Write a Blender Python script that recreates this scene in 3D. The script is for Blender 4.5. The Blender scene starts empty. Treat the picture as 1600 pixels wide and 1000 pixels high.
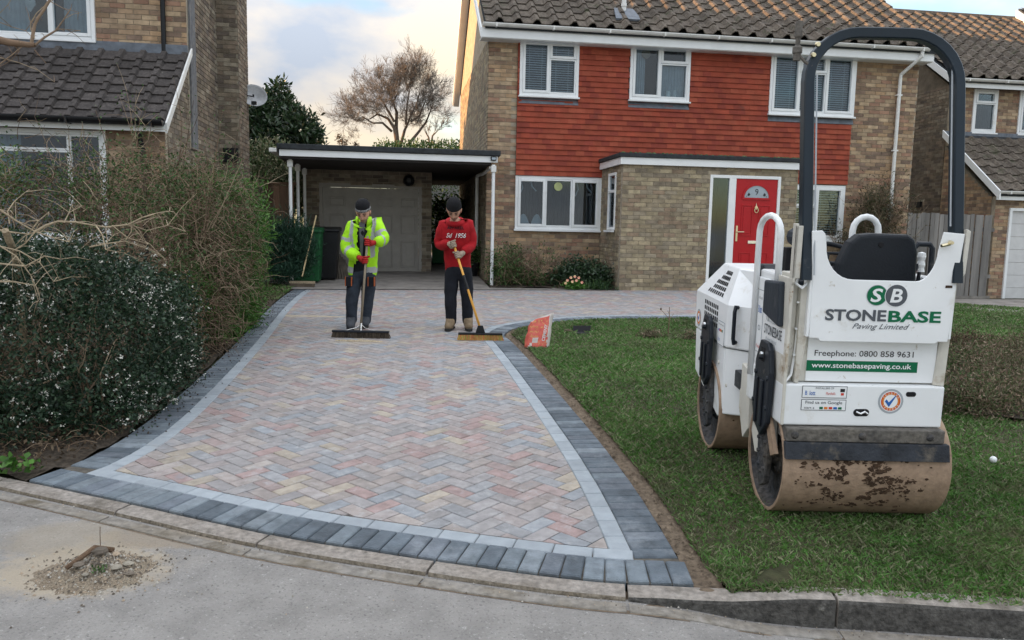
import bpy, bmesh, math, random
import numpy as np
from mathutils import Vector, Matrix, noise
from mathutils.bvhtree import BVHTree
R = math.radians
PI = math.pi
random.seed(7)
sc = bpy.context.scene
col = sc.collection

# ------------------------------------------------------------------ camera
CAM_H, F_PX, PITCH, ROLL = 1.48, 1220.0, .1174, .0200
cf = np.array([0, math.cos(PITCH), -math.sin(PITCH)])
r0 = np.array([1., 0, 0]); u0 = np.array([0, math.sin(PITCH), math.cos(PITCH)])
cr = r0*math.cos(ROLL) + u0*math.sin(ROLL)
cu = u0*math.cos(ROLL) - r0*math.sin(ROLL)
cam_d = bpy.data.cameras.new('camera')
cam = bpy.data.objects.new('camera', cam_d); col.objects.link(cam)
cam.matrix_world = Matrix(((cr[0], cu[0], -cf[0], 0), (cr[1], cu[1], -cf[1], 0), (cr[2], cu[2], -cf[2], CAM_H), (0, 0, 0, 1)))
cam_d.sensor_width = 36; cam_d.lens = 36*F_PX/1600
cam_d.clip_start = .05; cam_d.clip_end = 2000
sc.camera = cam

# house frame: origin at the porch corner, u along the facade, v into the house
AL = .1465
OX, OY = 1.903, 13.989
E1 = Vector((math.cos(AL), math.sin(AL), 0)); E2 = Vector((-math.sin(AL), math.cos(AL), 0))
HM = Matrix.Translation((OX, OY, 0)) @ Matrix.Rotation(AL, 4, 'Z')

# ------------------------------------------------------------------ sun, sky
sdir = (E1*-.975 + E2*.04 + Vector((0, 0, .19))).normalized()
sun_d = bpy.data.lights.new('sun', 'SUN'); sun_d.energy = 5; sun_d.angle = R(.5); sun_d.color = (1, .56, .25)
sun = bpy.data.objects.new('sun', sun_d); col.objects.link(sun)
sun.rotation_euler = sdir.to_track_quat('Z', 'Y').to_euler()
world = bpy.data.worlds.new('World'); sc.world = world; world.use_nodes = True
wt = world.node_tree; wn = wt.nodes; wl = wt.links
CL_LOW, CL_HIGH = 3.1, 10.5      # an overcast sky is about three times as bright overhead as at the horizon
bg = wn['Background']; bg.inputs['Strength'].default_value = .15
sky = wn.new('ShaderNodeTexSky'); sky.sky_type = 'NISHITA'; sky.sun_disc = False
sky.sun_elevation = math.asin(sdir.z); sky.sun_rotation = math.atan2(sdir.x, sdir.y)
sky.air_density = 1.0; sky.dust_density = .8
tcw = wn.new('ShaderNodeTexCoord')
mp = wn.new('ShaderNodeMapping'); mp.inputs['Scale'].default_value = (1, 1, 2.6); mp.inputs['Location'].default_value = (.37, .2, .13)
wl.new(tcw.outputs['Generated'], mp.inputs['Vector'])
n1 = wn.new('ShaderNodeTexNoise'); n1.inputs['Scale'].default_value = 3.6; n1.inputs['Detail'].default_value = 7; n1.inputs['Roughness'].default_value = .52
wl.new(mp.outputs[0], n1.inputs['Vector'])
cm = wn.new('ShaderNodeValToRGB'); cm.color_ramp.elements[0].position = .40; cm.color_ramp.elements[1].position = .51
wl.new(n1.outputs['Fac'], cm.inputs['Fac'])
mp2 = wn.new('ShaderNodeMapping'); mp2.inputs['Scale'].default_value = (1, 1, 2.2); mp2.inputs['Location'].default_value = (3.1, .7, .5)
wl.new(tcw.outputs['Generated'], mp2.inputs['Vector'])
n2 = wn.new('ShaderNodeTexNoise'); n2.inputs['Scale'].default_value = 5.2; n2.inputs['Detail'].default_value = 8; n2.inputs['Roughness'].default_value = .5
wl.new(mp2.outputs[0], n2.inputs['Vector'])
cc = wn.new('ShaderNodeValToRGB')
cc.color_ramp.elements[0].position = .36; cc.color_ramp.elements[0].color = (.50, .56, .66, 1)
cc.color_ramp.elements[1].position = .62; cc.color_ramp.elements[1].color = (1.0, .86, .66, 1)
em = cc.color_ramp.elements.new(.49); em.color = (.76, .72, .68, 1)
wl.new(n2.outputs['Fac'], cc.inputs['Fac'])
sepw = wn.new('ShaderNodeSeparateXYZ'); wl.new(tcw.outputs['Generated'], sepw.inputs[0])
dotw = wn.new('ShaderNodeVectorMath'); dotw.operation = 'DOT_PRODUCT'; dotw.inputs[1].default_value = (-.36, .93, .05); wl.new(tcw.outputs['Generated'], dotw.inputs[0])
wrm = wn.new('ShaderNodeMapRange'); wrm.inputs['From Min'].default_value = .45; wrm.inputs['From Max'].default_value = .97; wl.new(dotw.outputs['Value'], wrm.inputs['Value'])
ccool = wn.new('ShaderNodeValToRGB')
ccool.color_ramp.elements[0].position = .34; ccool.color_ramp.elements[0].color = (.55, .59, .655, 1)
ccool.color_ramp.elements[1].position = .66; ccool.color_ramp.elements[1].color = (.90, .895, .895, 1)
wl.new(n2.outputs['Fac'], ccool.inputs['Fac'])
mwc = wn.new('ShaderNodeMix'); mwc.data_type = 'RGBA'; wl.new(wrm.outputs[0], mwc.inputs['Factor']); wl.new(ccool.outputs['Color'], mwc.inputs[6]); wl.new(cc.outputs['Color'], mwc.inputs[7])
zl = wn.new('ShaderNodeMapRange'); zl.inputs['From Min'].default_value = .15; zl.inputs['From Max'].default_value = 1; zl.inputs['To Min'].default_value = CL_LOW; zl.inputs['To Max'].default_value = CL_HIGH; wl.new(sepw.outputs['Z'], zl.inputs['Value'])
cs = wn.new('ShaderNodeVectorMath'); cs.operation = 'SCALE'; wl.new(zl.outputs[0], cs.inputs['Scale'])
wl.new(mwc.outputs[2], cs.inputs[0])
ss = wn.new('ShaderNodeVectorMath'); ss.operation = 'SCALE'; ss.inputs['Scale'].default_value = 1.1
wl.new(sky.outputs['Color'], ss.inputs[0])
mx = wn.new('ShaderNodeMix'); mx.data_type = 'RGBA'
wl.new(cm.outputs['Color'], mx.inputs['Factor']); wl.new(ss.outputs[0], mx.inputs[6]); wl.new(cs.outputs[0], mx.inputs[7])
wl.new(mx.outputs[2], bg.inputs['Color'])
sc.view_settings.view_transform = 'Standard'; sc.view_settings.look = 'None'
sc.view_settings.gamma = 1; sc.view_settings.use_curve_mapping = False
sc.view_settings.exposure = 1.2
sc.cycles.use_denoising = True
sc.cycles.max_bounces = 8; sc.cycles.transparent_max_bounces = 12

# ------------------------------------------------------------------ maths helpers
def ray(x, y): return cf*F_PX + cr*(x-800) - cu*(y-500)
CC = np.array([0, 0, CAM_H])
SL = .037
def G(x, y, z=0.):
    """where the ray of a photo pixel meets the gently rising plot"""
    d = ray(x, y); t = (z - SL*3 - CAM_H)/(d[2] - SL*d[1]); p = CC + d*t
    return Vector(p)
def D(x, y, Y):
    d = ray(x, y); return Vector(CC + d*Y/d[1])
def sstep(a, b, x):
    t = np.clip((np.asarray(x, float)-a)/(b-a), 0, 1); return t*t*(3-2*t)
def gz(x, y):
    return SL*(np.asarray(y, float)-3)*(1 - .62*sstep(3.6, 7.5, x))
def gzf(x, y): return float(gz(x, y))
def inpoly(px, py, poly):
    px = np.asarray(px); py = np.asarray(py); r = np.zeros(px.shape, bool); n = len(poly)
    for i in range(n):
        x1, y1 = poly[i][:2]; x2, y2 = poly[(i+1) % n][:2]
        if y1 == y2: continue
        c = ((y1 > py) != (y2 > py)) & (px < (x2-x1)*(py-y1)/(y2-y1)+x1); r ^= c
    return r
def resample(pts, step):
    pts = [np.array(p[:2], float) for p in pts]; L = [0]
    for a, b in zip(pts, pts[1:]): L.append(L[-1]+np.linalg.norm(b-a))
    n = max(2, int(round(L[-1]/step))+1); s = np.linspace(0, L[-1], n)
    X = np.interp(s, L, [p[0] for p in pts]); Y = np.interp(s, L, [p[1] for p in pts])
    return np.stack([X, Y], 1)
def smooth(pts, it=3):
    p = [np.array(q[:2], float) for q in pts]
    for _ in range(it):
        q = [p[0]]
        for a, b in zip(p, p[1:]): q += [a*.75+b*.25, a*.25+b*.75]
        q.append(p[-1]); p = q
    return p
def offset(pts, d):
    """open polyline shifted to its left by d"""
    p = np.array(pts, float); t = np.gradient(p, axis=0); t /= np.linalg.norm(t, axis=1)[:, None]+1e-9
    return p + np.stack([-t[:, 1], t[:, 0]], 1)*d

# ------------------------------------------------------------------ materials
def _rnd(nt):
    oi = nt.nodes.new('ShaderNodeObjectInfo'); ge = nt.nodes.new('ShaderNodeNewGeometry')
    a = nt.nodes.new('ShaderNodeMath'); a.operation = 'ADD'
    nt.links.new(oi.outputs['Random'], a.inputs[0]); nt.links.new(ge.outputs['Random Per Island'], a.inputs[1])
    f = nt.nodes.new('ShaderNodeMath'); f.operation = 'FRACT'; nt.links.new(a.outputs[0], f.inputs[0])
    return f.outputs[0], ge
def mat(name, c, c2=None, sc_=6., amt=.35, rough=.8, bump=.25, bsc=60., pal=None, metal=0., spots=None, spec=.28, det=6., stretch=None, trans=None, coat=0, vjit=.0):
    m = bpy.data.materials.new(name); m.use_nodes = True; nt = m.node_tree; b = nt.nodes['Principled BSDF']
    N = nt.nodes.new; L = nt.links.new
    rv, ge = _rnd(nt)
    pos = ge.outputs['Position']
    if stretch:
        mpn = N('ShaderNodeMapping'); mpn.inputs['Scale'].default_value = stretch; L(pos, mpn.inputs['Vector']); pos = mpn.outputs[0]
    if pal:
        rp = N('ShaderNodeValToRGB'); rp.color_ramp.interpolation = 'CONSTANT'
        for i, k in enumerate(pal):
            e = rp.color_ramp.elements[i] if i < 2 else rp.color_ramp.elements.new(i/len(pal))
            e.position = i/len(pal); e.color = (*k, 1)
        L(rv, rp.inputs['Fac']); base = rp.outputs['Color']
    else:
        rg = N('ShaderNodeRGB'); rg.outputs[0].default_value = (*c, 1); base = rg.outputs[0]
    nz = N('ShaderNodeTexNoise'); nz.inputs['Scale'].default_value = sc_; nz.inputs['Detail'].default_value = det; nz.inputs['Roughness'].default_value = .6
    L(pos, nz.inputs['Vector'])
    mr = N('ShaderNodeMapRange'); mr.inputs['From Min'].default_value = .3; mr.inputs['From Max'].default_value = .7
    if c2 is not None:
        mr.inputs['To Min'].default_value = 0; mr.inputs['To Max'].default_value = 1; L(nz.outputs['Fac'], mr.inputs['Value'])
        mixn = N('ShaderNodeMix'); mixn.data_type = 'RGBA'; L(mr.outputs[0], mixn.inputs['Factor']); L(base, mixn.inputs[6]); mixn.inputs[7].default_value = (*c2, 1)
        base = mixn.outputs[2]
        nf = N('ShaderNodeTexNoise'); nf.inputs['Scale'].default_value = sc_*7; nf.inputs['Detail'].default_value = 4; L(pos, nf.inputs['Vector'])
        mr = N('ShaderNodeMapRange'); mr.inputs['From Min'].default_value = .3; mr.inputs['From Max'].default_value = .7
        src = nf
    else: src = nz
    mr.inputs['To Min'].default_value = 1-amt; mr.inputs['To Max'].default_value = 1+amt*.8; L(src.outputs['Fac'], mr.inputs['Value'])
    val = mr.outputs[0]
    if vjit:
        wn_ = N('ShaderNodeTexWhiteNoise'); wn_.noise_dimensions = '1D'; L(rv, wn_.inputs['W'])
        m2 = N('ShaderNodeMapRange'); m2.inputs['To Min'].default_value = 1-vjit; m2.inputs['To Max'].default_value = 1+vjit; L(wn_.outputs['Value'], m2.inputs['Value'])
        mm = N('ShaderNodeMath'); mm.operation = 'MULTIPLY'; L(val, mm.inputs[0]); L(m2.outputs[0], mm.inputs[1]); val = mm.outputs[0]
    vs = N('ShaderNodeVectorMath'); vs.operation = 'SCALE'; L(base, vs.inputs[0]); L(val, vs.inputs['Scale'])
    base = vs.outputs[0]
    for sp in (spots or []):
        scol, sscale, t0, t1 = sp[:4]
        ns = N('ShaderNodeTexNoise'); ns.inputs['Scale'].default_value = sscale; ns.inputs['Detail'].default_value = 8; ns.inputs['Roughness'].default_value = .68
        L(pos, ns.inputs['Vector'])
        ms = N('ShaderNodeMapRange'); ms.inputs['From Min'].default_value = t0; ms.inputs['From Max'].default_value = t1; L(ns.outputs['Fac'], ms.inputs['Value'])
        mm = N('ShaderNodeMix'); mm.data_type = 'RGBA'; L(ms.outputs[0], mm.inputs['Factor']); L(base, mm.inputs[6]); mm.inputs[7].default_value = (*scol, 1)
        base = mm.outputs[2]
    L(base, b.inputs['Base Color'])
    b.inputs['Roughness'].default_value = rough; b.inputs['Metallic'].default_value = metal
    b.inputs['Specular IOR Level'].default_value = spec
    if coat: b.inputs['Coat Weight'].default_value = coat; b.inputs['Coat Roughness'].default_value = .15
    if bump:
        nb = N('ShaderNodeTexNoise'); nb.inputs['Scale'].default_value = bsc; nb.inputs['Detail'].default_value = 5; L(pos, nb.inputs['Vector'])
        bp = N('ShaderNodeBump'); bp.inputs['Strength'].default_value = bump; bp.inputs['Distance'].default_value = .01
        L(nb.outputs['Fac'], bp.inputs['Height']); L(bp.outputs[0], b.inputs['Normal'])
    if trans:
        tr = N('ShaderNodeBsdfTranslucent'); L(base, tr.inputs['Color'])
        ms = N('ShaderNodeMixShader'); ms.inputs[0].default_value = trans
        L(b.outputs[0], ms.inputs[1]); L(tr.outputs[0], ms.inputs[2]); L(ms.outputs[0], nt.nodes['Material Output'].inputs['Surface'])
    return m
def glassmat(name, tint=(.75, .82, .85), refl=.012):
    m = bpy.data.materials.new(name); m.use_nodes = True; nt = m.node_tree; nt.nodes.remove(nt.nodes['Principled BSDF'])
    N = nt.nodes.new; L = nt.links.new
    t = N('ShaderNodeBsdfTransparent'); t.inputs[0].default_value = (*tint, 1)
    g = N('ShaderNodeBsdfGlossy'); g.inputs['Roughness'].default_value = .03; g.inputs['Color'].default_value = (.9, .95, 1, 1)
    lw = N('ShaderNodeFresnel'); lw.inputs['IOR'].default_value = 1.45
    a = N('ShaderNodeMath'); a.operation = 'ADD'; a.inputs[1].default_value = refl; L(lw.outputs[0], a.inputs[0])
    x = N('ShaderNodeMixShader'); L(a.outputs[0], x.inputs[0]); L(t.outputs[0], x.inputs[1]); L(g.outputs[0], x.inputs[2])
    L(x.outputs[0], nt.nodes['Material Output'].inputs['Surface']); return m

BR1 = [(.40, .27, .165), (.33, .23, .15), (.26, .18, .125), (.43, .32, .21), (.30, .18, .125), (.36, .26, .175), (.22, .155, .115)]
BR2 = [(.33, .27, .18), (.28, .23, .16), (.23, .19, .14), (.36, .30, .20), (.27, .20, .14), (.31, .26, .19)]
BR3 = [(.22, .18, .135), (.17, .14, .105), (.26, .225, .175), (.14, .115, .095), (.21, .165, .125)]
MT = dict(
    brick=mat('buff brick', (.3, .2, .12), pal=BR2, amt=.35, sc_=9, rough=.9, bump=.5, bsc=90, vjit=.16, spots=[((.13, .12, .10), 1.3, .55, .8)]),
    brick_warm=mat('warm buff brick', (.3, .2, .12), pal=BR1, amt=.3, sc_=9, rough=.9, bump=.5, bsc=90, vjit=.16),
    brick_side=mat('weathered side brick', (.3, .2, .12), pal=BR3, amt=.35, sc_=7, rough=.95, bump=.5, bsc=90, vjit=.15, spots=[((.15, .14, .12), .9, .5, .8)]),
    mortar=mat('mortar', (.36, .31, .24), amt=.3, sc_=8, rough=.95, bump=.4),
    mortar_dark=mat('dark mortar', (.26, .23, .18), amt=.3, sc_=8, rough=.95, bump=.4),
    hung=mat('red hung tile', (.36, .07, .04), amt=.18, sc_=5, rough=.8, bump=.25, pal=[(.31, .066, .036), (.285, .060, .034), (.33, .076, .042), (.25, .050, .032), (.31, .062, .034)], vjit=.08, spots=[((.12, .045, .035), 2.2, .62, .8)]),
    hung_back=mat('cladding batten', (.08, .02, .015), bump=0),
    rooftile=mat('weathered roof tile', (.085, .070, .058), c2=(.135, .112, .09), sc_=3.5, amt=.45, rough=.95, bump=.8, bsc=50, vjit=.2, spots=[((.24, .23, .18), 14, .60, .74), ((.05, .06, .03), 5, .56, .72)]),
    rooftile2=mat('dark roof tile', (.05, .044, .042), c2=(.08, .07, .066), sc_=4, amt=.4, rough=.88, bump=.7, bsc=50, vjit=.18, spots=[((.22, .22, .18), 22, .63, .75)]),
    felt=mat('roof felt', (.035, .04, .045), amt=.4, sc_=12, rough=.8, bump=.6, bsc=120),
    white=mat('white upvc', (.80, .82, .83), amt=.05, sc_=4, rough=.35, bump=.03, spots=[((.55, .54, .50), 3, .62, .9)]),
    gutterw=mat('white gutter', (.72, .72, .70), amt=.1, sc_=5, rough=.4, bump=.05, spots=[((.45, .44, .38), 4, .6, .85)]),
    blackp=mat('black plastic', (.010, .011, .013), amt=.3, rough=.4, bump=.05),
    lead=mat('lead flashing', (.14, .16, .19), amt=.3, sc_=9, rough=.55, bump=.4, bsc=25),
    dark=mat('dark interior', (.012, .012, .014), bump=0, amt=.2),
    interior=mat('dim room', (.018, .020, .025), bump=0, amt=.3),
    blind=mat('blind slat', (.55, .57, .60), amt=.08, rough=.6, bump=0),
    curtain=mat('net curtain', (.45, .48, .52), amt=.15, rough=.9, bump=.1),
    curtain_dark=mat('dark curtain', (.028, .028, .031), amt=.3, rough=.9, bump=.1),
    glass=glassmat('window glass'),
    reddoor=mat('red door paint', (.42, .012, .018), amt=.08, rough=.35, bump=.03),
    chrome=mat('chrome', (.75, .75, .74), metal=1, rough=.2, bump=0, amt=.05),
    brass=mat('pale brass', (.7, .62, .42), metal=1, rough=.3, bump=0, amt=.05),
    frost=mat('frosted glass', (.34, .40, .45), rough=.2, bump=.05, amt=.1),
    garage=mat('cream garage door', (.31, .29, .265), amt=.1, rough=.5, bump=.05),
    garagew=mat('white garage door', (.6, .6, .6), amt=.08, rough=.5, bump=.05),
    concrete=mat('concrete slab', (.24, .22, .20), amt=.35, sc_=3, rough=.95, bump=.4),
    fence=mat('grey weathered fence board', (.20, .19, .18), amt=.4, sc_=5, rough=.95, bump=.6, bsc=40, stretch=(1, 1, .12), vjit=.22),
    brownfence=mat('brown fence board', (.10, .06, .04), amt=.4, sc_=5, rough=.95, bump=.6, bsc=40, stretch=(1, 1, .12), vjit=.2),
    trellis=mat('trellis wood', (.10, .085, .07), amt=.4, rough=.95),
)
PAV = [(.325, .285, .272), (.30, .286, .284), (.335, .30, .280), (.325, .262, .25), (.285, .288, .298), (.33, .292, .275), (.37, .325, .27), (.31, .28, .272), (.335, .25, .238), (.305, .29, .29), (.325, .295, .285), (.28, .295, .315)]
MT.update(
    paver=mat('block paver', (.4, .35, .32), pal=PAV, amt=.22, sc_=16, rough=.9, bump=.5, bsc=160, vjit=.10, spots=[((.44, .44, .445), 11, .54, .80), ((.22, .215, .215), 6, .58, .82), ((.27, .29, .32), 3, .60, .85), ((.55, .55, .55), 45, .66, .72)]),
    charcoal=mat('charcoal block', (.085, .10, .12), pal=[(.12, .145, .17), (.095, .115, .135), (.16, .19, .215), (.13, .15, .175), (.19, .22, .245)], amt=.3, sc_=14, rough=.7, bump=.6, bsc=110, vjit=.12, spots=[((.27, .30, .33), 4, .52, .78), ((.04, .045, .05), 7, .62, .78)]),
    pale=mat('silver block', (.32, .355, .385), amt=.12, sc_=12, rough=.85, bump=.3, bsc=150, vjit=.08, spots=[((.27, .26, .24), 3, .6, .85)]),
    jointsand=mat('joint sand', (.11, .10, .085), amt=.4, sc_=20, rough=1, bump=.4),
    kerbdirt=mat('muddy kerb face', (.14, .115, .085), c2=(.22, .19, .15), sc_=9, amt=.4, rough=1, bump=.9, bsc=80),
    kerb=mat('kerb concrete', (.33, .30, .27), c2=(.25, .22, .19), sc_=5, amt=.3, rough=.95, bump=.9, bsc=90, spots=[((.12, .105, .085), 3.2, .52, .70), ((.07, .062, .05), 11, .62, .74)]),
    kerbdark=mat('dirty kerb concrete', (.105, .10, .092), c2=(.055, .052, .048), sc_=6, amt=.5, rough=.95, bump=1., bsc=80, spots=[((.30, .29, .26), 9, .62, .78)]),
    channel=mat('channel concrete', (.27, .255, .235), c2=(.19, .165, .13), sc_=4, amt=.3, rough=.95, bump=.6, bsc=90, spots=[((.11, .09, .06), 5, .56, .72)]),
    asphalt=mat('worn grey asphalt', (.255, .242, .228), c2=(.28, .267, .252), sc_=.9, amt=.16, rough=.92, bump=1., bsc=100, spots=[((.13, .125, .12), 75, .55, .68), ((.42, .41, .39), 60, .58, .70), ((.31, .28, .24), 1.1, .60, .9), ((.34, .335, .33), 1.6, .62, .9)]),
    soil=mat('dark soil', (.045, .035, .026), c2=(.075, .06, .045), sc_=5, amt=.5, rough=1, bump=1., bsc=45),
    dirt=mat('bare dirt edge', (.20, .155, .11), c2=(.12, .09, .065), sc_=5, amt=.4, rough=1, bump=1., bsc=60),
    turf=mat('turf ground', (.035, .045, .018), c2=(.065, .052, .03), sc_=2.5, amt=.4, rough=1, bump=.7, bsc=60),
    grass=mat('grass blade', (.06, .12, .03), pal=[(.08, .195, .035), (.105, .24, .05), (.17, .235, .095), (.07, .155, .03), (.27, .27, .16), (.09, .205, .045), (.14, .16, .075)], amt=.35, sc_=1.6, rough=.6, bump=0, vjit=.2, spec=.3, trans=.25, spots=[((.14, .125, .075), 1.3, .50, .74)]),
    sand=mat('spilt kiln sand', (.48, .40, .29), c2=(.36, .29, .20), sc_=9, amt=.35, rough=1, bump=.9, bsc=120),
)
def leafmat(name, cols, sp=.28, rough=.5, tr=.2): return mat(name, cols[0], pal=cols, amt=.3, sc_=3, rough=rough, bump=0, vjit=.25, spec=sp, trans=tr)
MT.update(
    lf_dark=leafmat('dark evergreen leaf', [(.012, .032, .016), (.02, .046, .022), (.03, .062, .03), (.014, .034, .018), (.05, .085, .045)], .35, .4),
    lf_green=leafmat('fresh green leaf', [(.055, .15, .02), (.08, .20, .03), (.045, .12, .02), (.12, .24, .06)]),
    lf_mid=leafmat('mid green leaf', [(.045, .10, .025), (.065, .13, .035), (.09, .14, .05), (.035, .075, .02)]),
    lf_blue=leafmat('blue green needle', [(.015, .05, .03), (.025, .065, .04), (.035, .085, .05)]),
    lf_laurel=leafmat('laurel leaf', [(.02, .05, .018), (.03, .07, .025), (.015, .035, .015), (.06, .10, .05)], .6, .35),
    lf_varieg=leafmat('variegated leaf', [(.08, .12, .05), (.14, .18, .09), (.22, .23, .13), (.05, .09, .03), (.28, .26, .17)]),
    lf_brown=leafmat('dead brown leaf', [(.08, .055, .035), (.13, .095, .06), (.055, .04, .028), (.18, .135, .09)], .2, .9),
    lf_moor=leafmat('low shrub leaf', [(.09, .105, .045), (.20, .145, .10), (.08, .10, .045), (.28, .22, .16), (.13, .14, .07), (.16, .11, .08)], .3, .8),
    petal=mat('white petal', (.75, .73, .66), amt=.1, rough=.7, bump=0, trans=.2),
    petal_pink=mat('peach petal', (.8, .42, .30), pal=[(.85, .45, .32), (.85, .68, .35), (.8, .33, .25)], amt=.1, rough=.7, bump=0),
    twig=mat('brown twig', (.13, .085, .055), pal=[(.18, .12, .08), (.11, .075, .05), (.25, .18, .125), (.32, .25, .17)], amt=.3, rough=.9, bump=.2),
    palebranch=mat('pale cut branch', (.42, .34, .23), c2=(.28, .22, .15), sc_=8, amt=.3, rough=.8, bump=.4),
    treebark=mat('far tree bark', (.12, .09, .07), amt=.3, rough=.9, bump=.2),
    treetwig=mat('far tree twig', (.15, .13, .115), amt=.2, rough=.9, bump=0),
)

# ------------------------------------------------------------------ mesh helpers
class MB:
    def __init__(s): s.v = []; s.f = []; s.m = []; s.k = 0
    def add(s, vs, fs, k=None):
        n = len(s.v); s.v += [tuple(p) for p in vs]; s.f += [tuple(i+n for i in f) for f in fs]
        s.m += [s.k if k is None else k]*len(fs); return s
    def box(s, x0, x1, y0, y1, z0, z1, k=None, M=None):
        vs = [(x0, y0, z0), (x1, y0, z0), (x1, y1, z0), (x0, y1, z0), (x0, y0, z1), (x1, y0, z1), (x1, y1, z1), (x0, y1, z1)]
        if M is not None: vs = [M @ Vector(p) for p in vs]
        return s.add(vs, [(0, 3, 2, 1), (4, 5, 6, 7), (0, 1, 5, 4), (1, 2, 6, 5), (2, 3, 7, 6), (3, 0, 4, 7)], k)
    def prism(s, poly, vec, k=None):
        n = len(poly); vec = Vector(vec); a = [Vector(p) for p in poly]; b = [p+vec for p in a]
        nrm = Vector((0, 0, 0))
        for i in range(n): nrm += a[i].cross(a[(i+1) % n])
        if nrm.dot(vec) > 0: a, b = b, a
        fs = [tuple(range(n)), tuple(reversed(range(n, 2*n)))] + [(i, i+n, (i+1) % n+n, (i+1) % n) for i in range(n)]
        return s.add(a+b, fs, k)
    def tube(s, pts, r, n=8, k=None, caps=True, closed=False):
        pts = [Vector(p) for p in pts]; m = len(pts); rs = r if hasattr(r, '__len__') else [r]*m
        vs = []; fs = []; up = None
        for i, p in enumerate(pts):
            if closed: t = pts[(i+1) % m]-pts[i-1]
            else: t = pts[min(i+1, m-1)]-pts[max(i-1, 0)]
            t.normalize()
            if up is None: up = Vector((0, 0, 1)) if abs(t.z) < .9 else Vector((0, 1, 0))
            a = t.cross(up)
            if a.length < 1e-4: a = t.cross(Vector((1, .3, 0)))
            a.normalize(); b = a.cross(t); up = b
            for j in range(n):
                q = 2*PI*j/n; vs.append(p + (a*math.cos(q)+b*math.sin(q))*rs[i])
        for i in range(m if closed else m-1):
            i2 = (i+1) % m
            for j in range(n):
                j2 = (j+1) % n; fs.append((i*n+j, i2*n+j, i2*n+j2, i*n+j2))
        if caps and not closed: fs += [tuple(range(n)), tuple(reversed(range((m-1)*n, m*n)))]
        return s.add(vs, fs, k)
    def cyl(s, p0, p1, r, n=12, k=None): return s.tube([p0, p1], r, n, k)
    def lathe(s, prof, c=(0, 0, 0), n=16, axis='Z', k=None):
        vs = []; fs = []; m = len(prof)
        for (r_, h_) in prof:
            for j in range(n):
                q = 2*PI*j/n; a = r_*math.cos(q); b = r_*math.sin(q)
                p = (a, b, h_) if axis == 'Z' else ((a, h_, b) if axis == 'Y' else (h_, a, b))
                vs.append((p[0]+c[0], p[1]+c[1], p[2]+c[2]))
        for i in range(m-1):
            for j in range(n):
                j2 = (j+1) % n; fs.append((i*n+j, i*n+j2, (i+1)*n+j2, (i+1)*n+j))
        return s.add(vs, fs, k)
    def mesh(s, name, mats, smooth_=False):
        me = bpy.data.meshes.new(name); me.from_pydata(s.v, [], s.f)
        for x in (mats if isinstance(mats, (list, tuple)) else [mats]): me.materials.append(x)
        if any(s.m): me.polygons.foreach_set('material_index', s.m)
        if smooth_: me.polygons.foreach_set('use_smooth', [True]*len(s.f))
        me.update(); return me
    def build(s, name, mats, parent=None, smooth_=False, bevel=0, label=None, stuff=False, seg=2):
        o = link(name, s.mesh(name, mats, smooth_), parent)
        if bevel:
            b = o.modifiers.new('b', 'BEVEL'); b.width = bevel; b.segments = seg; b.limit_method = 'ANGLE'; b.angle_limit = R(35)
        if label: o['label'] = label
        if stuff: o['kind'] = 'stuff'
        return o
def link(name, data, parent=None, M=None):
    o = bpy.data.objects.new(name, data); col.objects.link(o)
    if parent is not None: o.parent = parent
    if M is not None: o.matrix_basis = M
    return o
def thing(name, label, cat, M=None, group=None, data=None):
    o = link(name, data, None, M); o['label'] = label; o['category'] = cat
    if group: o['group'] = group
    return o
def tag(o, label=None, cat=None, group=None, kind=None):
    for k, v in (('label', label), ('category', cat), ('group', group), ('kind', kind)):
        if v: o[k] = v
    return o
def np_mesh(name, V, Fc, m, parent=None, stuff=False, smooth_=False, mi=None):
    """V (n,3), Fc (m,k) arrays -> object"""
    V = np.asarray(V, np.float32); Fc = np.asarray(Fc, np.int32); me = bpy.data.meshes.new(name)
    me.vertices.add(len(V)); me.vertices.foreach_set('co', V.ravel())
    k = Fc.shape[1]; me.loops.add(Fc.size); me.loops.foreach_set('vertex_index', Fc.ravel())
    me.polygons.add(len(Fc)); me.polygons.foreach_set('loop_start', np.arange(0, Fc.size, k, dtype=np.int32))
    me.polygons.foreach_set('loop_total', np.full(len(Fc), k, np.int32))
    for x in (m if isinstance(m, (list, tuple)) else [m]): me.materials.append(x)
    if mi is not None: me.polygons.foreach_set('material_index', np.asarray(mi, np.int32))
    if smooth_: me.polygons.foreach_set('use_smooth', np.ones(len(Fc), bool))
    me.update(calc_edges=True); me.validate()
    o = link(name, me, parent)
    if stuff: o['kind'] = 'stuff'
    return o
def in_view(p):
    d = np.array(p) - CC; z = float(cf @ d)
    if z < .2: return False
    x = 800+F_PX*float(cr @ d)/z; y = 500-F_PX*float(cu @ d)/z
    return -20 < x < 1620 and -20 < y < 1020
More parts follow.
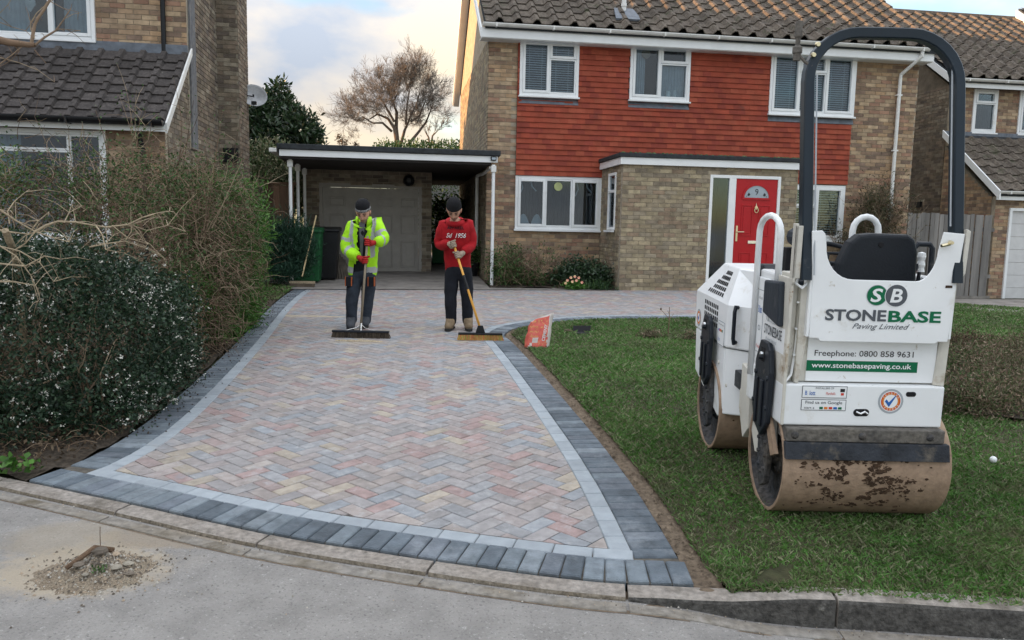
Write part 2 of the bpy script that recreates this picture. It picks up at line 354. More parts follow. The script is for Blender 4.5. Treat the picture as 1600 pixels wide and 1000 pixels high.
def pieces(name, parent, WM, me, mats_, limit=300):
    """WM: matrices in the parent's frame. The nearest ones in view become objects, the rest one part."""
    PM = parent.matrix_basis.copy()
    if parent.parent: PM = parent.parent.matrix_basis @ PM
    if parent.parent and parent.parent.parent: PM = parent.parent.parent.matrix_basis @ PM
    key = []
    for M in WM:
        w = PM @ M.to_translation(); key.append((0 if in_view(w) else 1, (Vector(w)-cam.location).length))
    od = sorted(range(len(WM)), key=lambda i: key[i])
    for i in od[:limit]:
        o = link(name, me, parent, WM[i])
    rest = od[limit:]
    if rest:
        v0 = np.array([v.co[:] for v in me.vertices]); f0 = [tuple(p.vertices) for p in me.polygons]
        V = []; Fs = []
        for j, i in enumerate(rest):
            M = np.array(WM[i]); V.append(v0 @ M[:3, :3].T + M[:3, 3]); Fs += [tuple(a+j*len(v0) for a in f) for f in f0]
        m2 = bpy.data.meshes.new(name); m2.from_pydata(np.concatenate(V).tolist(), [], Fs)
        for x in me.materials: m2.materials.append(x)
        o = link(name, m2, parent); o['kind'] = 'stuff'
def rects(a0, a1, z0, z1, holes):
    xs = sorted({a0, a1} | {min(max(h[i], a0), a1) for h in holes for i in (0, 1)}); zs = sorted({z0, z1} | {min(max(h[i], z0), z1) for h in holes for i in (2, 3)})
    out = []
    for x, X in zip(xs, xs[1:]):
        for z, Z in zip(zs, zs[1:]):
            cx, cz = (x+X)/2, (z+Z)/2
            if X-x > 1e-5 and Z-z > 1e-5 and not any(h[0] < cx < h[1] and h[2] < cz < h[3] for h in holes): out.append((x, X, z, Z))
    return out
BRICK = {}
def brick_mesh(m, key):
    if key not in BRICK:
        b = MB(); b.box(0, 1, -.5, .5, 0, 1); b.f = b.f; BRICK[key] = b.mesh('brick', m)
    return BRICK[key]
def bricks(a0, a1, z0, z1, holes, BL=.225, BH=.075, j=.010, skip=None):
    """unit boxes for a stretcher bond wall: list of (a, z, length, height)"""
    out = []; n = int((z1-z0)/BH)+1
    for r_ in range(n):
        z = z0 + r_*BH
        if z > z1-.02: break
        hgt = min(BH-j, z1-z)
        zc = z+hgt/2
        segs = [(a0, a1)]
        for h in holes:
            if h[2] < zc < h[3]:
                ns = []
                for s_ in segs:
                    if h[1] <= s_[0] or h[0] >= s_[1]: ns.append(s_)
                    else:
                        if h[0] > s_[0]: ns.append((s_[0], h[0]))
                        if h[1] < s_[1]: ns.append((h[1], s_[1]))
                segs = ns
        x = a0 - (BL/2 if r_ % 2 else 0)
        while x < a1:
            for s_ in segs:
                p, q = max(x, s_[0]), min(x+BL-j, s_[1])
                if q-p > .03: 
                    if skip is None or not skip((p+q)/2, zc): out.append((p, z, q-p, hgt))
            x += BL
    return out
def wall(parent, name, m_m, m_b, key, a0, a1, z0, z1, holes, face, thick=.1, bricklimit=60, clip=None):
    """face(a, z, d) -> local point, d outwards. clip(a,z)->True drops a brick"""
    b = MB()
    for (x, X, z, Z) in rects(a0, a1, z0, z1, holes):
        p = [face(x, z, 0), face(X, z, 0), face(X, Z, 0), face(x, Z, 0)]; b.prism(p, face(0, 0, -thick)-face(0, 0, 0))
    w = b.build(name, m_m, parent)
    o0 = face(0, 0, 0); ea = face(1, 0, 0)-o0; ez = face(0, 1, 0)-o0; ed = face(0, 0, 1)-o0
    WM = []
    for (a, z, l, h_) in bricks(a0+.002, a1-.002, z0, z1, holes, skip=clip):
        c = face(a, z, random.uniform(.0, .0035)); t = .016
        M = Matrix(((ea.x*l, ed.x*t, ez.x*h_, c.x), (ea.y*l, ed.y*t, ez.y*h_, c.y), (ea.z*l, ed.z*t, ez.z*h_, c.z), (0, 0, 0, 1)))
        WM.append(M)
    pieces('brick', w, WM, brick_mesh(m_b, key), m_b, bricklimit)
    return w
def roof_tiles(parent, o, eu, ev, en, nu, nv, w, gauge, L, m, lift=.03, roll=.045, key='rt', limit=200, skip=None, jit=.004):
    pr = [(0, 0), (.64, 0), (.70, roll), (.93, roll), (.985, 0), (1.0, 0)] if key == 'lean' else [(0, 0), (.46, 0), (.66, roll), (.82, roll), (.98, 0), (1.0, 0)]
    b = MB(); n = len(pr)
    vs = [(p[0]*w, 0, p[1]+lift) for p in pr]+[(p[0]*w, L, p[1]) for p in pr]+[(p[0]*w, 0, p[1]+lift-.02) for p in pr]
    fs = [(i, i+1, n+i+1, n+i) for i in range(n-1)]+[(2*n+i, 2*n+i+1, i+1, i) for i in range(n-1)]
    b.add(vs, fs); me = b.mesh('roof_tile', m)
    WM = []
    for j in range(nv):
        for i in range(nu):
            if skip and skip(i, j): continue
            p = o + eu*(i*w) + ev*(j*gauge+random.uniform(-jit, jit)) + en*random.uniform(0, jit)
            a = random.uniform(-.012, .012)
            eu2 = (eu + en*a).normalized()
            WM.append(Matrix(((eu2.x, ev.x, en.x, p.x), (eu2.y, ev.y, en.y, p.y), (eu2.z, ev.z, en.z, p.z), (0, 0, 0, 1))))
    pieces('roof_tile', parent, WM, me, m, limit)
def skin(name, verts, edges, rad, m, parent=None, sub=2, root=0, disp=0, M=None):
    me = bpy.data.meshes.new(name); me.from_pydata(verts, edges, []); o = link(name, me)
    s = o.modifiers.new('s', 'SKIN'); s.use_smooth_shade = True
    for i, r_ in enumerate(rad):
        sv = me.skin_vertices[0].data[i]; sv.radius = (r_, r_) if not hasattr(r_, '__len__') else r_; sv.use_root = (i == root)
    ss_ = o.modifiers.new('u', 'SUBSURF'); ss_.levels = sub; ss_.render_levels = sub
    if disp:
        t = bpy.data.textures.new('fold', 'CLOUDS'); t.noise_scale = .09
        d = o.modifiers.new('d', 'DISPLACE'); d.texture = t; d.strength = disp; d.mid_level = .5
    dg = bpy.context.evaluated_depsgraph_get(); dg.update()
    em_ = bpy.data.meshes.new_from_object(o.evaluated_get(dg)); bpy.data.objects.remove(o)
    em_.name = name; em_.materials.clear()
    for x in (m if isinstance(m, (list, tuple)) else [m]): em_.materials.append(x)
    for p in em_.polygons: p.use_smooth = True; p.material_index = 0
    if parent == 'mesh': return em_
    return link(name, em_, parent, M)
def text(s, M, w, h, m, parent=None, shear=0, bold=0, name='lettering', sx=None, up=.0012):
    cu_ = bpy.data.curves.new('t', 'FONT'); cu_.body = s; cu_.shear = shear; cu_.offset = bold; cu_.resolution_u = 3
    o = link('t', cu_); dg = bpy.context.evaluated_depsgraph_get(); dg.update()
    me = bpy.data.meshes.new_from_object(o.evaluated_get(dg)); bpy.data.objects.remove(o)
    V = np.empty(len(me.vertices)*3, np.float32); me.vertices.foreach_get('co', V); V = V.reshape(-1, 3)
    lo, hi = V.min(0), V.max(0)
    V[:, 0] = (V[:, 0]-(lo[0]+hi[0])/2)*w/max(hi[0]-lo[0], 1e-6); V[:, 1] = (V[:, 1]-(lo[1]+hi[1])/2)*h/max(hi[1]-lo[1], 1e-6); V[:, 2] = up
    me.vertices.foreach_set('co', V.ravel()); me.materials.clear(); me.materials.append(m); me.update()
    me.name = name
    return link(name, me, parent, M)

def frame_mb(b, x0, x1, z0, z1, y0, y1, t, k=None):
    b.box(x0, x0+t, y0, y1, z0, z1, k); b.box(x1-t, x1, y0, y1, z0, z1, k); b.box(x0+t, x1-t, y0, y1, z0, z0+t, k); b.box(x0+t, x1-t, y0, y1, z1-t, z1, k)
def window(parent, x0, x1, z0, z1, v, lights, inner='dark', sill=True, blind=None, fr=.055, out=.03):
    """window in the plane y=v. lights: (x0,x1,z0,z1,sash) in fractions"""
    b = MB(); frame_mb(b, x0, x1, z0, z1, v-out, v+.06, fr)
    W_, H_ = x1-x0-2*fr, z1-z0-2*fr; X, Z = x0+fr, z0+fr
    w = b.build('window', MT['white'], parent, bevel=.006)
    for (a, A, c, C_, sash) in lights:
        xa, xb, za, zb = X+a*W_, X+A*W_, Z+c*H_, Z+C_*H_
        g = .0
        s = MB(); t = .05 if sash else .028
        dy = .014 if sash else 0
        frame_mb(s, xa+.001, xb-.001, za+.001, zb-.001, v-out-dy+.004, v+.05, t)
        s.build('sash', MT['white'], w, bevel=.006)
        p = MB(); p.box(xa+t-.003, xb-t+.003, v+.016, v+.022, za+t-.003, zb-t+.003); p.build('pane', MT['glass'], w)
    if sill:
        s = MB(); s.box(x0-.02, x1+.02, v-out-.05, v+.02, z0-.035, z0-.001); s.build('sill', MT['white'], w, bevel=.006)
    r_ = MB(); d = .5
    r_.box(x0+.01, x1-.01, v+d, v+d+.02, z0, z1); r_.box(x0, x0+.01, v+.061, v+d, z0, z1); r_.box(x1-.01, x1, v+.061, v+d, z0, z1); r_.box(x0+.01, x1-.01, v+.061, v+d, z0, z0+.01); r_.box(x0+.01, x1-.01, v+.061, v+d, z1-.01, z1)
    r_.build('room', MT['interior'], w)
    if blind:
        for (a, A, n) in blind:
            xa, xb = X+a*W_+.03, X+A*W_-.03
            bl = MB(); 
            for i in range(n):
                z = Z + (i+.5)/n*H_; bl.box(xa, xb, v+.085, v+.103, z-.006, z+.010)
            for q in (.25, .78): bl.box(xa+(xb-xa)*q-.004, xa+(xb-xa)*q+.004, v+.083, v+.0845, Z, Z+H_)
            bl.build('blind', MT['blind'], w, stuff=False)
    return w
def drape(parent, x0, x1, z0, z1, y, m, n=14, amp=.02, name='curtain', label=None):
    V = []; F_ = []; N = n*6
    for i in range(N+1):
        x = x0+(x1-x0)*i/N; yy = y+amp*math.sin(2*PI*n*i/N+1.3*math.sin(i))
        V += [(x, yy, z0), (x, yy, z1)]
        if i: F_.append((2*i-2, 2*i, 2*i+1, 2*i-1))
    b = MB(); b.add(V, F_); return b.build(name, m, parent, smooth_=True, label=label)

# ================================================================== SETTING: ground, road, kerb
def gz(x, y):
    return SL*(np.clip(np.asarray(y, float), -6, 26)-3)*(1 - .62*sstep(3.6, 7.5, x))
def gzf(x, y): return float(gz(x, y))
def roadz(x, y): return gz(x, y) - .030 - .080*sstep(.45, 1.3, x)
front_px = [(45, 750), (187, 780), (412, 831), (600, 861), (825, 893), (960, 908), (1083, 912)]
right_px = [(1083, 912), (1040, 835), (985, 750), (930, 680), (870, 610), (830, 565), (800, 533), (786, 524), (792, 518), (804, 512), (830, 507), (860, 503), (940, 497), (1085, 497)]
left_px = [(45, 750), (150, 712), (230, 660), (300, 600), (370, 535), (420, 480), (455, 453), (478, 446)]
FR = [tuple(G(*p)[:2]) for p in front_px]; RT = [tuple(G(*p)[:2]) for p in right_px]+[(5.3, 11.0)]; LT = [tuple(G(*p)[:2]) for p in left_px]
FRs = resample(smooth(FR), .03); RTs = resample(smooth(RT, 2), .03); LTs = resample(smooth(LT), .03)
far_edge = [(LTs[-1][0], LTs[-1][1]), (1.85, 13.98), (2.5, 14.08), (5.3, 14.49)]
outer = [tuple(p) for p in LTs[::-1]] + [tuple(p) for p in FRs[1:]] + [tuple(p) for p in RTs[1:]] + [far_edge[3], far_edge[2], far_edge[1]]
allb = np.concatenate([LTs, FRs, RTs])
def dist_to(P, Q): return np.sqrt(((P[:, None, :]-Q[None, :, :])**2).sum(-1)).min(1)

def sheet(name, xs, ys, zf, m, kind='structure', keep=None):
    X, Y = np.meshgrid(xs, ys); Z = zf(X, Y); V = np.stack([X.ravel(), Y.ravel(), Z.ravel()], 1)
    nx = len(xs); i = np.arange((len(ys)-1)*nx).reshape(len(ys)-1, nx)[:, :-1].ravel()
    Fc = np.stack([i, i+1, i+nx+1, i+nx], 1)
    if keep is not None:
        c = V[Fc].mean(1); Fc = Fc[keep(c[:, 0], c[:, 1])]
    o = np_mesh(name, V, Fc, m, smooth_=True); o['kind'] = kind; return o
KL = [(-14, 7.6), (-8, 6.1), (-4.4, 4.85)]; 
KR = [(G(1130, 921).x, G(1130, 921).y+.02), (G(1310, 931).x, G(1310, 931).y+.062), (G(1600, 951).x, G(1600, 951).y+.065), (6, 2.82), (16, 2.24)]
kerbline = resample(smooth(KL+FR+KR, 2), .05)            # back edge of the kerb
kx = kerbline[:, 0]; ky = kerbline[:, 1]
def kerb_y(x): return np.interp(x, kx, ky)
far = np.concatenate([-np.geomspace(600, 20, 10), np.arange(-16, 17, .5), np.geomspace(20, 600, 10)])
sheet('ground', far, np.concatenate([np.arange(-8, 30, .5), np.geomspace(31, 800, 10)]), lambda x, y: np.where(y > kerb_y(x)+.8, gz(x, y)-.035, roadz(x, y)-.16), MT['turf'])
xs = np.concatenate([np.linspace(-60, -8, 12), np.arange(-7.75, 9, .25), np.linspace(10, 60, 12)])
V = []; Fc = []; rows = 14
for i, x in enumerate(xs):
    yk = float(kerb_y(x))-.09
    for j in range(rows):
        y = yk - (j/(rows-1))**1.6*16; V.append((x, y, float(roadz(x, max(y, -6)))-.004))
for i in range(len(xs)-1):
    for j in range(rows-1):
        a = i*rows+j; Fc.append((a, a+1, a+rows+1, a+rows))
def stain(m, cx_, cy_, rx_, ry_, colr, mx_=.9):
    nt = m.node_tree; N = nt.nodes.new; L = nt.links.new; b_ = nt.nodes['Principled BSDF']; src = b_.inputs['Base Color'].links[0].from_socket
    g = N('ShaderNodeNewGeometry'); mp_ = N('ShaderNodeMapping'); mp_.vector_type = 'POINT'; mp_.inputs['Location'].default_value = (-cx_/rx_, -cy_/ry_, 0); mp_.inputs['Scale'].default_value = (1/rx_, 1/ry_, 0); L(g.outputs['Position'], mp_.inputs['Vector'])
    ln = N('ShaderNodeVectorMath'); ln.operation = 'LENGTH'; L(mp_.outputs[0], ln.inputs[0])
    nz_ = N('ShaderNodeTexNoise'); nz_.inputs['Scale'].default_value = 14; nz_.inputs['Detail'].default_value = 7; nz_.inputs['Roughness'].default_value = .7; L(g.outputs['Position'], nz_.inputs['Vector'])
    ad = N('ShaderNodeMath'); ad.operation = 'MULTIPLY_ADD'; ad.inputs[1].default_value = 1.0; L(nz_.outputs['Fac'], ad.inputs[0]); L(ln.outputs['Value'], ad.inputs[2])
    mr_ = N('ShaderNodeMapRange'); mr_.inputs['From Min'].default_value = 1.55; mr_.inputs['From Max'].default_value = 1.2; mr_.inputs['To Max'].default_value = mx_; L(ad.outputs[0], mr_.inputs['Value'])
    mxx = N('ShaderNodeMix'); mxx.data_type = 'RGBA'; L(mr_.outputs[0], mxx.inputs['Factor']); L(src, mxx.inputs[6]); mxx.inputs[7].default_value = (*colr, 1); L(mxx.outputs[2], b_.inputs['Base Color'])
hp_ = G(130, 888, -.03)
stain(MT['asphalt'], hp_.x, hp_.y, .40, .28, (.38, .325, .25)); stain(MT['asphalt'], hp_.x+.25, hp_.y+.32, .42, .12, (.28, .23, .17), .7); stain(MT['asphalt'], hp_.x-.25, hp_.y+.30, .30, .22, (.33, .28, .21), .5)
stain(MT['paver'], float(G(490, 494).x), float(G(490, 494).y), .55, .07, (.52, .43, .30), .7); stain(MT['paver'], float(G(560, 535).x), float(G(560, 535).y), .38, .12, (.42, .36, .29), .6)
road = np_mesh('road', V, Fc, MT['asphalt']); road['kind'] = 'structure'
kerb = link('kerb', None); kerb['kind'] = 'structure'
# kerb stones and channel stones, one curved block each
tn = np.gradient(kerbline, axis=0); tn /= np.linalg.norm(tn, axis=1)[:, None]; kn = np.stack([tn[:, 1], -tn[:, 0]], 1)   # towards the road
SLN = np.concatenate([[0], np.cumsum(np.linalg.norm(np.diff(kerbline, axis=0), axis=1))])
def at_s(s):
    return np.array([np.interp(s, SLN, kerbline[:, 0]), np.interp(s, SLN, kerbline[:, 1])]), np.array([np.interp(s, SLN, kn[:, 0]), np.interp(s, SLN, kn[:, 1])])
def run_block(name, s0, s1, a, b_, ztop, zbot, m, parent, round_=.0, seed=0):
    n = 7; V = []; Fc = []
    rr = random.Random(seed)
    for i in range(n):
        s = s0+(s1-s0)*i/(n-1); p, q = at_s(s)
        prof = [(a, zbot), (a, ztop), (b_-round_, ztop), (b_-round_*.3, ztop-round_*.35), (b_, ztop-round_), (b_+.004, zbot)]
        for (d, zf) in prof:
            x, y = p+q*d; z = zf(x, y) if callable(zf) else zf
            V.append((x, y, z+rr.uniform(-.0015, .0015)))
    k = 6
    for i in range(n-1):
        for j in range(k-1): Fc.append((i*k+j, (i+1)*k+j, (i+1)*k+j+1, i*k+j+1))
    bb = MB(); bb.add(V, Fc+[tuple(range(k)), tuple(reversed(range((n-1)*k, n*k)))])
    if isinstance(m, list):
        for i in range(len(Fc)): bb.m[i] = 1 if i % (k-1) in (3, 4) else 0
    return bb.build(name, m, parent)
class ZF:
    def __init__(s, f, d=0): s.f = f; s.d = d
    def __call__(s, x, y): return float(s.f(x, y))+s.d
    def __sub__(s, o): return ZF(s.f, s.d-o)
s = SLN[0]+.2; n = 0
joints = [np.interp(float(G(187, 799).x), kerbline[:, 0], SLN), np.interp(float(G(412, 845).x), kerbline[:, 0], SLN), np.interp(float(G(1310, 940).x), kerbline[:, 0], SLN)]
js = [joints[0]-.915*k for k in range(12, 0, -1)]+[joints[0], joints[1]]
nn = max(1, round((joints[2]-joints[1])/.915)); js += [joints[1]+(joints[2]-joints[1])*k/nn for k in range(1, nn+1)]+[joints[2]+.915*k for k in range(1, 9)]
for a, b_ in zip(js, js[1:]):
    if a < 0 or b_ > SLN[-1]: continue
    xm = at_s((a+b_)/2)[0][0]
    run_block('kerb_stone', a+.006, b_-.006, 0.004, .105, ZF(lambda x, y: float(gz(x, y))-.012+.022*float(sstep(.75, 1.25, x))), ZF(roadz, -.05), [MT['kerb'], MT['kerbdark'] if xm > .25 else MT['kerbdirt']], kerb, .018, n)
    run_block('channel_stone', a+.006, b_-.006, .132, .196, ZF(roadz, .002), ZF(roadz, -.05), MT['channel'], kerb, .004, n+50); n += 1
b = MB(); K = kerbline
for i in range(0, len(K)-2, 2):
    p, q = at_s(SLN[i]); p2, q2 = at_s(SLN[i+2]); 
    z = [float(roadz(*p))-.010, float(roadz(*p2))-.010]
    b.add([(*(p+q*.01), z[0]), (*(p2+q2*.01), z[1]), (*(p2+q2*.205), z[1]), (*(p+q*.205), z[0])], [(0, 3, 2, 1)])
b.build('mortar_bed', MT['dirt'], kerb)

# ------------------------------------------------------------------ block paved driveway
bm = bmesh.new()
vs = [bm.verts.new((p[0], p[1], gzf(p[0], p[1])-.009)) for p in outer]
bm.faces.new(vs); bmesh.ops.triangulate(bm, faces=bm.faces); me = bpy.data.meshes.new('driveway'); bm.to_mesh(me); bm.free(); me.materials.append(MT['jointsand'])
drive = link('driveway', me); drive['kind'] = 'structure'
def block_mesh(name, lx, ly, m, ch=.005, dp=.05):
    b = MB(); x, y = lx/2, ly/2
    b.add([(-x, -y, -dp), (x, -y, -dp), (x, y, -dp), (-x, y, -dp), (-x, -y, -ch), (x, -y, -ch), (x, y, -ch), (-x, y, -ch), (-x+ch, -y+ch, 0), (x-ch, -y+ch, 0), (x-ch, y-ch, 0), (-x+ch, y-ch, 0)],
          [(0, 1, 5, 4), (1, 2, 6, 5), (2, 3, 7, 6), (3, 0, 4, 7), (4, 5, 9, 8), (5, 6, 10, 9), (6, 7, 11, 10), (7, 4, 8, 11), (8, 9, 10, 11)])
    return b.mesh(name, m)
def PM_(x, y, a, dz=0):
    z = gzf(x, y); sx = (gzf(x+.05, y)-z)/.05; sy = (gzf(x, y+.05)-z)/.05
    ex = Vector((math.cos(a), math.sin(a), sx*math.cos(a)+sy*math.sin(a))); ey = Vector((-math.sin(a), math.cos(a), -sx*math.sin(a)+sy*math.cos(a)))
    ez = ex.cross(ey).normalized(); t = random.uniform(-.008, .008)
    ex = (ex + ez*t).normalized()
    return Matrix(((ex.x, ey.x, ez.x, x), (ex.y, ey.y, ez.y, y), (ex.z, ey.z, ez.z, z+dz), (0, 0, 0, 1)))
def run_blocks(pts, off, step, lx, sign, s0=0, s1=None, avoid=None, amin=0, jit=.001, dzr=.0):
    """blocks along a polyline; off = distance of the block's middle from the outer edge"""
    P_ = offset(pts, sign*off); L = np.concatenate([[0], np.cumsum(np.linalg.norm(np.diff(P_, axis=0), axis=1))])
    s1 = L[-1] if s1 is None else s1; out = []; s = s0+step/2
    while s < s1-step/2+1e-6:
        x = np.interp(s, L, P_[:, 0]); y = np.interp(s, L, P_[:, 1]); x2 = np.interp(s+.01, L, P_[:, 0]); y2 = np.interp(s+.01, L, P_[:, 1])
        a = math.atan2(y2-y, x2-x)
        if avoid is None or dist_to(np.array([[x, y]]), avoid)[0] > amin: out.append(PM_(x, y, a, random.uniform(-.001, .0018)+dzr))
        s += step
    return out
sold = block_mesh('charcoal_block', .0860, .197, MT['charcoal'], .006); palem = block_mesh('pale_block', .180, .099, MT['pale'])
FRx = np.concatenate([FRs, [FRs[-1]+(FRs[-1]-FRs[-2])*1.2]])
CH = run_blocks(FRx, .100, .0918, 0, 1, dzr=.004) + run_blocks(RTs, .100, .0918, 0, 1, s0=.064, avoid=FRs, amin=.243) + run_blocks(LTs, .100, .0918, 0, -1, avoid=FRs, amin=.255)
PL = run_blocks(FRs, .252, .1835, 0, 1, avoid=np.concatenate([RTs, LTs]), amin=.235) + run_blocks(RTs, .252, .1835, 0, 1, s0=.10, avoid=FRs, amin=.26) + run_blocks(LTs, .252, .1835, 0, -1, avoid=FRs, amin=.26)
# the far edge against the carport slab
FE = np.array([(x, np.interp(x, [p[0] for p in far_edge], [p[1] for p in far_edge])) for x in np.arange(LTs[-1][0]+.35, 1.8, .05)])
CH += run_blocks(FE[::-1], .055, .2, 0, -1) if False else []
pieces('charcoal_block', drive, CH, sold, MT['charcoal'], 300)
pieces('pale_block', drive, PL, palem, MT['pale'], 300)
def inner_off(P_, sgn, others):
    Q = offset(P_, sgn*.305); return [tuple(q) for q, d in zip(Q, dist_to(Q, others)) if d > .304]
iL = inner_off(LTs, -1, np.concatenate([FRs, RTs])); iF = inner_off(FRs, 1, np.concatenate([LTs, RTs])); iR = inner_off(RTs, 1, np.concatenate([LTs, FRs]))
def thin(p, k=4): return p[::k]+[p[-1]]
inner = thin(iL)[::-1]+thin(iF)+thin(iR)+[far_edge[3], far_edge[2], far_edge[1], (LTs[-1][0]+.3, LTs[-1][1])]
def clip_rect(subject, rect):
    """part of the polygon inside the convex rectangle"""
    out = subject
    for i in range(4):
        a = rect[i]; b_ = rect[(i+1) % 4]; inp = out; out = []
        if not inp: return []
        def side(p): return (b_[0]-a[0])*(p[1]-a[1])-(b_[1]-a[1])*(p[0]-a[0])
        for j in range(len(inp)):
            p, q = inp[j-1], inp[j]; sp, sq = side(p), side(q)
            if (sp >= 0) != (sq >= 0):
                t = sp/(sp-sq); out.append((p[0]+(q[0]-p[0])*t, p[1]+(q[1]-p[1])*t))
            if sq >= 0: out.append(q)
    return out
pav = block_mesh('paver', .1785, .0875, MT['paver'], .004)
ANG = R(50); U = .0920; ca, sa = math.cos(ANG), math.sin(ANG); cx0, cy0 = -.9, 3.4
PV = []; CUT = []
for i in range(-130, 150):
    for j in range(-130, 150):
        r4 = (i-j) % 4
        if r4 == 0: cx, cy, lx, ly, rot = (i+1)*U, (j+.5)*U, .0897, .0445, 0
        elif r4 == 3: cx, cy, lx, ly, rot = (i+.5)*U, (j+1)*U, .0445, .0897, PI/2
        else: continue
        x = cx0+cx*ca-cy*sa; y = cy0+cx*sa+cy*ca
        if y < 3 or y > 14.6 or x < -4 or x > 5.6: continue
        PV.append((x, y, ANG+rot, lx, ly))
A = np.array([p[:2] for p in PV])
cors = []
for sx, sy in ((-1, -1), (1, -1), (1, 1), (-1, 1)):
    lx = np.array([p[3] for p in PV])*sx; ly = np.array([p[4] for p in PV])*sy
    cors.append(np.stack([A[:, 0]+lx*ca-ly*sa, A[:, 1]+lx*sa+ly*ca], 1))
ins = np.stack([inpoly(c[:, 0], c[:, 1], inner) for c in cors], 1)
full = ins.all(1); part = ~full & (ins.any(1) | inpoly(A[:, 0], A[:, 1], inner))
pieces('paver', drive, [PM_(PV[i][0], PV[i][1], PV[i][2], random.uniform(-.0012, .0018)) for i in np.where(full)[0]], pav, MT['paver'], 290)
cutb = MB(); 
for i in np.where(part)[0]:
    rc = [tuple(c[i]) for c in cors]
    near = [p for p in inner]
    poly = clip_rect(near, rc)
    q = []
    for p in poly:
        if not q or (abs(p[0]-q[-1][0])+abs(p[1]-q[-1][1])) > .004: q.append(p)
    if len(q) < 3: continue
    ar = abs(sum(q[k-1][0]*q[k][1]-q[k][0]*q[k-1][1] for k in range(len(q))))/2
    if ar < .0006: continue
    c_ = (sum(p[0] for p in q)/len(q), sum(p[1] for p in q)/len(q))
    q = [(c_[0]+(p[0]-c_[0])*.985, c_[1]+(p[1]-c_[1])*.985) for p in q]
    dz = random.uniform(-.001, .001)
    cutb.prism([(p[0], p[1], gzf(*p)-.02) for p in q], (0, 0, .02+dz))
cutb.build('cut_paver', MT['paver'], drive, stuff=True)

# ------------------------------------------------------------------ beds, dirt edge, concrete floor
def patch(name, poly, m, dz=0., hf=None, step=.12, kind='structure', edge=.0):
    from mathutils.geometry import delaunay_2d_cdt
    q = [poly[0]]
    for p in poly[1:]+[poly[0]]:
        d = math.hypot(p[0]-q[-1][0], p[1]-q[-1][1]); k = max(1, int(d/max(step, .05)))
        a = q[-1]; q += [(a[0]+(p[0]-a[0])*i_/k, a[1]+(p[1]-a[1])*i_/k) for i_ in range(1, k+1)]
    q = q[:-1]; P_ = np.array(q); x0, y0 = P_.min(0); x1, y1 = P_.max(0)
    X, Y = np.meshgrid(np.arange(x0+step/2, x1, step), np.arange(y0+step/2, y1, step)); X = X.ravel(); Y = Y.ravel(); k_ = inpoly(X, Y, q)
    pts = [Vector(p) for p in q]+[Vector((a, b_)) for a, b_ in zip(X[k_], Y[k_])]
    n_ = len(q); r_ = delaunay_2d_cdt(pts, [(i_, (i_+1) % n_) for i_ in range(n_)], [], 0, 1e-5)
    V = []; 
    for v in r_[0]:
        z = gzf(v.x, v.y)+dz
        if hf is not None: z += hf(v.x, v.y)
        V.append((v.x, v.y, z))
    c = np.array([[sum(r_[0][t][a] for t in f)/len(f) for a in (0, 1)] for f in r_[2]]); ok_ = inpoly(c[:, 0], c[:, 1], q)
    me = bpy.data.meshes.new(name); me.from_pydata(V, [], [f for f, o_ in zip(r_[2], ok_) if o_]); me.materials.append(m)
    for p in me.polygons: p.use_smooth = True
    o = link(name, me)
    if kind: o['kind'] = kind
    return o
def nz(x, y, s=6., a=.02): return a*noise.noise(Vector((x*s, y*s, 0)))+a*.5*noise.noise(Vector((x*s*3, y*s*3, 2)))
LO = offset(LTs, .02)
bedL = [tuple(p) for p in LO[::6]]+[(-7, 13.8), (-9, 5.0)]+[(-4.4, 4.95), (-3.3, 4.52)]
patch('planting_bed', bedL, MT['soil'], -.02, lambda x, y: nz(x, y, 5, .035)+.02, .06)
RO = offset(RTs, -.005); RO2 = offset(RTs, -.13)
e = [tuple(p) for p in RO[:330:5]]; e2 = [tuple(p) for p in RO2[:330:5]]
patch('dirt_strip', [(.80, 3.045)]+e+e2[::-1]+[(1.05, 3.05)], MT['dirt'], -.016, lambda x, y: nz(x, y, 14, .016), .025)
lawn_edge = [tuple(p) for p in offset(RTs, -.10)[::6]]
i0 = next(i for i, p in enumerate(lawn_edge) if p[1] > 3.1)
lawn = [(.93, 3.06)]+lawn_edge[i0+1:]+[(5.45, 10.9), (5.45, 14.6), (8.0, 15.4), (14, 16.4), (14, 2.45), (6, 2.80)]+[tuple(G(1600, 951)[:2]), tuple(G(1310, 931)[:2]), tuple(G(1150, 924)[:2])]
patch('lawn_ground', lawn, MT['turf'], -.006, lambda x, y: nz(x, y, 2, .012)+.012, .15)
hl = lambda u, v: (OX+E1.x*u+E2.x*v, OY+E1.y*u+E2.y*v)
patch('carport_floor', [hl(-6.4, -.05), hl(-.12, -.05), hl(-.12, .25), hl(-2.3, .25), hl(-2.3, 9), hl(-6.4, 9)], MT['concrete'], .012, None, .3)
patch('window_bed', [hl(-2.28, .24), hl(-.02, -.06), hl(-.02, 1.44), hl(-2.28, 1.44)], MT['soil'], .02, lambda x, y: nz(x, y, 5, .03), .08)
patch('garage_drive', [(8.2, 13.2), (14, 13.2), (14, 16.8), (8.6, 16.1)], MT['concrete'], .012, None, .3)

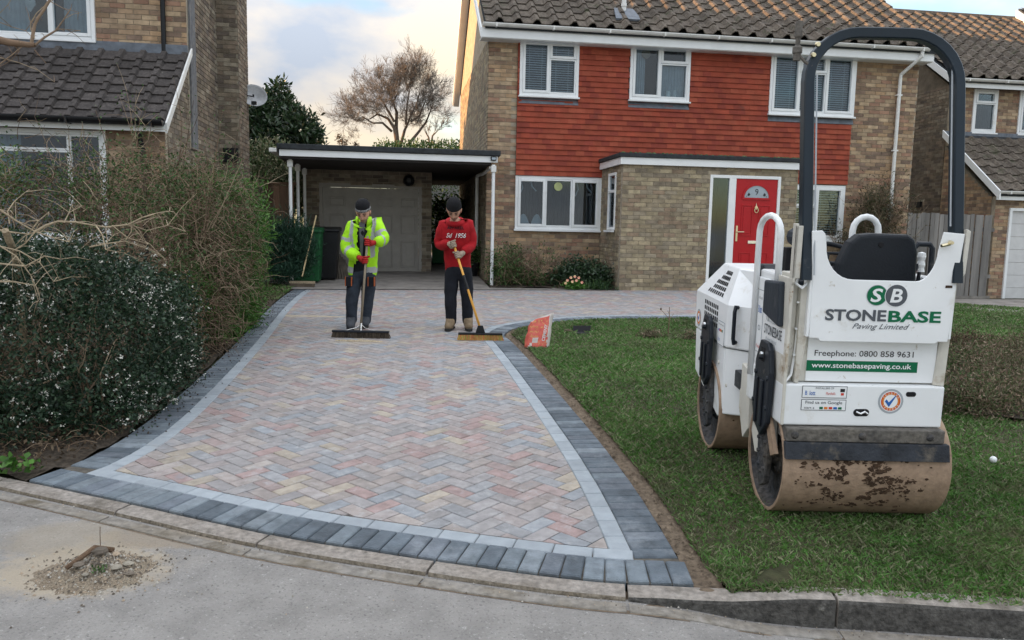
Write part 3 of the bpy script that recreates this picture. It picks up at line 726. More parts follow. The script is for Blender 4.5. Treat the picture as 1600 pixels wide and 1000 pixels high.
# ------------------------------------------------------------------ grass blades
rng = np.random.default_rng(3)
def blades(n, poly, rmax, hmul=1., rmin=2.8, holes=(), name='lawn_grass', power=1.5, a0=-.35, a1=1.25):
    r_ = (rmin**(2-power)+rng.random(n*2)*(rmax**(2-power)-rmin**(2-power)))**(1/(2-power)); a = rng.uniform(a0, a1, n*2)
    x = r_*np.sin(a); y = r_*np.cos(a); k = inpoly(x, y, poly)
    for h_ in holes: k &= ~inpoly(x, y, h_)
    x, y, r_ = x[k], y[k], r_[k]
    pn = np.sin(x*2.1+1.3*np.sin(y*1.7))*np.sin(y*2.6+x)  # clumps
    keep = rng.random(len(x)) < (.78+.3*pn); x, y, r_ = x[keep], y[keep], r_[keep]
    m = len(x); z = gz(x, y)-.004
    h_ = (.014+.018*rng.random(m)+.006*pn[keep])*hmul*(1+.05*r_); w = .0009+.00075*r_
    th = rng.uniform(0, 2*PI, m); ln = rng.uniform(.2, 1.5, m); dth = rng.uniform(0, 2*PI, m)
    bx = np.cos(th)*w; by = np.sin(th)*w; lx = np.cos(dth)*ln*h_; ly = np.sin(dth)*ln*h_
    V = np.stack([np.stack([x-bx, y-by, z], 1), np.stack([x+bx, y+by, z], 1), np.stack([x+bx*.7+lx*.4, y+by*.7+ly*.4, z+h_*.62], 1), np.stack([x+lx, y+ly, z+h_*.95], 1)], 1).reshape(-1, 3)
    i = np.arange(m)*4; Fc = np.concatenate([np.stack([i, i+1, i+2], 1), np.stack([i, i+2, i+3], 1)])
    o = np_mesh(name, V, Fc, MT['grass']); o['kind'] = 'stuff'; return o
bare = [tuple(G(*p)[:2]) for p in [(1170, 918), (1190, 892), (1240, 885), (1236, 912)]]
pit = [tuple(G(*p)[:2]) for p in [(896, 511), (921, 510), (914, 523), (901, 524)]]
hbed_px = [(1478, 640), (1530, 652), (1600, 662), (1700, 668), (1850, 640), (1850, 560), (1700, 540), (1600, 534), (1520, 538), (1478, 548)]
hbed = [tuple(G(*p)[:2]) for p in hbed_px]
blades(620000, lawn, 17.5, holes=(bare, pit, hbed), power=1.25)
lawnL = [tuple(G(*p)[:2]) for p in [(400, 472), (432, 470), (455, 452), (440, 446), (405, 446)]]
patch('side_lawn', lawnL, MT['turf'], .004, None, .1)
blades(16000, lawnL, 15, 1.3, rmin=9, name='side_grass', a0=-.45, a1=-.2)
patch('garden_bed', hbed, MT['soil'], .01, lambda x, y: nz(x, y, 3, .03)+.02, .1)

# ================================================================== HOUSES
def roof(parent, u0, u1, v0, z0, pitch, depth, m, key, verge='both', gauge=.32, w=.30, limit=150, skip=None, limitv=None, name='roof', rollh=.045):
    """front slope starting at eave (v0, z0), going inwards; returns roof part"""
    n = MB(); c, s = math.cos(pitch), math.sin(pitch)
    n.prism([(u0, v0, z0-.03), (u0, v0+depth, z0-.03+depth*s/c), (u0, v0+depth, z0-.10+depth*s/c), (u0, v0, z0-.10)], (u1-u0, 0, 0))
    r_ = n.build(name, MT['felt'], parent)
    nu = int((u1-u0)/w)+1; nv = int(depth/c/gauge)
    if limitv: nv = min(nv, limitv)
    ww = (u1-u0)/nu
    roof_tiles(r_, Vector((u0, v0-.03, z0)), Vector((1, 0, 0)), Vector((0, c, s)), Vector((0, -s, c)), nu, nv, ww, gauge, gauge+.06, m, .03, rollh, key, limit, skip)
    return r_
def gutter(parent, u0, u1, v, z, m, r_=.055, name='gutter', ends=True):
    b = MB(); n = 8; V = []; 
    for u in (u0, u1):
        for i in range(n+1):
            a = PI+PI*i/n; V.append((u, v+r_*math.cos(a), z+r_*math.sin(a)+0))
    b.add(V, [(i, i+1, n+2+i, n+1+i) for i in range(n)]+[tuple(range(n+1)), tuple(range(n+1, 2*n+2))])
    b.box(u0, u1, v-r_-.006, v-r_+.006, z-.012, z+.006)
    k = int((u1-u0)/1.0)
    for i in range(k+1):
        u = u0+.25+i*(u1-u0-.4)/max(k, 1); b.box(u-.015, u+.015, v-r_-.010, v+r_, z-r_-.006, z+.008)
    return b.build(name, m, parent)
def downpipe(parent, pts, m, r_=.034, clips=()):
    b = MB(); b.tube(pts, r_, 10)
    for z in clips: b.box(pts[-1][0]-.055, pts[-1][0]+.055, pts[-1][1]-.03, pts[-1][1]+.045, z-.015, z+.015)
    return b.build('downpipe', m, parent, smooth_=False)

# ---------------- the red hung house
house = thing('brick_house', 'detached house of buff brick with red hung tiles, white windows and a red front door', 'house', HM)
fz = .36
W1 = (-1.665, -.53, 3.97, 5.01); W2 = (.475, 1.68, 3.98, 5.03); W3 = (3.33, 5.15, 3.83, 5.05)
WL = (-1.70, .0, 1.46, 2.478); WR = (3.32, 5.10, 1.35, 2.465)
holes = [W1, W2, W3, WL, WR]
frontf = lambda a, z, d: Vector((a, 1.45-d, z))
hungzone = lambda a, z: -1.70 < a < 5.14 and z > 2.47
wall(house, 'front_wall', MT['mortar'], MT['brick_warm'], 'bw', -2.25, 6.55, .1, 5.05, holes, frontf, bricklimit=130, clip=lambda a, z: hungzone(a, z) or z < .3)
wall(house, 'side_wall', MT['mortar'], MT['brick'], 'bn', 1.45, 8.1, .1, 5.0, [], lambda a, z, d: Vector((-2.25-d, a, z)), bricklimit=30, clip=lambda a, z: z < .3)
b = MB(); b.prism([(-2.25, 1.46, 5.0), (-2.25, 8.1, 5.0), (-2.25, 4.8, 7.25)], (.12, 0, 0)); b.box(6.45, 6.55, 1.56, 8.1, .1, 5.05); b.box(-2.25, 6.55, 8.0, 8.1, .1, 5.05)
b.prism([(6.43, 1.46, 5.0), (6.43, 8.1, 5.0), (6.43, 4.8, 7.25)], (.12, 0, 0)); b.build('gable', MT['mortar'], house)
# red hung tiles
cb = MB()
for (x, X, z, Z) in rects(-1.70, 5.13, 2.49, 5.05, holes): cb.box(x, X, 1.425, 1.4495, z, Z)
clad = cb.build('tile_cladding', MT['hung_back'], house)
tb = MB(); tb.add([(0, 0, 0), (1, 0, 0), (1, .022, 1), (0, .022, 1), (0, .012, 0), (1, .012, 0)], [(0, 1, 2, 3), (1, 0, 4, 5), (0, 3, 4), (1, 5, 2)])
htm = tb.mesh('hung_tile', MT['hung']); WM = []
for r_ in range(26):
    z = 2.485+r_*.1; x = -1.70-(.0825 if r_ % 2 else 0)
    while x < 5.13:
        segs = [(-1.70, 5.13)]
        for h in holes:
            if h[2]-.13 < z+.05 < h[3] and h is not WL and h is not WR:
                ns = []
                for s_ in segs:
                    if h[0] > s_[0]: ns.append((s_[0], min(h[0], s_[1])))
                    if h[1] < s_[1]: ns.append((max(h[1], s_[0]), s_[1]))
                segs = [q for q in ns if q[1]-q[0] > .01]
        for s_ in segs:
            p, q = max(x, s_[0]), min(x+.1645, s_[1])
            if q-p > .025:
                j = random.uniform(0, .005)
                WM.append(Matrix(((q-p, 0, 0, p), (0, 1, 0, 1.392-j), (0, 0, .112, z), (0, 0, 0, 1))))
        x += .1655
pieces('hung_tile', clad, WM, htm, MT['hung'], 300)
for nme, w_ in (('lead_apron', W1), ('lead_apron', W2), ('lead_apron', W3)):
    b = MB(); b.prism([(w_[0]-.01, 1.39, w_[2]-.145), (w_[0]-.01, 1.43, w_[2]-.03), (w_[0]-.01, 1.45, w_[2]-.03), (w_[0]-.01, 1.45, w_[2]-.145)], (w_[1]-w_[0]+.02, 0, 0)); b.build(nme, MT['lead'], house, bevel=.004)
wa = window(house, *W1, 1.41, [(0, .5, 0, 1, True), (.5, 1, 0, .69, False), (.5, 1, .69, 1, True)], blind=[(0, .5, 22), (.5, 1, 22)])
wb = window(house, *W2, 1.41, [(0, .5, 0, 1, True), (.5, 1, 0, .69, False), (.5, 1, .69, 1, True)])
drape(wb, .55, .80, 4.03, 4.98, 1.52, MT['curtain'], 6); drape(wb, 1.10, 1.60, 4.03, 4.70, 1.50, MT['curtain'], 9, .012)
b = MB(); b.lathe([(.0, -.004), (.085, -.004), (.09, 0), (.085, .004), (0, .004)], (.80, 1.47, 4.86), 18, 'Y'); b.build('hanging_disc', mat('bronze disc', (.25, .19, .13), rough=.5), wb)
b = MB(); b.lathe([(0, 0), (.05, 0), (.055, .10), (.04, .13), (0, .13)], (1.28, 1.49, 4.05), 10); b.lathe([(0, 0), (.03, 0), (.035, .09), (.02, .16), (0, .16)], (1.42, 1.50, 4.05), 10); b.build('windowsill_jar', MT['white'], wb)
wc = window(house, *W3, 1.41, [(0, .33, 0, 1, True), (.33, .66, 0, .69, False), (.33, .66, .69, 1, True), (.66, 1, 0, 1, True)], blind=[(0, .33, 26), (.33, .66, 26), (.66, 1, 26)])
wd = window(house, *WL, 1.44, [(0, .335, 0, 1, True), (.335, .665, 0, 1, False), (.665, 1, 0, 1, True)])
drape(wd, -1.63, -.07, 1.5, 2.43, 1.66, MT['curtain_dark'], 22, .018)
b = MB(); 
for xx in (-1.42, -.32):
    b.tube([(xx-.15, 1.56, 2.42), (xx-.12, 1.55, 2.25), (xx-.17, 1.56, 2.12)], .012, 6); b.tube([(xx+.03, 1.56, 2.42), (xx+.07, 1.55, 2.28), (xx+.15, 1.56, 2.2)], .012, 6)
b.build('net_swag', MT['curtain'], wd)
b = MB(); n = 14
P1 = [(-1.63+i/n*.52, 1.55, 1.50+.26*abs(math.sin(PI*(i/n)*2*.98+.2))**.8) for i in range(n+1)]
b.add([p for q in P1 for p in ((q[0], q[1], 1.5), q)], [(2*i, 2*i+2, 2*i+3, 2*i+1) for i in range(n)]); b.build('net_curtain', MT['curtain'], wd)
b = MB(); b.lathe([(0, -.003), (.078, -.003), (.082, 0), (.078, .003), (0, .003)], (-.86, 1.435, 2.29), 24, 'Y'); b.build('window_vent_disc', mat('green plastic vent', (.38, .42, .20), rough=.5), wd)
we = window(house, *WR, 1.44, [(0, .36, 0, 1, True), (.36, .66, 0, .62, False), (.36, .66, .62, 1, True), (.66, 1, 0, 1, True)], blind=[(.36, .66, 20), (.66, 1, 20)])
# eaves
b = MB(); b.box(-2.42, 6.62, 1.135, 1.16, 4.935, 5.105); b.build('fascia', MT['white'], house, bevel=.004)
b = MB(); b.box(-2.42, 6.62, 1.162, 1.45, 4.925, 4.945); b.box(-2.40, -2.26, 1.17, 1.44, 4.946, 5.06); b.build('soffit', MT['white'], house)
gutter(house, -2.41, 6.47, 1.07, 5.165, MT['gutterw'])
roof(house, -2.36, 6.68, 1.10, 5.18, R(35), 3.72, MT['rooftile'], 'main', gauge=.325, w=.36, limit=210, rollh=.078)
b = MB(); c35, s35 = math.cos(R(35)), math.sin(R(35))
b.prism([(-2.36, 8.5, 5.15), (-2.36, 4.82, 7.76), (-2.36, 4.82, 7.68), (-2.36, 8.5, 5.07)], (9.04, 0, 0)); b.build('rear_roof', MT['rooftile'], house)
b = MB(); b.tube([(-2.37, 4.82, 7.78), (6.69, 4.82, 7.78)], .12, 10); b.build('ridge_tiles', MT['rooftile'], house)
for uu, nm in ((-2.44, 'bargeboard'), (6.62, 'bargeboard')):
    b = MB(); b.prism([(uu, 4.82, 7.66), (uu, 8.62, 4.96), (uu, 8.62, 4.80), (uu, 4.82, 7.48)], (.03, 0, 0)); b.prism([(uu, 4.81, 7.66), (uu, 1.15, 5.10), (uu, 1.15, 4.94), (uu, 4.81, 7.48)], (.03, 0, 0)); b.build(nm, MT['white'], house)
b = MB(); b.prism([(-2.409, 4.82, 7.5), (-2.409, 8.6, 4.8), (-2.409, 8.6, 4.78), (-2.409, 4.82, 7.48)], (.15, 0, 0)); b.build('gable_soffit', MT['white'], house)
# flue
fl = MB(); fl.lathe([(.045, 0), (.045, .62), (.058, .63), (.058, .70), (0, .70)], (.40, 1.72, 5.50), 12); fl.lathe([(.055, .28), (.055, .34)], (.40, 1.72, 5.5), 12); f = fl.build('flue_pipe', MT['gutterw'], house, smooth_=False)
b = MB(); b.prism([(.15, 1.36, 5.43), (.66, 1.36, 5.43), (.60, 1.80, 5.74), (.22, 1.80, 5.74)], (0, -.02, .03)); b.build('lead_slate', MT['lead'], house)
# right downpipe
downpipe(house, [(6.33, 1.07, 5.10), (6.33, 1.07, 5.02), (6.10, 1.36, 4.70), (6.10, 1.37, 4.6), (6.10, 1.37, .38)], MT['gutterw'], .036, (4.3, 3.2, 2.1, 1.0))
# ---------------- porch
pf = lambda a, z, d: Vector((a, -d, z)); DH = (1.62, 2.97, .38, 2.50)
wall(house, 'porch_wall', MT['mortar'], MT['brick'], 'bn', 0, 3.30, .1, 2.64, [DH], pf, bricklimit=130, clip=lambda a, z: z < .25)
SWn = (.36, .86, 1.48, 2.52)
wall(house, 'porch_side_wall', MT['mortar'], MT['brick'], 'bn', .10, 1.449, .1, 2.64, [SWn], lambda a, z, d: Vector((-d, a, z)), thick=.098, bricklimit=10, clip=lambda a, z: z < .25)
b = MB(); b.box(3.2, 3.30, .1, 1.44, .1, 2.64); b.build('porch_side_wall', MT['mortar'], house)
sw_ = MB(); 
sw_.box(-.03, .05, .36, .41, 1.48, 2.52); sw_.box(-.03, .05, .81, .86, 1.48, 2.52); sw_.box(-.03, .05, .41, .81, 1.48, 1.53); sw_.box(-.03, .05, .41, .81, 2.47, 2.52); sw_.box(-.03, .05, .41, .81, 2.16, 2.21)
w_ = sw_.build('window', MT['white'], house, bevel=.005); b = MB(); b.box(0, .005, .41, .81, 1.53, 2.16); b.build('pane', MT['glass'], w_); b = MB(); b.box(0, .005, .41, .81, 2.21, 2.47); b.build('pane', MT['glass'], w_)
b = MB(); b.box(.3, .31, .36, .86, 1.48, 2.52); b.build('room', MT['interior'], w_); b = MB(); b.box(-.08, -.031, .33, .89, 1.44, 1.475); b.build('sill', MT['white'], w_)
b = MB(); b.box(-.06, 3.33, -.06, -.035, 2.63, 2.755); b.box(-.06, -.035, -.034, 1.44, 2.63, 2.755); b.box(3.305, 3.33, -.034, 1.44, 2.63, 2.755); b.build('porch_fascia', MT['white'], house, bevel=.004)
b = MB(); b.box(-.09, 3.36, -.09, 1.39, 2.757, 2.83); b.box(-.034, 3.30, -.034, 1.44, 2.645, 2.752); b.build('porch_roof', MT['felt'], house, bevel=.01)
b = MB(); 
for i in range(60):
    x = random.uniform(-.05, 3.3); b.lathe([(0, 0), (.03, 0), (.02, .016), (0, .022)], (x, -.05+random.uniform(-.02, .06), 2.829), 6)
b.build('moss', MT['lf_mid'], house, stuff=True)
# front door set
b = MB(); frame_mb(b, 1.62, 2.97, .38, 2.50, -.02, .06, .055); b.box(1.985, 2.115, -.02, .06, .435, 2.445)
dfr = b.build('door_frame', MT['white'], house, bevel=.006)
b = MB(); b.box(1.675, 1.985, .01, .016, .435, 2.445); b.build('pane', MT['glass'], dfr)
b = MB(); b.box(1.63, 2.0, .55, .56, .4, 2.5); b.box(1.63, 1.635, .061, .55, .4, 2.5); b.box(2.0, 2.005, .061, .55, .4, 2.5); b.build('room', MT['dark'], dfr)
b = MB(); b.box(2.118, 2.912, -.004, .05, .437, 2.443)
for (x0, x1, z0, z1) in ((2.24, 2.46, 1.42, 1.98), (2.57, 2.79, 1.42, 1.98), (2.24, 2.46, .60, 1.12), (2.57, 2.79, .60, 1.12)):
    frame_mb(b, x0, x1, z0, z1, -.014, -.004, .02); b.box(x0+.04, x1-.04, -.011, -.004, z0+.04, z1-.04)
door = b.build('door', MT['reddoor'], house, bevel=.004)
def arc(r_, n=16): return [(2.515+r_*math.cos(PI*i/n), r_*math.sin(PI*i/n)*.92) for i in range(n+1)]
b = MB(); A1, A2 = arc(.275), arc(.235)
for i in range(16): b.prism([(A1[i][0], -.018, 2.11+A1[i][1]), (A1[i+1][0], -.018, 2.11+A1[i+1][1]), (A2[i+1][0], -.018, 2.11+A2[i+1][1]), (A2[i][0], -.018, 2.11+A2[i][1])], (0, .012, 0))
b.box(2.24, 2.79, -.018, -.006, 2.075, 2.109); b.build('fanlight_moulding', MT['reddoor'], door)
b = MB(); b.prism([(p[0], -.006, 2.11+p[1]) for p in arc(.234)], (0, -.003, 0)); b.build('fanlight', MT['frost'], door)
RX = Matrix.Rotation(PI/2, 4, 'X')
ink = mat('black lettering', (.02, .02, .022), bump=0, amt=.05, rough=.5)
text('9', Matrix.Translation((2.515, -.011, 2.215)) @ RX, .062, .105, ink, door, name='house_number')
b = MB()
for sx in (-1, 1):
    x = 2.515+sx*.15; b.prism([(x-.028, -.0105, 2.16), (x, -.0105, 2.135), (x+.028, -.0105, 2.165), (x, -.0105, 2.20)], (0, -.002, 0)); b.prism([(x+sx*.02, -.0105, 2.145), (x+sx*.05, -.0105, 2.125), (x+sx*.055, -.0105, 2.135)], (0, -.002, 0))
b.build('etched_rose', ink, door)
b = MB(); b.lathe([(0, -.02), (.03, -.02), (.032, 0), (0, 0)], (2.515, -.01, 1.93), 12, 'Y'); b.tube([(2.515+.035*math.cos(2*PI*i/12), -.035, 1.885+.045*math.sin(2*PI*i/12)) for i in range(12)], .008, 6, closed=True); b.lathe([(0, 0), (.012, 0), (0, .07)], (2.515, -.02, 1.955), 8); b.build('knocker', MT['brass'], door)
b = MB(); b.box(2.39, 2.64, -.022, -.004, 1.28, 1.335); b.build('letterbox', MT['chrome'], door, bevel=.004)
b = MB(); b.box(2.15, 2.185, -.018, -.004, 1.32, 1.60); b.tube([(2.168, -.018, 1.49), (2.168, -.055, 1.49), (2.29, -.058, 1.49)], .010, 8); b.build('handle', MT['brass'], door)
b = MB(); b.lathe([(0, 0), (.022, 0), (.022, .05), (0, .06)], (.72, 1.345, 2.88), 8, 'Z'); b.build('outside_sensor', MT['blackp'], house)
b = MB(); b.box(2.0, 2.9, -.30, -.04, .2, .43); b.build('door_step', MT['concrete'], house, bevel=.01)

# ---------------- carport with its garage
cp = thing('carport', 'white fronted flat roofed carport between the left house and the red tiled house', 'carport', HM)
b = MB(); b.box(-5.96, -2.15, .62, .65, 2.64, 2.75); b.build('fascia', MT['white'], cp, bevel=.004)
b = MB(); b.box(-6.0, -2.10, .58, 8.2, 2.755, 2.85); b.build('roof', MT['felt'], cp, bevel=.012)
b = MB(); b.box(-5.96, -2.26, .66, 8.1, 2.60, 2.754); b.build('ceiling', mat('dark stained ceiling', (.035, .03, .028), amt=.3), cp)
b = MB(); b.box(-6.13, -6.0, .60, 8.1, 2.70, 2.77); b.build('gutter', MT['gutterw'], cp, bevel=.01)
def cpost(u, v, lab=None, z1=2.60):
    b = MB(); b.tube([(u, v, .38), (u, v, z1)], .030, 10); p = b.build('post', MT['white'], cp, label=lab)
    b = MB(); b.box(u-.045, u+.045, v-.045, v+.045, z1-.13, z1-.02); b.build('post_bracket', MT['gutterw'], p); b = MB(); b.box(u-.035, u+.035, v-.035, v+.035, .36, .43); b.build('post_foot', MT['blackp'], p)
cpost(-2.225, .60); cpost(-5.80, .80); cpost(-5.80, 1.85); cpost(-5.80, 2.95)
b = MB(); b.tube([(-2.26, .72, 2.56), (-2.3, 1.6, 2.50), (-2.33, 2.5, 2.52)], .03, 8); b.tube([(-2.33, 2.5, 2.5), (-2.33, 2.5, .4)], .035, 8); b.build('waste_pipe', MT['gutterw'], cp)
gar = thing('garage', 'brick garage with a cream panelled door at the back of the carport', 'garage', HM)
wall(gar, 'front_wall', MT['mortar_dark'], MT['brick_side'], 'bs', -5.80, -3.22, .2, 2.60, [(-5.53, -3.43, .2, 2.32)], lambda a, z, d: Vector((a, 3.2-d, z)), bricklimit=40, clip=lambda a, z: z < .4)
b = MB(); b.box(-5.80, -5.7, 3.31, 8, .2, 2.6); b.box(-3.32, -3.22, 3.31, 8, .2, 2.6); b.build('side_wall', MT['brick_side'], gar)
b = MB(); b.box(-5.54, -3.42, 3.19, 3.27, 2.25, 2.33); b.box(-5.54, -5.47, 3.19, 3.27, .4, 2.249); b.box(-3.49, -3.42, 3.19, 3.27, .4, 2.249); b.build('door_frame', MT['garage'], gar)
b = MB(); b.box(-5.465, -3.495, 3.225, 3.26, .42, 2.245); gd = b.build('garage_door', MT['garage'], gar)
for i in range(4):
    for j, (z0, z1) in enumerate(((1.86, 2.05), (1.30, 1.70), (.60, 1.16))):
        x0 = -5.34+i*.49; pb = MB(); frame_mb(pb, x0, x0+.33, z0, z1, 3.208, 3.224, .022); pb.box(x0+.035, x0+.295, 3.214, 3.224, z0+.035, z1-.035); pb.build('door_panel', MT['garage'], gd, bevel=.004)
b = MB(); b.box(-4.50, -4.44, 3.17, 3.22, 1.19, 1.23); b.build('handle', MT['blackp'], gd)
hang = thing('wall_lantern', 'dark round wall light under the carport roof beside the garage door', 'lamp', HM @ Matrix.Translation((-3.70, 3.15, 2.42)))
b = MB(); b.lathe([(0, -.10), (.05, -.10), (.10, -.06), (.12, 0), (.10, .03), (0, .04)], (0, -.02, 0), 12, 'Y'); b.build('lamp_body', MT['blackp'], hang); b = MB(); b.lathe([(.125, -.02), (.125, .0)], (0, -.02, 0), 12, 'Y'); b.build('rim', MT['blackp'], hang)
sl = thing('security_light', 'small black security light at the right end of the white carport fascia', 'lamp', HM @ Matrix.Translation((-2.23, .60, 2.705)))
b = MB(); b.box(-.05, .05, -.05, .01, -.035, .035); b.build('housing', MT['blackp'], sl, bevel=.008); b = MB(); b.box(-.035, .035, -.054, -.0505, -.02, .02); b.build('lens', MT['frost'], sl)

# ---------------- left house
lh = thing('neighbour_house', 'brick house on the left with a dark tiled lean-to roof above the hedge', 'house', HM)
UL = -7.10
w1 = (-11.2, -8.39, 4.12, 5.05)
wall(lh, 'front_wall', MT['mortar'], MT['brick_warm'], 'bw', -20, UL, 2.6, 5.15, [w1], lambda a, z, d: Vector((a, -.70-d, z)), bricklimit=110, clip=lambda a, z: z < 4.05 or a < -10.5)
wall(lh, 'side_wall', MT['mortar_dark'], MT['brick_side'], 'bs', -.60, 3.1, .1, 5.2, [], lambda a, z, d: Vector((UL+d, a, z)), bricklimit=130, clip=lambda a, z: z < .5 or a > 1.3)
b = MB(); b.prism([(UL-.1, -.6, 5.2), (UL-.1, 3.1, 5.2), (UL-.1, 1.25, 6.85)], (.1, 0, 0)); b.box(-11, UL, 3.0, 3.1, .1, 5.2); b.build('gable', MT['brick_side'], lh); b = MB(); b.box(-20, -11, -.59, 6.5, .1, 5.6); b.prism([(-20, -.6, 5.6), (-20, 6.5, 5.6), (-20, 2.95, 8.3)], (9, 0, 0)); b.build('shade_block', MT['brick_side'], lh)  # the tall block is unseen, added to cast shade on the red tiled house
# corner stone of rendered, rough hung cladding at the corner
b = MB(); b.box(UL+.002, UL+.03, -.62, -.30, 2.6, 5.2); b.build('slate_strip', mat('grey slate strip', (.12, .13, .15), c2=(.2, .2, .2), sc_=10, amt=.5, bump=1., bsc=30, stretch=(1, 1, .2)), lh)
wall(lh, 'lean_to_wall', MT['mortar'], MT['brick_side'], 'bs', -1.90, -.701, .1, 3.9, [], lambda a, z, d: Vector((UL+d, a, z)), thick=.1, bricklimit=30, clip=lambda a, z: z < .5 or z > 2.72+(a+2.0)*.90)
for q in lh.children:
    if q.name.startswith('lean_to_wall'):      # cut the top of that wall to the roof slope
        bmx = bmesh.new(); bmx.from_mesh(q.data)
        for v in bmx.verts:
            v.co.z = min(v.co.z, 2.74+(v.co.y+2.0)*.90)
        bmx.to_mesh(q.data); bmx.free()
wf = (-11.4, -7.87, 1.2, 2.68)
wall(lh, 'lean_to_front', MT['mortar'], MT['brick_warm'], 'bw', -20, UL, .1, 2.72, [wf], lambda a, z, d: Vector((a, -2.0-d, z)), bricklimit=20, clip=lambda a, z: z < .5 or a < -8.5)
window(lh, -11.2, -8.39, 4.12, 5.05, -.72, [(0, .79, 0, 1, False), (.79, 1, 0, 1, True)])
for q in lh.children:
    if q.name.startswith('window'): ww = q
drape(ww, -8.90, -8.45, 4.17, 5.0, -.50, MT['curtain'], 7, .02); drape(ww, -10.0, -9.38, 4.17, 5.0, -.50, MT['curtain'], 9, .02)
b = MB(); hp = [(0, -.11), (.075, 0), (.07, .06), (.035, .08), (0, .055), (-.035, .08), (-.07, .06), (-.075, 0)]
b.prism([(-9.33+p[0], -.60, 4.63+p[1]) for p in hp], (0, .012, 0)); b.build('hanging_heart', mat('white wicker', (.6, .62, .64), bump=1, bsc=60), ww)
window(lh, *wf, -2.0, [(0, .88, .84, 1, False), (0, .88, 0, .84, False), (.88, 1., 0, 1, False)], fr=.06)
for q in lh.children:
    if q.name.startswith('window') and q is not ww: wlow = q
drape(wlow, -9.6, -9.05, 1.3, 2.62, -1.75, MT['curtain'], 9, .02)
c43 = math.atan2(1.25, 1.42)
roof(lh, -20, UL+.05, -2.12, 2.80, c43, 1.40, MT['rooftile2'], 'lean', gauge=.215, w=.30, limit=150, name='lean_to_roof', rollh=.042)
b = MB(); b.box(-20, UL+.06, -2.19, -2.165, 2.680, 2.775); b.build('fascia', MT['white'], lh)
gutter(lh, -20, UL+.05, -2.265, 2.818, MT['blackp'], .075)
b = MB(); b.box(-20, UL+.02, -.78, -.71, 3.97, 4.12); b.prism([(-20, -.78, 3.98), (-20, -.90, 3.90), (-20, -.90, 3.87), (-20, -.78, 3.94)], (20+UL+.02, 0, 0)); b.build('lead_flashing', MT['lead'], lh)
b = MB(); b.prism([(UL+.055, -2.19, 2.80), (UL+.055, -.72, 4.09), (UL+.055, -.72, 3.99), (UL+.055, -2.19, 2.66)], (.025, 0, 0)); b.build('bargeboard', MT['gutterw'], lh)
downpipe(lh, [(-7.42, -.76, 5.4), (-7.42, -.76, 3.98)], MT['blackp'], .036); downpipe(lh, [(-7.42, -2.16, 2.74), (-7.38, -2.07, 2.45), (-7.38, -2.06, .3)], MT['blackp'], .036)
# chimney breast on the side wall
cbv0, cbv1, cbu = 1.30, 2.2, UL+.36
wall(lh, 'chimney_breast', MT['mortar_dark'], MT['brick_side'], 'bs', UL+.001, cbu, .1, 8.4, [], lambda a, z, d: Vector((a, cbv0-d, z)), thick=.3, bricklimit=30, clip=lambda a, z: z < .5 or z > 6.5)
wall(lh, 'chimney_breast_side', MT['mortar_dark'], MT['brick_side'], 'bs', cbv0+.001, cbv1, .1, 8.4, [], lambda a, z, d: Vector((cbu+d, a, z)), thick=.2, bricklimit=12, clip=lambda a, z: z < .5 or z > 6.5)
vb = MB(); vb.box(UL+.08, cbu-.02, cbv0-.05, cbv0-.018, 2.55, 2.80)
for i in range(4): vb.box(UL+.09, cbu-.03, cbv0-.062, cbv0-.05, 2.57+i*.06, 2.60+i*.06)
vb.build('air_vent', MT['blackp'], lh)
roof(lh, -11, UL+.12, -.98, 5.30, R(37), 2.23, MT['rooftile2'], 'lmain', gauge=.33, w=.32, limit=4)
b = MB(); b.prism([(-11, 3.45, 5.3), (-11, 1.25, 6.98), (-11, 1.25, 6.90), (-11, 3.45, 5.22)], (11+UL+.12, 0, 0)); b.build('rear_roof', MT['rooftile2'], lh); b = MB(); b.box(-11, UL+.13, 3.40, 3.52, 5.12, 5.24); b.build('rear_gutter', MT['gutterw'], lh)
b = MB(); b.prism([(-20.2, -.9, 5.55), (-20.2, 2.95, 8.5), (-20.2, 6.8, 5.55), (-20.2, 6.8, 5.45), (-20.2, 2.95, 8.38), (-20.2, -.9, 5.45)], (9.4, 0, 0)); b.build('shade_block_roof', MT['rooftile2'], lh)  # unseen high ridge, set for the shadow it throws on the tiled roof

# ---------------- right house
rh = thing('right_neighbour_house', 'brick house on the right with a tiled garage roof and grey plank fence beside it', 'house', HM)
UR = 8.88
rw1 = (9.42, 10.05, 3.93, 4.93); rw2 = (10.62, 11.8, 3.93, 4.93)
wall(rh, 'front_wall', MT['mortar'], MT['brick_warm'], 'bw', UR, 18, .0, 5.0, [rw1, rw2], lambda a, z, d: Vector((a, 3.5-d, z)), bricklimit=50, clip=lambda a, z: z < 3.8 or a > 12)
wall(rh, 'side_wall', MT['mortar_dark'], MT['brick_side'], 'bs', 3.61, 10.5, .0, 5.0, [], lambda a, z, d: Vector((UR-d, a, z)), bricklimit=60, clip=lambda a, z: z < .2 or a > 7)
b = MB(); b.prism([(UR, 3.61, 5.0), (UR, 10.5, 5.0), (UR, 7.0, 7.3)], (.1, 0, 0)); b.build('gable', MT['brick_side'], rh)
window(rh, *rw1, 3.49, [(0, 1, 0, .7, False), (0, 1, .7, 1, True)]); window(rh, *rw2, 3.49, [(0, .5, 0, 1, True), (.5, 1, 0, 1, False)])
roof(rh, UR-.12, 18, 3.18, 5.10, R(33.5), 3.62, MT['rooftile'], 'rmain', gauge=.33, w=.34, limit=110, rollh=.072)
b = MB(); b.prism([(UR-.12, 10.6, 5.05), (UR-.12, 6.8, 7.48), (UR-.12, 6.8, 7.42), (UR-.12, 10.6, 4.98)], (9.2, 0, 0)); b.build('rear_roof', MT['rooftile'], rh)
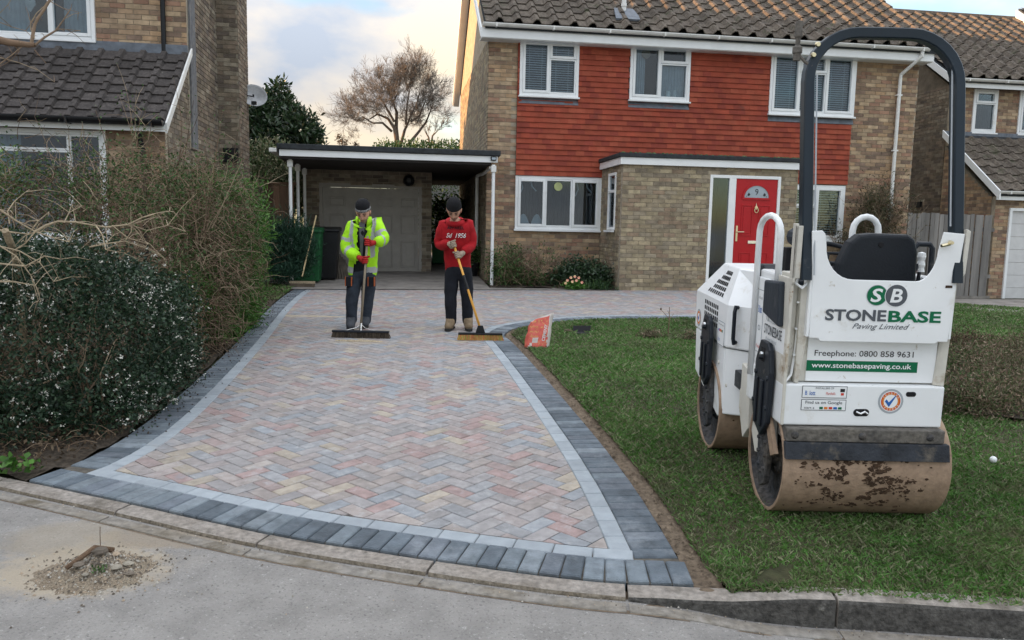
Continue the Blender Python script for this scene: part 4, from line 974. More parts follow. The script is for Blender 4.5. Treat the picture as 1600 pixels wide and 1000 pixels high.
b = MB(); b.tube([(UR-.14, 6.8, 7.50), (18, 6.8, 7.50)], .11, 8); b.build('ridge_tiles', MT['rooftile'], rh)
b = MB(); b.box(UR-.13, 18, 3.22, 3.25, 4.90, 5.02); b.build('fascia', MT['white'], rh); gutter(rh, UR-.13, 17.9, 3.16, 5.08, MT['gutterw'])
b = MB(); b.prism([(UR-.15, 3.2, 5.06), (UR-.15, 6.8, 7.42), (UR-.15, 6.8, 7.26), (UR-.15, 3.2, 4.88)], (.03, 0, 0)); b.build('bargeboard', MT['white'], rh)
b = MB(); b.box(UR-.07, UR-.003, 4.25, 4.42, 2.18, 2.32); b.build('air_vent', MT['blackp'], rh)
b = MB(); b.prism([(13.0, 3.1, 5.2), (13.0, 6.7, 7.75), (13.0, 6.7, 7.55), (13.0, 3.1, 5.0)], (.06, 0, 0)); b.build('bargeboard', MT['white'], rh)
roof(rh, 13.07, 18, 3.1, 5.3, R(35), 3.6, MT['rooftile'], 'rr', gauge=.33, w=.34, limit=20, name='raised_roof')
# garage wing
UG = 8.80
wall(rh, 'garage_wall', MT['mortar'], MT['brick_warm'], 'bw', UG, 18, .0, 2.36, [(9.13, 11.5, 0, 2.12)], lambda a, z, d: Vector((a, 1.75-d, z)), bricklimit=50, clip=lambda a, z: z < .05)
b = MB(); b.prism([(UG, 1.86, 0), (UG, 3.49, 0), (UG, 3.49, 3.6), (UG, 1.86, 2.32)], (.08, 0, 0)); sg = b.build('garage_side_wall', MT['mortar_dark'], rh)
WM = []
for (a, z, l, h_) in bricks(1.87, 3.48, .05, 3.6, [], skip=lambda a, z: z > 2.28+(a-1.86)*.78):
    WM.append(Matrix(((0, .016, 0, UG), (l, 0, 0, a), (0, 0, h_, z), (0, 0, 0, 1))))
pieces('brick', sg, WM, brick_mesh(MT['brick_warm'], 'bw'), MT['brick_warm'], 40)
cg = math.atan2(1.42, 1.85)
roof(rh, UG-.10, 18, 1.58, 2.46, cg, 1.86, MT['rooftile'], 'rg', gauge=.30, w=.33, limit=60, name='garage_roof')
b = MB(); b.prism([(UG-.13, 1.50, 2.46), (UG-.13, 3.45, 3.95), (UG-.13, 3.45, 3.79), (UG-.13, 1.50, 2.28)], (.03, 0, 0)); b.box(UG-.10, 18, 1.60, 1.63, 2.28, 2.40); b.build('bargeboard', MT['white'], rh)
gutter(rh, UG-.12, 17.9, 1.54, 2.46, MT['gutterw'])
b = MB(); b.box(UG-.08, 18, 3.42, 3.49, 3.80, 3.93); b.build('lead_flashing', MT['lead'], rh)
b = MB(); b.box(9.13, 9.19, 1.70, 1.78, 0, 2.12); b.box(9.19, 11.5, 1.70, 1.78, 2.06, 2.12); b.build('door_frame', MT['white'], rh)
b = MB()
for i in range(7): b.box(9.195, 11.48, 1.76, 1.79, .12+i*.278, .12+i*.278+.272)
b.build('garage_door', MT['garagew'], rh)

# fences
fn = thing('plank_fence', 'grey weathered vertical plank fence between the red tiled house and the right house', 'fence', HM)
fb = MB(); fb.box(6.62, 8.76, 1.66, 1.70, .6, .68); fb.box(6.62, 8.76, 1.66, 1.70, 1.6, 1.68); fb.build('rail', MT['fence'], fn)
x = 6.58
pl = MB(); pl.prism([(0, 0, 0), (.094, 0, 0), (.094, .018, 0), (0, .018, 0)], (0, 0, 1)); plm = pl.mesh('fence_board', MT['fence']); WM = []
while x < 8.68:
    WM.append(Matrix(((random.uniform(.92, 1.05), 0, random.uniform(-.006, .006), x), (0, 1, 0, 1.612+random.choice((0, .016))+random.uniform(0, .004)), (0, 0, 1.74+random.uniform(-.02, .015), .22), (0, 0, 0, 1)))); x += .105
pieces('fence_board', fn, WM, plm, MT['fence'], 60)
b = MB(); b.box(6.60, 8.76, 1.62, 1.65, .12, .22); b.build('gravel_board', MT['concrete'], fn)
fn2 = thing('brown_fence', 'dark brown plank fence behind the pine bush left of the carport', 'fence', HM)
WM = []; x = -6.35
bfm = pl.mesh('fence_board', MT['brownfence'])
while x < -5.85:
    WM.append(Matrix(((1.3, 0, 0, x), (0, 1, 0, 1.6+random.uniform(0, .008)), (0, 0, 1.78, .4), (0, 0, 0, 1)))); x += .128
pieces('fence_board', fn2, WM, bfm, MT['brownfence'], 40); b = MB(); b.box(-6.38, -5.8, 1.59, 1.64, 2.19, 2.24); b.build('top_rail', MT['brownfence'], fn2)
tr = thing('trellis_panel', 'square lattice trellis panel beside the left house wall', 'trellis', HM)
b = MB(); frame_mb(b, -6.74, -6.38, .5, 2.22, 1.50, 1.54, .025); b.build('frame', MT['trellis'], tr)
for i in range(4): b = MB(); b.box(-6.695+i*.08, -6.675+i*.08, 1.505, 1.515, .53, 2.19); b.build('lath', MT['trellis'], tr)
for i in range(18): b = MB(); b.box(-6.71, -6.41, 1.517, 1.527, .56+i*.09, .585+i*.09); b.build('lath', MT['trellis'], tr)
# dish
ds = thing('satellite_dish', 'grey satellite dish with a dark arm fixed to the left house chimney breast', 'satellite dish', HM @ Matrix.Translation((-6.62, 2.1, 3.86)))
b = MB(); b.lathe([(0, .06), (.12, .045), (.21, .012), (.235, -.01), (.238, -.018), (.21, .004), (.12, .037), (0, .052)], (0, 0, 0), 22, 'Y'); o = b.build('reflector', mat('grey dish', (.42, .43, .45), rough=.5), ds, smooth_=True); o.rotation_euler = (R(-14), 0, R(22)); o.scale = (1.05, 1, .9)
b = MB(); b.tube([(-.27, .08, -.03), (-.18, .06, -.04), (-.02, .06, 0)], .018, 8); b.tube([(0, .05, -.16), (.05, -.28, -.17)], .012, 6); b.box(.01, .10, -.33, -.26, -.21, -.15); b.box(-.09, .0, .045, .10, -.09, .03); b.tube([(-.2, -.02, .0), (0, -.02, -.02)], .012, 6); b.build('feed_arm', MT['blackp'], ds)

# things beyond the carport
wb_ = thing('rendered_outbuilding', 'pale grey rendered building seen through the gap beside the garage', 'building', Matrix.Translation(D(700, 340, 25).to_3d()) @ Matrix.Rotation(AL, 4, 'Z'))
b = MB(); b.box(-1.4, 2.2, 0, 2, -2.6, 1.25); b.build('wall', mat('grey render', (.42, .44, .46), amt=.1), wb_); b = MB(); b.box(-1.5, 2.3, -.1, 2.1, 1.26, 1.36); b.build('roof', MT['felt'], wb_)
gb = thing('distant_gable_house', 'cream gable of a house far behind the carport roof', 'house', Matrix.Translation((-1.6, 31, 1)) @ Matrix.Rotation(AL, 4, 'Z'))
b = MB(); b.prism([(-.75, 0, 0), (3, 0, 0), (3, 0, 6.5), (.55, 0, 5.3), (-.75, 0, 3.3)], (0, 4, 0)); b.build('wall', mat('cream render', (.55, .50, .40), amt=.1), gb); b = MB(); b.prism([(-1.0, -.1, 3.05), (.6, -.1, 5.5), (.6, -.1, 5.35), (-.9, -.1, 3.0)], (0, 4.2, 0)); b.build('roof', MT['white'], gb)
# unseen house added out of view at the left to shade the plot
ov = thing('shade_house', 'tall unseen brick house added at the left to shade the plot', 'house', Matrix.Translation((-24, -2, -.5)) @ Matrix.Rotation(AL, 4, 'Z'))
b = MB(); b.box(0, 7, -10, 14, 0, 5.6); b.build('wall', MT['brick'], ov); b = MB(); b.prism([(-.4, -10.4, 5.6), (7.4, -10.4, 5.6), (3.5, -10.4, 9.6)], (0, 24.8, 0)); b.build('roof', MT['rooftile'], ov)

# ================================================================== ROAD ROLLER
MT.update(
    rwhite=mat('white machine paint', (.80, .82, .83), amt=.06, sc_=3, rough=.38, bump=.04, bsc=20, coat=.2, spots=[((.55, .51, .43), 4, .58, .80), ((.42, .37, .29), 16, .64, .72), ((.26, .13, .06), 10, .70, .73)]),
    rcream=mat('grimy cream machine paint', (.60, .58, .52), amt=.15, sc_=5, rough=.5, bump=.2, bsc=40, spots=[((.32, .24, .15), 7, .56, .72), ((.17, .075, .03), 14, .66, .70)]),
    rdark=mat('dark grey machine paint', (.014, .018, .025), amt=.25, sc_=5, rough=.42, bump=.15, bsc=60, spots=[((.12, .11, .10), 12, .62, .8)]),
    rops=mat('blue black frame paint', (.012, .021, .031), amt=.12, sc_=3, rough=.35, bump=.03, spots=[((.10, .105, .11), 6, .66, .8)]),
    seat=mat('black vinyl', (.009, .012, .017), amt=.25, sc_=5, rough=.55, bump=.2, bsc=90),
    drum=mat('mud skinned steel drum', (.37, .265, .185), c2=(.29, .20, .14), sc_=3.5, amt=.2, rough=.65, bump=.35, bsc=70, metal=0, spots=[((.42, .37, .31), 26, .66, .74)]),
    drumin=mat('dirty dark drum end', (.035, .045, .06), c2=(.10, .085, .07), sc_=6, amt=.5, rough=.8, bump=.8, bsc=60),
    mud=mat('dried dark mud', (.07, .042, .026), amt=.5, sc_=20, rough=1, bump=1., bsc=90),
    wooddirty=mat('grimy scraper bar', (.16, .145, .125), c2=(.09, .085, .08), sc_=6, amt=.4, rough=.85, bump=.6, bsc=50),
    rubber=mat('dark rubber scraper', (.028, .032, .04), amt=.5, sc_=8, rough=.7, bump=.5, spots=[((.14, .12, .095), 9, .54, .74)]),
    tank=mat('dark plastic tank', (.03, .038, .05), amt=.3, sc_=6, rough=.5, bump=.2, stretch=(1, 1, .3), spots=[((.16, .17, .18), 10, .6, .8)]),
    lgreen=mat('green print', (.0, .13, .055), bump=0, amt=.03, rough=.4), lgrey=mat('grey print', (.085, .095, .11), bump=0, amt=.03, rough=.4),
    lwhite=mat('white print', (.8, .82, .83), bump=0, amt=.02, rough=.4), lblack=ink, lblue=mat('blue print', (.02, .12, .42), bump=0, amt=.03), lred=mat('red print', (.55, .05, .03), bump=0, amt=.03),
    lorange=mat('orange print', (.65, .20, .03), bump=0, amt=.03), lsilver=mat('silver print', (.36, .39, .42), bump=0, amt=.05),
)
RZ = gzf(1.75, 4.06)
RM = Matrix.Translation((1.75, 4.06, RZ)) @ Matrix.Rotation(math.atan(SL), 4, 'X')
rl = thing('road_roller', 'white ride-on tandem roller with a black roll bar standing on the lawn', 'roller', RM)
def drum(y, dx, lab=None):
    r_ = .29; W_ = .412
    b = MB(); n = 48
    prof = [(.0, -W_+.07), (.25, -W_+.07), (.272, -W_+.01), (.272, -W_), (r_-.003, -W_), (r_, -W_+.004), (r_, W_-.004), (r_-.003, W_), (.272, W_), (.272, W_-.01), (.25, W_-.07), (0, W_-.07)]
    b.lathe(prof, (dx, y, r_), n, 'X'); 
    for i in range(len(b.f)):
        b.m[i] = 1 if (i//n) in (0, 1, 9, 10) else 0
    o = b.build('drum', [MT['drum'], MT['drumin']], rl); 
    for p in o.data.polygons: p.use_smooth = True
    o.data.set_sharp_from_angle(angle=R(30)) if hasattr(o.data, 'set_sharp_from_angle') else None
    # hub ring and its bolts on the left end
    b = MB(); x = dx-W_+.06
    b.lathe([(.0, -.035), (.05, -.035), (.055, -.01), (.10, -.01), (.105, .012)], (x, y, r_), 18, 'X')
    for i in range(8):
        a = 2*PI*i/8; b.lathe([(0, -.024), (.009, -.024), (.009, -.008)], (x, y+.08*math.cos(a), r_+.08*math.sin(a)), 6, 'X')
    b.build('hub', MT['drumin'], o)
    # flakes of mud stuck to the rear of the drum
    mb = MB(); rr = random.Random(int(y*10)+3); k = 1500 if y < .5 else 200
    for i in range(k):
        cxm = dx + rr.choice([-.17, -.05, .02, .1])+rr.gauss(0, .085); am = PI+rr.uniform(-.95, .75)*.55+.1+rr.gauss(0, .2)
        if abs(cxm-dx) > .38 or noise.noise(Vector((cxm*9, am*6, y))) < .02: continue
        s = rr.choice([.002, .0025, .003, .004, .006, .009]); nv = rr.randint(4, 6); q0 = rr.random()*6
        poly = []
        for j in range(nv):
            a = 2*PI*j/nv+q0; rad = s*rr.uniform(.45, 1.5); poly.append((cxm+rad*math.cos(a)*1.5, am+rad*math.sin(a)/r_))
        def pt(q, e): return (q[0], y+(r_+e)*math.cos(q[1]), r_+(r_+e)*math.sin(q[1])*1)
        a_ = [pt(q, .0004) for q in poly]; t_ = [pt((cxm+(q[0]-cxm)*.8, am+(q[1]-am)*.8), .0035) for q in poly]
        mb.add(a_+t_, [tuple(range(nv, 2*nv))]+[(j, (j+1) % nv, (j+1) % nv+nv, j+nv) for j in range(nv)])
    m_ = mb.build('mud_flakes', MT['mud'], o, stuff=True)
    return o
drum(-.05, .005); drum(.97, -.045)
# rear chassis box, face at y=-.28
YR = -.28
b = MB(); b.box(-.42, .372, YR, .30, .515, .722); b.build('rear_box', MT['rwhite'], rl, bevel=.008)
def slot(x, z, w, h_, name='slot'):
    b = MB(); n = 16; pts = []
    for i in range(n):
        a = 2*PI*i/n; pts.append((x+math.copysign(w/2-h_/2, math.cos(a))+h_/2*math.cos(a), YR-.0015, z+h_/2*math.sin(a)))
    b.prism(pts, (0, .001, 0)); return b.build(name, MT['dark'], rl)
slot(-.027, .585, .078, .038); slot(.208, .682, .05, .025)
b = MB(); b.tube([(-.055, YR-.006, .590), (-.035, YR-.01, .582), (-.015, YR-.008, .592), (.003, YR-.005, .580)], .006, 6); b.build('cable_loop', MT['chrome'], rl)
b = MB(); b.box(-.40, .372, -.325, -.20, .445, .512); sb = b.build('scraper_frame', MT['wooddirty'], rl, bevel=.006)
for x in (-.36, -.03, .30):
    b = MB(); b.lathe([(0, -.012), (.010, -.012), (.018, -.004), (.02, 0)], (x, -.325, .478), 10, 'Y'); b.build('bolt', MT['drumin'], sb)
b = MB(); b.prism([(-.405, -.352, .362), (-.405, -.332, .443), (-.405, -.300, .443), (-.405, -.310, .362)], (.80, 0, 0)); b.build('scraper_blade', MT['rubber'], rl, bevel=.003)
b = MB(); b.prism([(-.43, -.26, .36), (-.43, -.10, .56), (-.43, -.04, .56), (-.43, -.20, .33)], (.02, 0, 0)); b.build('scraper_arm', MT['drum'], rl)
# recessed phone number panel with its frame
b = MB(); b.box(-.345, .375, YR+.045, .25, .724, .99); b.build('tank_panel', MT['rcream'], rl, bevel=.01)
b = MB(); b.box(-.30, .335, YR+.037, YR+.0445, .73, .955); b.build('number_panel', MT['rwhite'], rl, bevel=.012)
b = MB(); b.prism([(.325, YR+.03, .724), (.365, YR, .724), (.378, YR, 1.24), (.36, YR+.03, 1.24)], (0, .05, 0)); b.build('side_flange', MT['rcream'], rl, bevel=.003); b = MB(); b.prism([(-.345, YR+.005, .724), (-.32, YR+.005, .95), (-.335, YR+.005, 1.2), (-.36, YR+.02, 1.2), (-.36, YR+.02, .724)], (0, .05, 0)); b.build('side_flange', MT['rcream'], rl, bevel=.003)
# the big name plate with its U shaped cut-out
pts = [(-.318, .955), (-.322, 1.18), (-.344, 1.467), (-.295, 1.470), (-.280, 1.455)]
for i in range(9): a = i/8; pts.append((-.268+.02*a+.10*(1-math.cos(a*PI/2)), 1.40-.165*math.sin(a*PI/2)) if False else (-.270+.14*(1-math.cos(a*PI/2)), 1.40-.160*math.sin(a*PI/2)))
for i in range(9): a = i/8; pts.append((.19+.105*math.sin(a*PI/2), 1.238+.145*(1-math.cos(a*PI/2))))
pts += [(.312, 1.474), (.412, 1.466), (.392, 1.18), (.383, .948), (.335, .948), (.325, .938), (-.265, .940), (-.275, .955)]
pts = [(p[0]-.035*float(sstep(.05, .30, p[0])), p[1]) for p in pts]
b = MB(); b.prism([(p[0], YR-.02, p[1]) for p in pts], (0, .008, 0)); plate = b.build('name_plate', MT['rwhite'], rl, bevel=.003, seg=2)
b = MB(); b.box(-.335, -.32, YR-.018, YR+.06, .96, 1.44); b.build('plate_flange', MT['rwhite'], rl, bevel=.003); b = MB(); b.box(.352, .365, YR-.015, YR+.05, .96, 1.44); b.build('plate_flange', MT['rwhite'], rl, bevel=.003)
b = MB(); b.lathe([(0, -.02), (.008, -.02), (.012, 0), (0, 0)], (.305, YR-.03, 1.425), 8, 'Y'); b.tube([(.26, YR-.04, 1.41), (.305, YR-.03, 1.42)], .008, 6); b.build('latch_bolt', MT['brass'], plate)
b = MB(); b.box(.31, .342, YR-.0225, YR-.0205, 1.21, 1.222); b.build('rust_hole', MT['mud'], plate)
YP = YR-.0215
def tx(s, x, z, w, h_, m, y=YP, **k): return text(s, Matrix.Translation((x, y, z)) @ RX, w, h_, m, k.pop('parent', plate), **k)
def disc(x, z, r_, m, y, parent, r0_=0, name='print', n=28):
    b = MB(); V = []
    for i in range(n):
        a = 2*PI*i/n; V += [(x+r_*math.cos(a), y, z+r_*math.sin(a)), (x+r0_*math.cos(a), y, z+r0_*math.sin(a))]
    b.add(V, [(2*i, 2*i+1, (2*i+3) % (2*n), (2*i+2) % (2*n)) for i in range(n)] if r0_ else [tuple(2*i for i in reversed(range(n)))]); return b.build(name, m, parent)
disc(-.012, 1.168, .050, MT['lsilver'], YP, plate, .047); disc(.080, 1.168, .055, MT['lwhite'], YP-.0006, plate)
disc(-.012, 1.168, .0475, MT['lgreen'], YP-.0003, plate); disc(.080, 1.168, .0525, MT['lgrey'], YP-.0009, plate)
tx('S', -.014, 1.168, .056, .066, MT['lwhite'], y=YP-.0002, bold=.022, shear=.15); tx('B', .080, 1.168, .058, .066, MT['lwhite'], y=YP-.0012, bold=.022, shear=.15)
tx('STONE', -.105, 1.070, .292, .056, MT['lgrey'], bold=.03); tx('BASE', .177, 1.068, .252, .056, MT['lgreen'], bold=.03)
tx('Paving Limited', .02, 1.014, .275, .034, MT['lgrey'], shear=.45)
YN = YR+.036
tx('Freephone: 0800 858 9631', -.022, .868, .485, .038, MT['lblack'], y=YN, bold=.002)
b = MB(); b.box(-.300, .245, YN-.0008, YN, .782, .835); b.build('green_banner', MT['lgreen'], plate)
tx('www.stonebasepaving.co.uk', -.03, .808, .49, .034, MT['lwhite'], y=YN-.001, bold=.012)
def sticker(x0, x1, z0, z1, y=YR, parent=rl):
    b = MB(); b.box(x0, x1, y-.0018, y-.0006, z0, z1, 0); b.box(x0+.003, x1-.003, y-.0022, y-.0017, z0+.003, z1-.003, 1); return b.build('sticker', [MT['lgrey'], MT['lwhite']], parent)
YS = YR-.0026
s1 = sticker(-.325, -.105, .655, .715); tx('INSTALLERS OF', -.215, .705, .09, .010, MT['lgrey'], y=YS, parent=s1); tx('B  lott', -.285, .680, .05, .022, MT['lblue'], y=YS, parent=s1, bold=.01); tx('Marshalls', -.185, .679, .045, .014, MT['lred'], y=YS, parent=s1); 
b = MB(); b.box(-.139, -.117, YS-.001, YS, .687, .703, 0); b.box(-.135, -.121, YS-.001, YS, .670, .682, 1); b.build('print', [MT['lblack'], MT['lred']], s1)
s2 = sticker(-.325, -.105, .592, .648); tx('Find us on Google', -.215, .631, .18, .020, MT['lgrey'], y=YS, parent=s2, bold=.008)
b = MB(); 
for i in range(5): b.box(-.235+i*.023, -.218+i*.023, YS-.001, YS, .599, .611, i % 4)
b.build('print', [MT['lgreen'], MT['lorange'], MT['lred'], MT['lblue']], s2); tx('start a', -.285, .605, .05, .010, MT['lblack'], y=YS, parent=s2)
rd = disc(.112, .645, .062, MT['lsilver'], YR-.001, rl, name='roundel'); disc(.112, .645, .050, MT['lwhite'], YR-.0016, rd); disc(.112, .645, .048, MT['lorange'], YR-.0019, rd, .034); disc(.112, .645, .047, MT['lred'], YR-.0021, rd, .043); disc(.112, .645, .052, MT['lwhite'], YR-.0018, rd, .050)
def ringtext(s, cx, cz, r_, a0, a1, h_, m, y, parent, flip=False):
    for i, ch in enumerate(s):
        a = R(a0+(a1-a0)*i/(len(s)-1)); M = Matrix.Translation((cx+r_*math.cos(a), y, cz+r_*math.sin(a))) @ Matrix.Rotation(-(a-PI/2)+(PI if flip else 0), 4, 'Y') @ RX
        text(ch, M, h_*.7, h_, m, parent)
ringtext('TRUSTED', .112, .645, .041, 150, 30, .009, MT['lwhite'], YR-.0023, rd); ringtext('TRADERS', .112, .645, .041, 210, 330, .009, MT['lwhite'], YR-.0023, rd, True)
b = MB(); tk = [(.083, .645), (.091, .655), (.103, .640), (.147, .690), (.105, .616)]; b.prism([(p[0], YR-.0026, p[1]) for p in tk], (0, .0004, 0)); b.build('tick', MT['lblue'], rd)
# left rear column with cable, behind the post
b = MB(); b.box(-.405, -.362, YR+.055, YR+.18, .724, 1.26); b.box(-.419, -.404, YR-.005, YR+.18, .515, 1.24); b.build('left_column', MT['rcream'], rl, bevel=.004)
b = MB(); b.prism([(-.418, YR+.03, 1.17), (-.418, YR+.03, 1.50), (-.418, YR-.02, 1.50), (-.418, YR-.02, 1.22)], (.012, 0, 0)); b.box(-.418, -.385, YR-.02, YR-.008, 1.24, 1.49); b.build('post_bracket', MT['rcream'], rl, bevel=.003)
b = MB(); b.tube([(-.37, YR+.04, 1.235), (-.395, YR, 1.215), (-.37, YR-.02, 1.195), (-.345, YR, 1.215), (-.352, YR+.03, 1.19), (-.355, YR+.04, 1.0), (-.36, YR+.045, .85), (-.375, YR+.03, .76), (-.41, YR, .735)], .0065, 6)
for z in (1.12, .99, .86): b.box(-.37, -.34, YR+.03, YR+.05, z-.004, z+.004)
b.build('cable', MT['lwhite'], rl, smooth_=False)
b = MB()
for z in (.78, .90): b.lathe([(0, -.006), (.012, -.006), (.018, 0), (0, 0)], (-.385, YR+.055, z), 8, 'Y')
b.build('bolt', MT['rcream'], rl)
# roll bar
def lean(z): return max(0, z-1.24)*.17
pp = []; xl, xr, zt, rc = -.356, .362, 2.405, .235
pp += [(xl, 1.235), (xl, 1.6), (xl, 2.0), (xl, zt-rc)]
for i in range(1, 9): a = PI-PI/2*i/8; pp.append((xl+rc+rc*math.cos(a), zt-rc+rc*math.sin(a)))
pp += [(xl+rc+.13, zt+.001), (xr-rc-.1, zt+.001)]
for i in range(0, 9): a = PI/2-PI/2*i/8; pp.append((xr-rc+rc*math.cos(a), zt-rc+rc*math.sin(a)))
pp += [(xr, 1.9), (xr, 1.5), (xr, 1.235)]
def barloft(b, pp, w, d, k=0):
    V = []; n = len(pp)
    for i, p in enumerate(pp):
        t = Vector((pp[min(i+1, n-1)][0]-pp[max(i-1, 0)][0], pp[min(i+1, n-1)][1]-pp[max(i-1, 0)][1])).normalized(); nx, nz_ = -t.y, t.x
        y = YR-.005+lean(p[1])
        for (a, e_) in ((-1, 0), (-.72, -1), (.72, -1), (1, 0), (.72, 1), (-.72, 1)) if False else ((-1, -.8), (-.8, -1), (.8, -1), (1, -.8), (1, .8), (.8, 1), (-.8, 1), (-1, .8)):
            V.append((p[0]+nx*a*w/2, y+e_*d/2, p[1]+nz_*a*w/2))
    k = 8; b.add(V, [(i*k+j, i*k+(j+1) % k, (i+1)*k+(j+1) % k, (i+1)*k+j) for i in range(n-1) for j in range(k)]+[tuple(reversed(range(k))), tuple(range((n-1)*k, n*k))])
b = MB(); barloft(b, pp, .050, .062); o = b.build('roll_bar', MT['rops'], rl, bevel=0)
b = MB(); b.tube([(xl+.028, YR-.048+lean(z), z) for z in (1.26, 1.6, 2.0, 2.2)], .004, 5); b.build('weld_seam', MT['lsilver'], o); b = MB(); b.tube([(xr-.034, YR-.02+lean(z), z) for z in (1.5, 1.9, 2.25)], .004, 5); b.build('weld_seam', MT['lsilver'], o)
b = MB(); b.prism([(.375, YR-.02, 1.24), (.400, YR-.02, 1.28), (.405, YR-.02, 1.48), (.385, YR-.02, 1.49)], (0, .10, 0)); b.build('post_bracket', MT['rcream'], rl, bevel=.004)
for z, dx in ((2.29, .01), (2.34, .03)):
    b = MB(); b.lathe([(0, -.012), (.010, -.012), (.014, 0)], (xl+dx, YR-.045+lean(z), z), 8, 'Y'); b.build('bolt', MT['brass'], o)
b = MB(); b.lathe([(0, 0), (.018, 0), (.018, .03), (.024, .035), (.024, .06), (.012, .07), (.012, .10), (.020, .11), (.016, .18), (0, .185)], (xl-.055, YR+.17, 2.27), 8); b.tube([(xl-.05, YR+.17, 2.30), (xl-.02, YR+.15, 2.26), (xl+.01, YR+.14, 2.24)], .008, 6); b.tube([(xl-.05, YR+.17, 2.42), (xl, YR+.17, 2.47), (xl+.03, YR+.16, 2.46)], .006, 6); b.tube([(xl-.02, YR+.12, 2.36), (xl-.045, YR+.14, 2.40), (xl-.01, YR+.15, 2.43)], .005, 6); b.build('beacon_mount', MT['wooddirty'], o)
# seat
b = MB(); sp = []
for (x, z) in ((-.145, 1.16), (-.13, 1.30), (-.085, 1.41), (-.04, 1.447), (.02, 1.455), (.20, 1.452), (.235, 1.43), (.255, 1.37), (.262, 1.16)): sp.append((x, -.13, z))
b.prism(sp, (0, .09, 0)); b.build('seat_back', MT['seat'], rl, bevel=.02, seg=3)
b = MB(); b.box(-.13, .25, -.10, .24, 1.02, 1.13); b.build('seat_cushion', MT['seat'], rl, bevel=.03, seg=3)
b = MB(); b.lathe([(0, -.006), (.012, -.006), (.014, 0)], (.065, -.13, 1.40), 10, 'Y'); b.build('seat_stud', MT['dark'], rl)
b = MB(); lp = [(.018, .10, 1.10), (.018, .10, 1.46)]+[(.085-.067*math.cos(PI*i/8), .10, 1.46+.072*math.sin(PI*i/8)) for i in range(1, 8)]+[(.152, .10, 1.46), (.152, .10, 1.1)]; b.tube(lp, .0165, 10); b.build('front_hoop', MT['rwhite'], rl, smooth_=True)
b = MB(); b.tube([(.30, .02, 1.15), (.302, .02, 1.37), (.325, .02, 1.40), (.385, .02, 1.40), (.40, .02, 1.38), (.405, .02, 1.15)], .014, 8); b.build('armrest', MT['rdark'], rl)
b = MB(); b.tube([(.275, -.06, 1.16), (.30, -.06, 1.22), (.305, -.06, 1.27)], .010, 6); lv = b.build('lever', MT['rdark'], rl); b = MB(); b.lathe([(0, 0), (.020, 0), (.016, .02), (.020, .035), (.015, .055), (.021, .075), (.018, .095), (0, .10)], (.308, -.06, 1.265), 10); b.build('lever_grip', MT['lwhite'], lv)
b = MB(); b.lathe([(0, 0), (.018, 0), (.018, .03), (0, .03)], (.272, -.05, 1.24), 8); b.build('red_ring', MT['lred'], lv); b = MB(); b.lathe([(0, 0), (.024, .0), (.026, .03), (0, .04)], (.272, -.05, 1.275), 10); b.build('knob', MT['rdark'], lv)
# steering wheel and dash
b = MB(); b.tube([(.02+.16*math.cos(2*PI*i/24), .42+.13*math.sin(2*PI*i/24), 1.32+.05*math.sin(2*PI*i/24)) for i in range(24)], .014, 8, closed=True); b.tube([(.02, .42, 1.32), (.02, .50, 1.1)], .02, 8); b.tube([(-.13, .42, 1.32), (.17, .42, 1.32)], .010, 6); b.build('steering_wheel', MT['seat'], rl, smooth_=True)
b = MB(); b.lathe([(0, 0), (.02, 0), (.024, .02), (.012, .04), (0, .04)], (-.12, .36, 1.33), 10); b.build('steering_knob', MT['seat'], rl)
b = MB(); b.prism([(-.30, .40, .62), (-.30, .40, 1.16), (-.30, .52, 1.24), (-.30, .62, 1.24), (-.30, .62, .62)], (.60, 0, 0)); b.build('dashboard', MT['rdark'], rl, bevel=.01)
b = MB(); b.lathe([(0, -.05), (.035, -.05), (.05, 0), (.03, .03), (0, .035)], (-.255, .16, 1.42), 10, 'Y'); b.tube([(-.25, .16, 1.42), (-.25, .2, 1.3)], .008, 6); b.build('lamp', MT['tank'], rl)
b = MB(); b.box(-.29, -.21, .18, .26, 1.12, 1.36); b.build('battery_box', MT['dark'], rl, bevel=.006)
# rear body left side, footwell and tank
b = MB(); b.box(-.402, .38, YR+.19, .30, .50, 1.05); b.box(-.402, -.33, YR+.185, .24, 1.05, 1.24); b.box(.31, .385, YR+.185, .24, 1.05, 1.24); b.build('rear_body', MT['rwhite'], rl, bevel=.012)
b = MB(); b.box(-.402, .36, .30, .60, .50, .60); b.build('footplate', MT['rdark'], rl, bevel=.006)
b = MB(); b.prism([(-.412, -.22, .99), (-.412, -.20, 1.215), (-.412, .035, 1.20), (-.412, .035, 1.03)], (-.035, 0, 0)); b.build('side_tank', MT['tank'], rl, bevel=.012)
b = MB(); b.box(-.416, -.403, .05, .24, .70, 1.20); b.build('side_panel', MT['rwhite'], rl, bevel=.005)
RS = Matrix.Rotation(-PI/2, 4, 'Z') @ RX
def ts(s, y, z, w, h_, m, x=-.4185, **k): return text(s, Matrix.Translation((x, y, z)) @ RS, w, h_, m, rl, **k)
b = MB(); b.box(-.4180, -.4165, .11, .19, .80, 1.13); b.build('sticker', MT['lwhite'], rl)
b = MB(); b.box(-.4176, -.4166, .106, .194, .796, 1.134); b.build('sticker_border', MT['lsilver'], rl)
ts('INSTALLERS', .15, 1.09, .06, .012, MT['lgrey']); ts('B lott', .15, 1.03, .055, .04, MT['lblue'], bold=.01); ts('o', .15, .93, .04, .03, MT['lsilver']); ts('Marshalls', .15, .83, .06, .018, MT['lred'])
ts('STONEBASE', -.08, .945, .27, .052, MT['lgrey'], x=-.4205, bold=.01); ts('Paving Limited', -.06, .895, .17, .024, MT['lsilver'], x=-.4205, shear=.3)
b = MB(); b.box(-.4197, -.4165, -.25, .04, .86, .985); b.build('sticker', MT['rwhite'], rl)
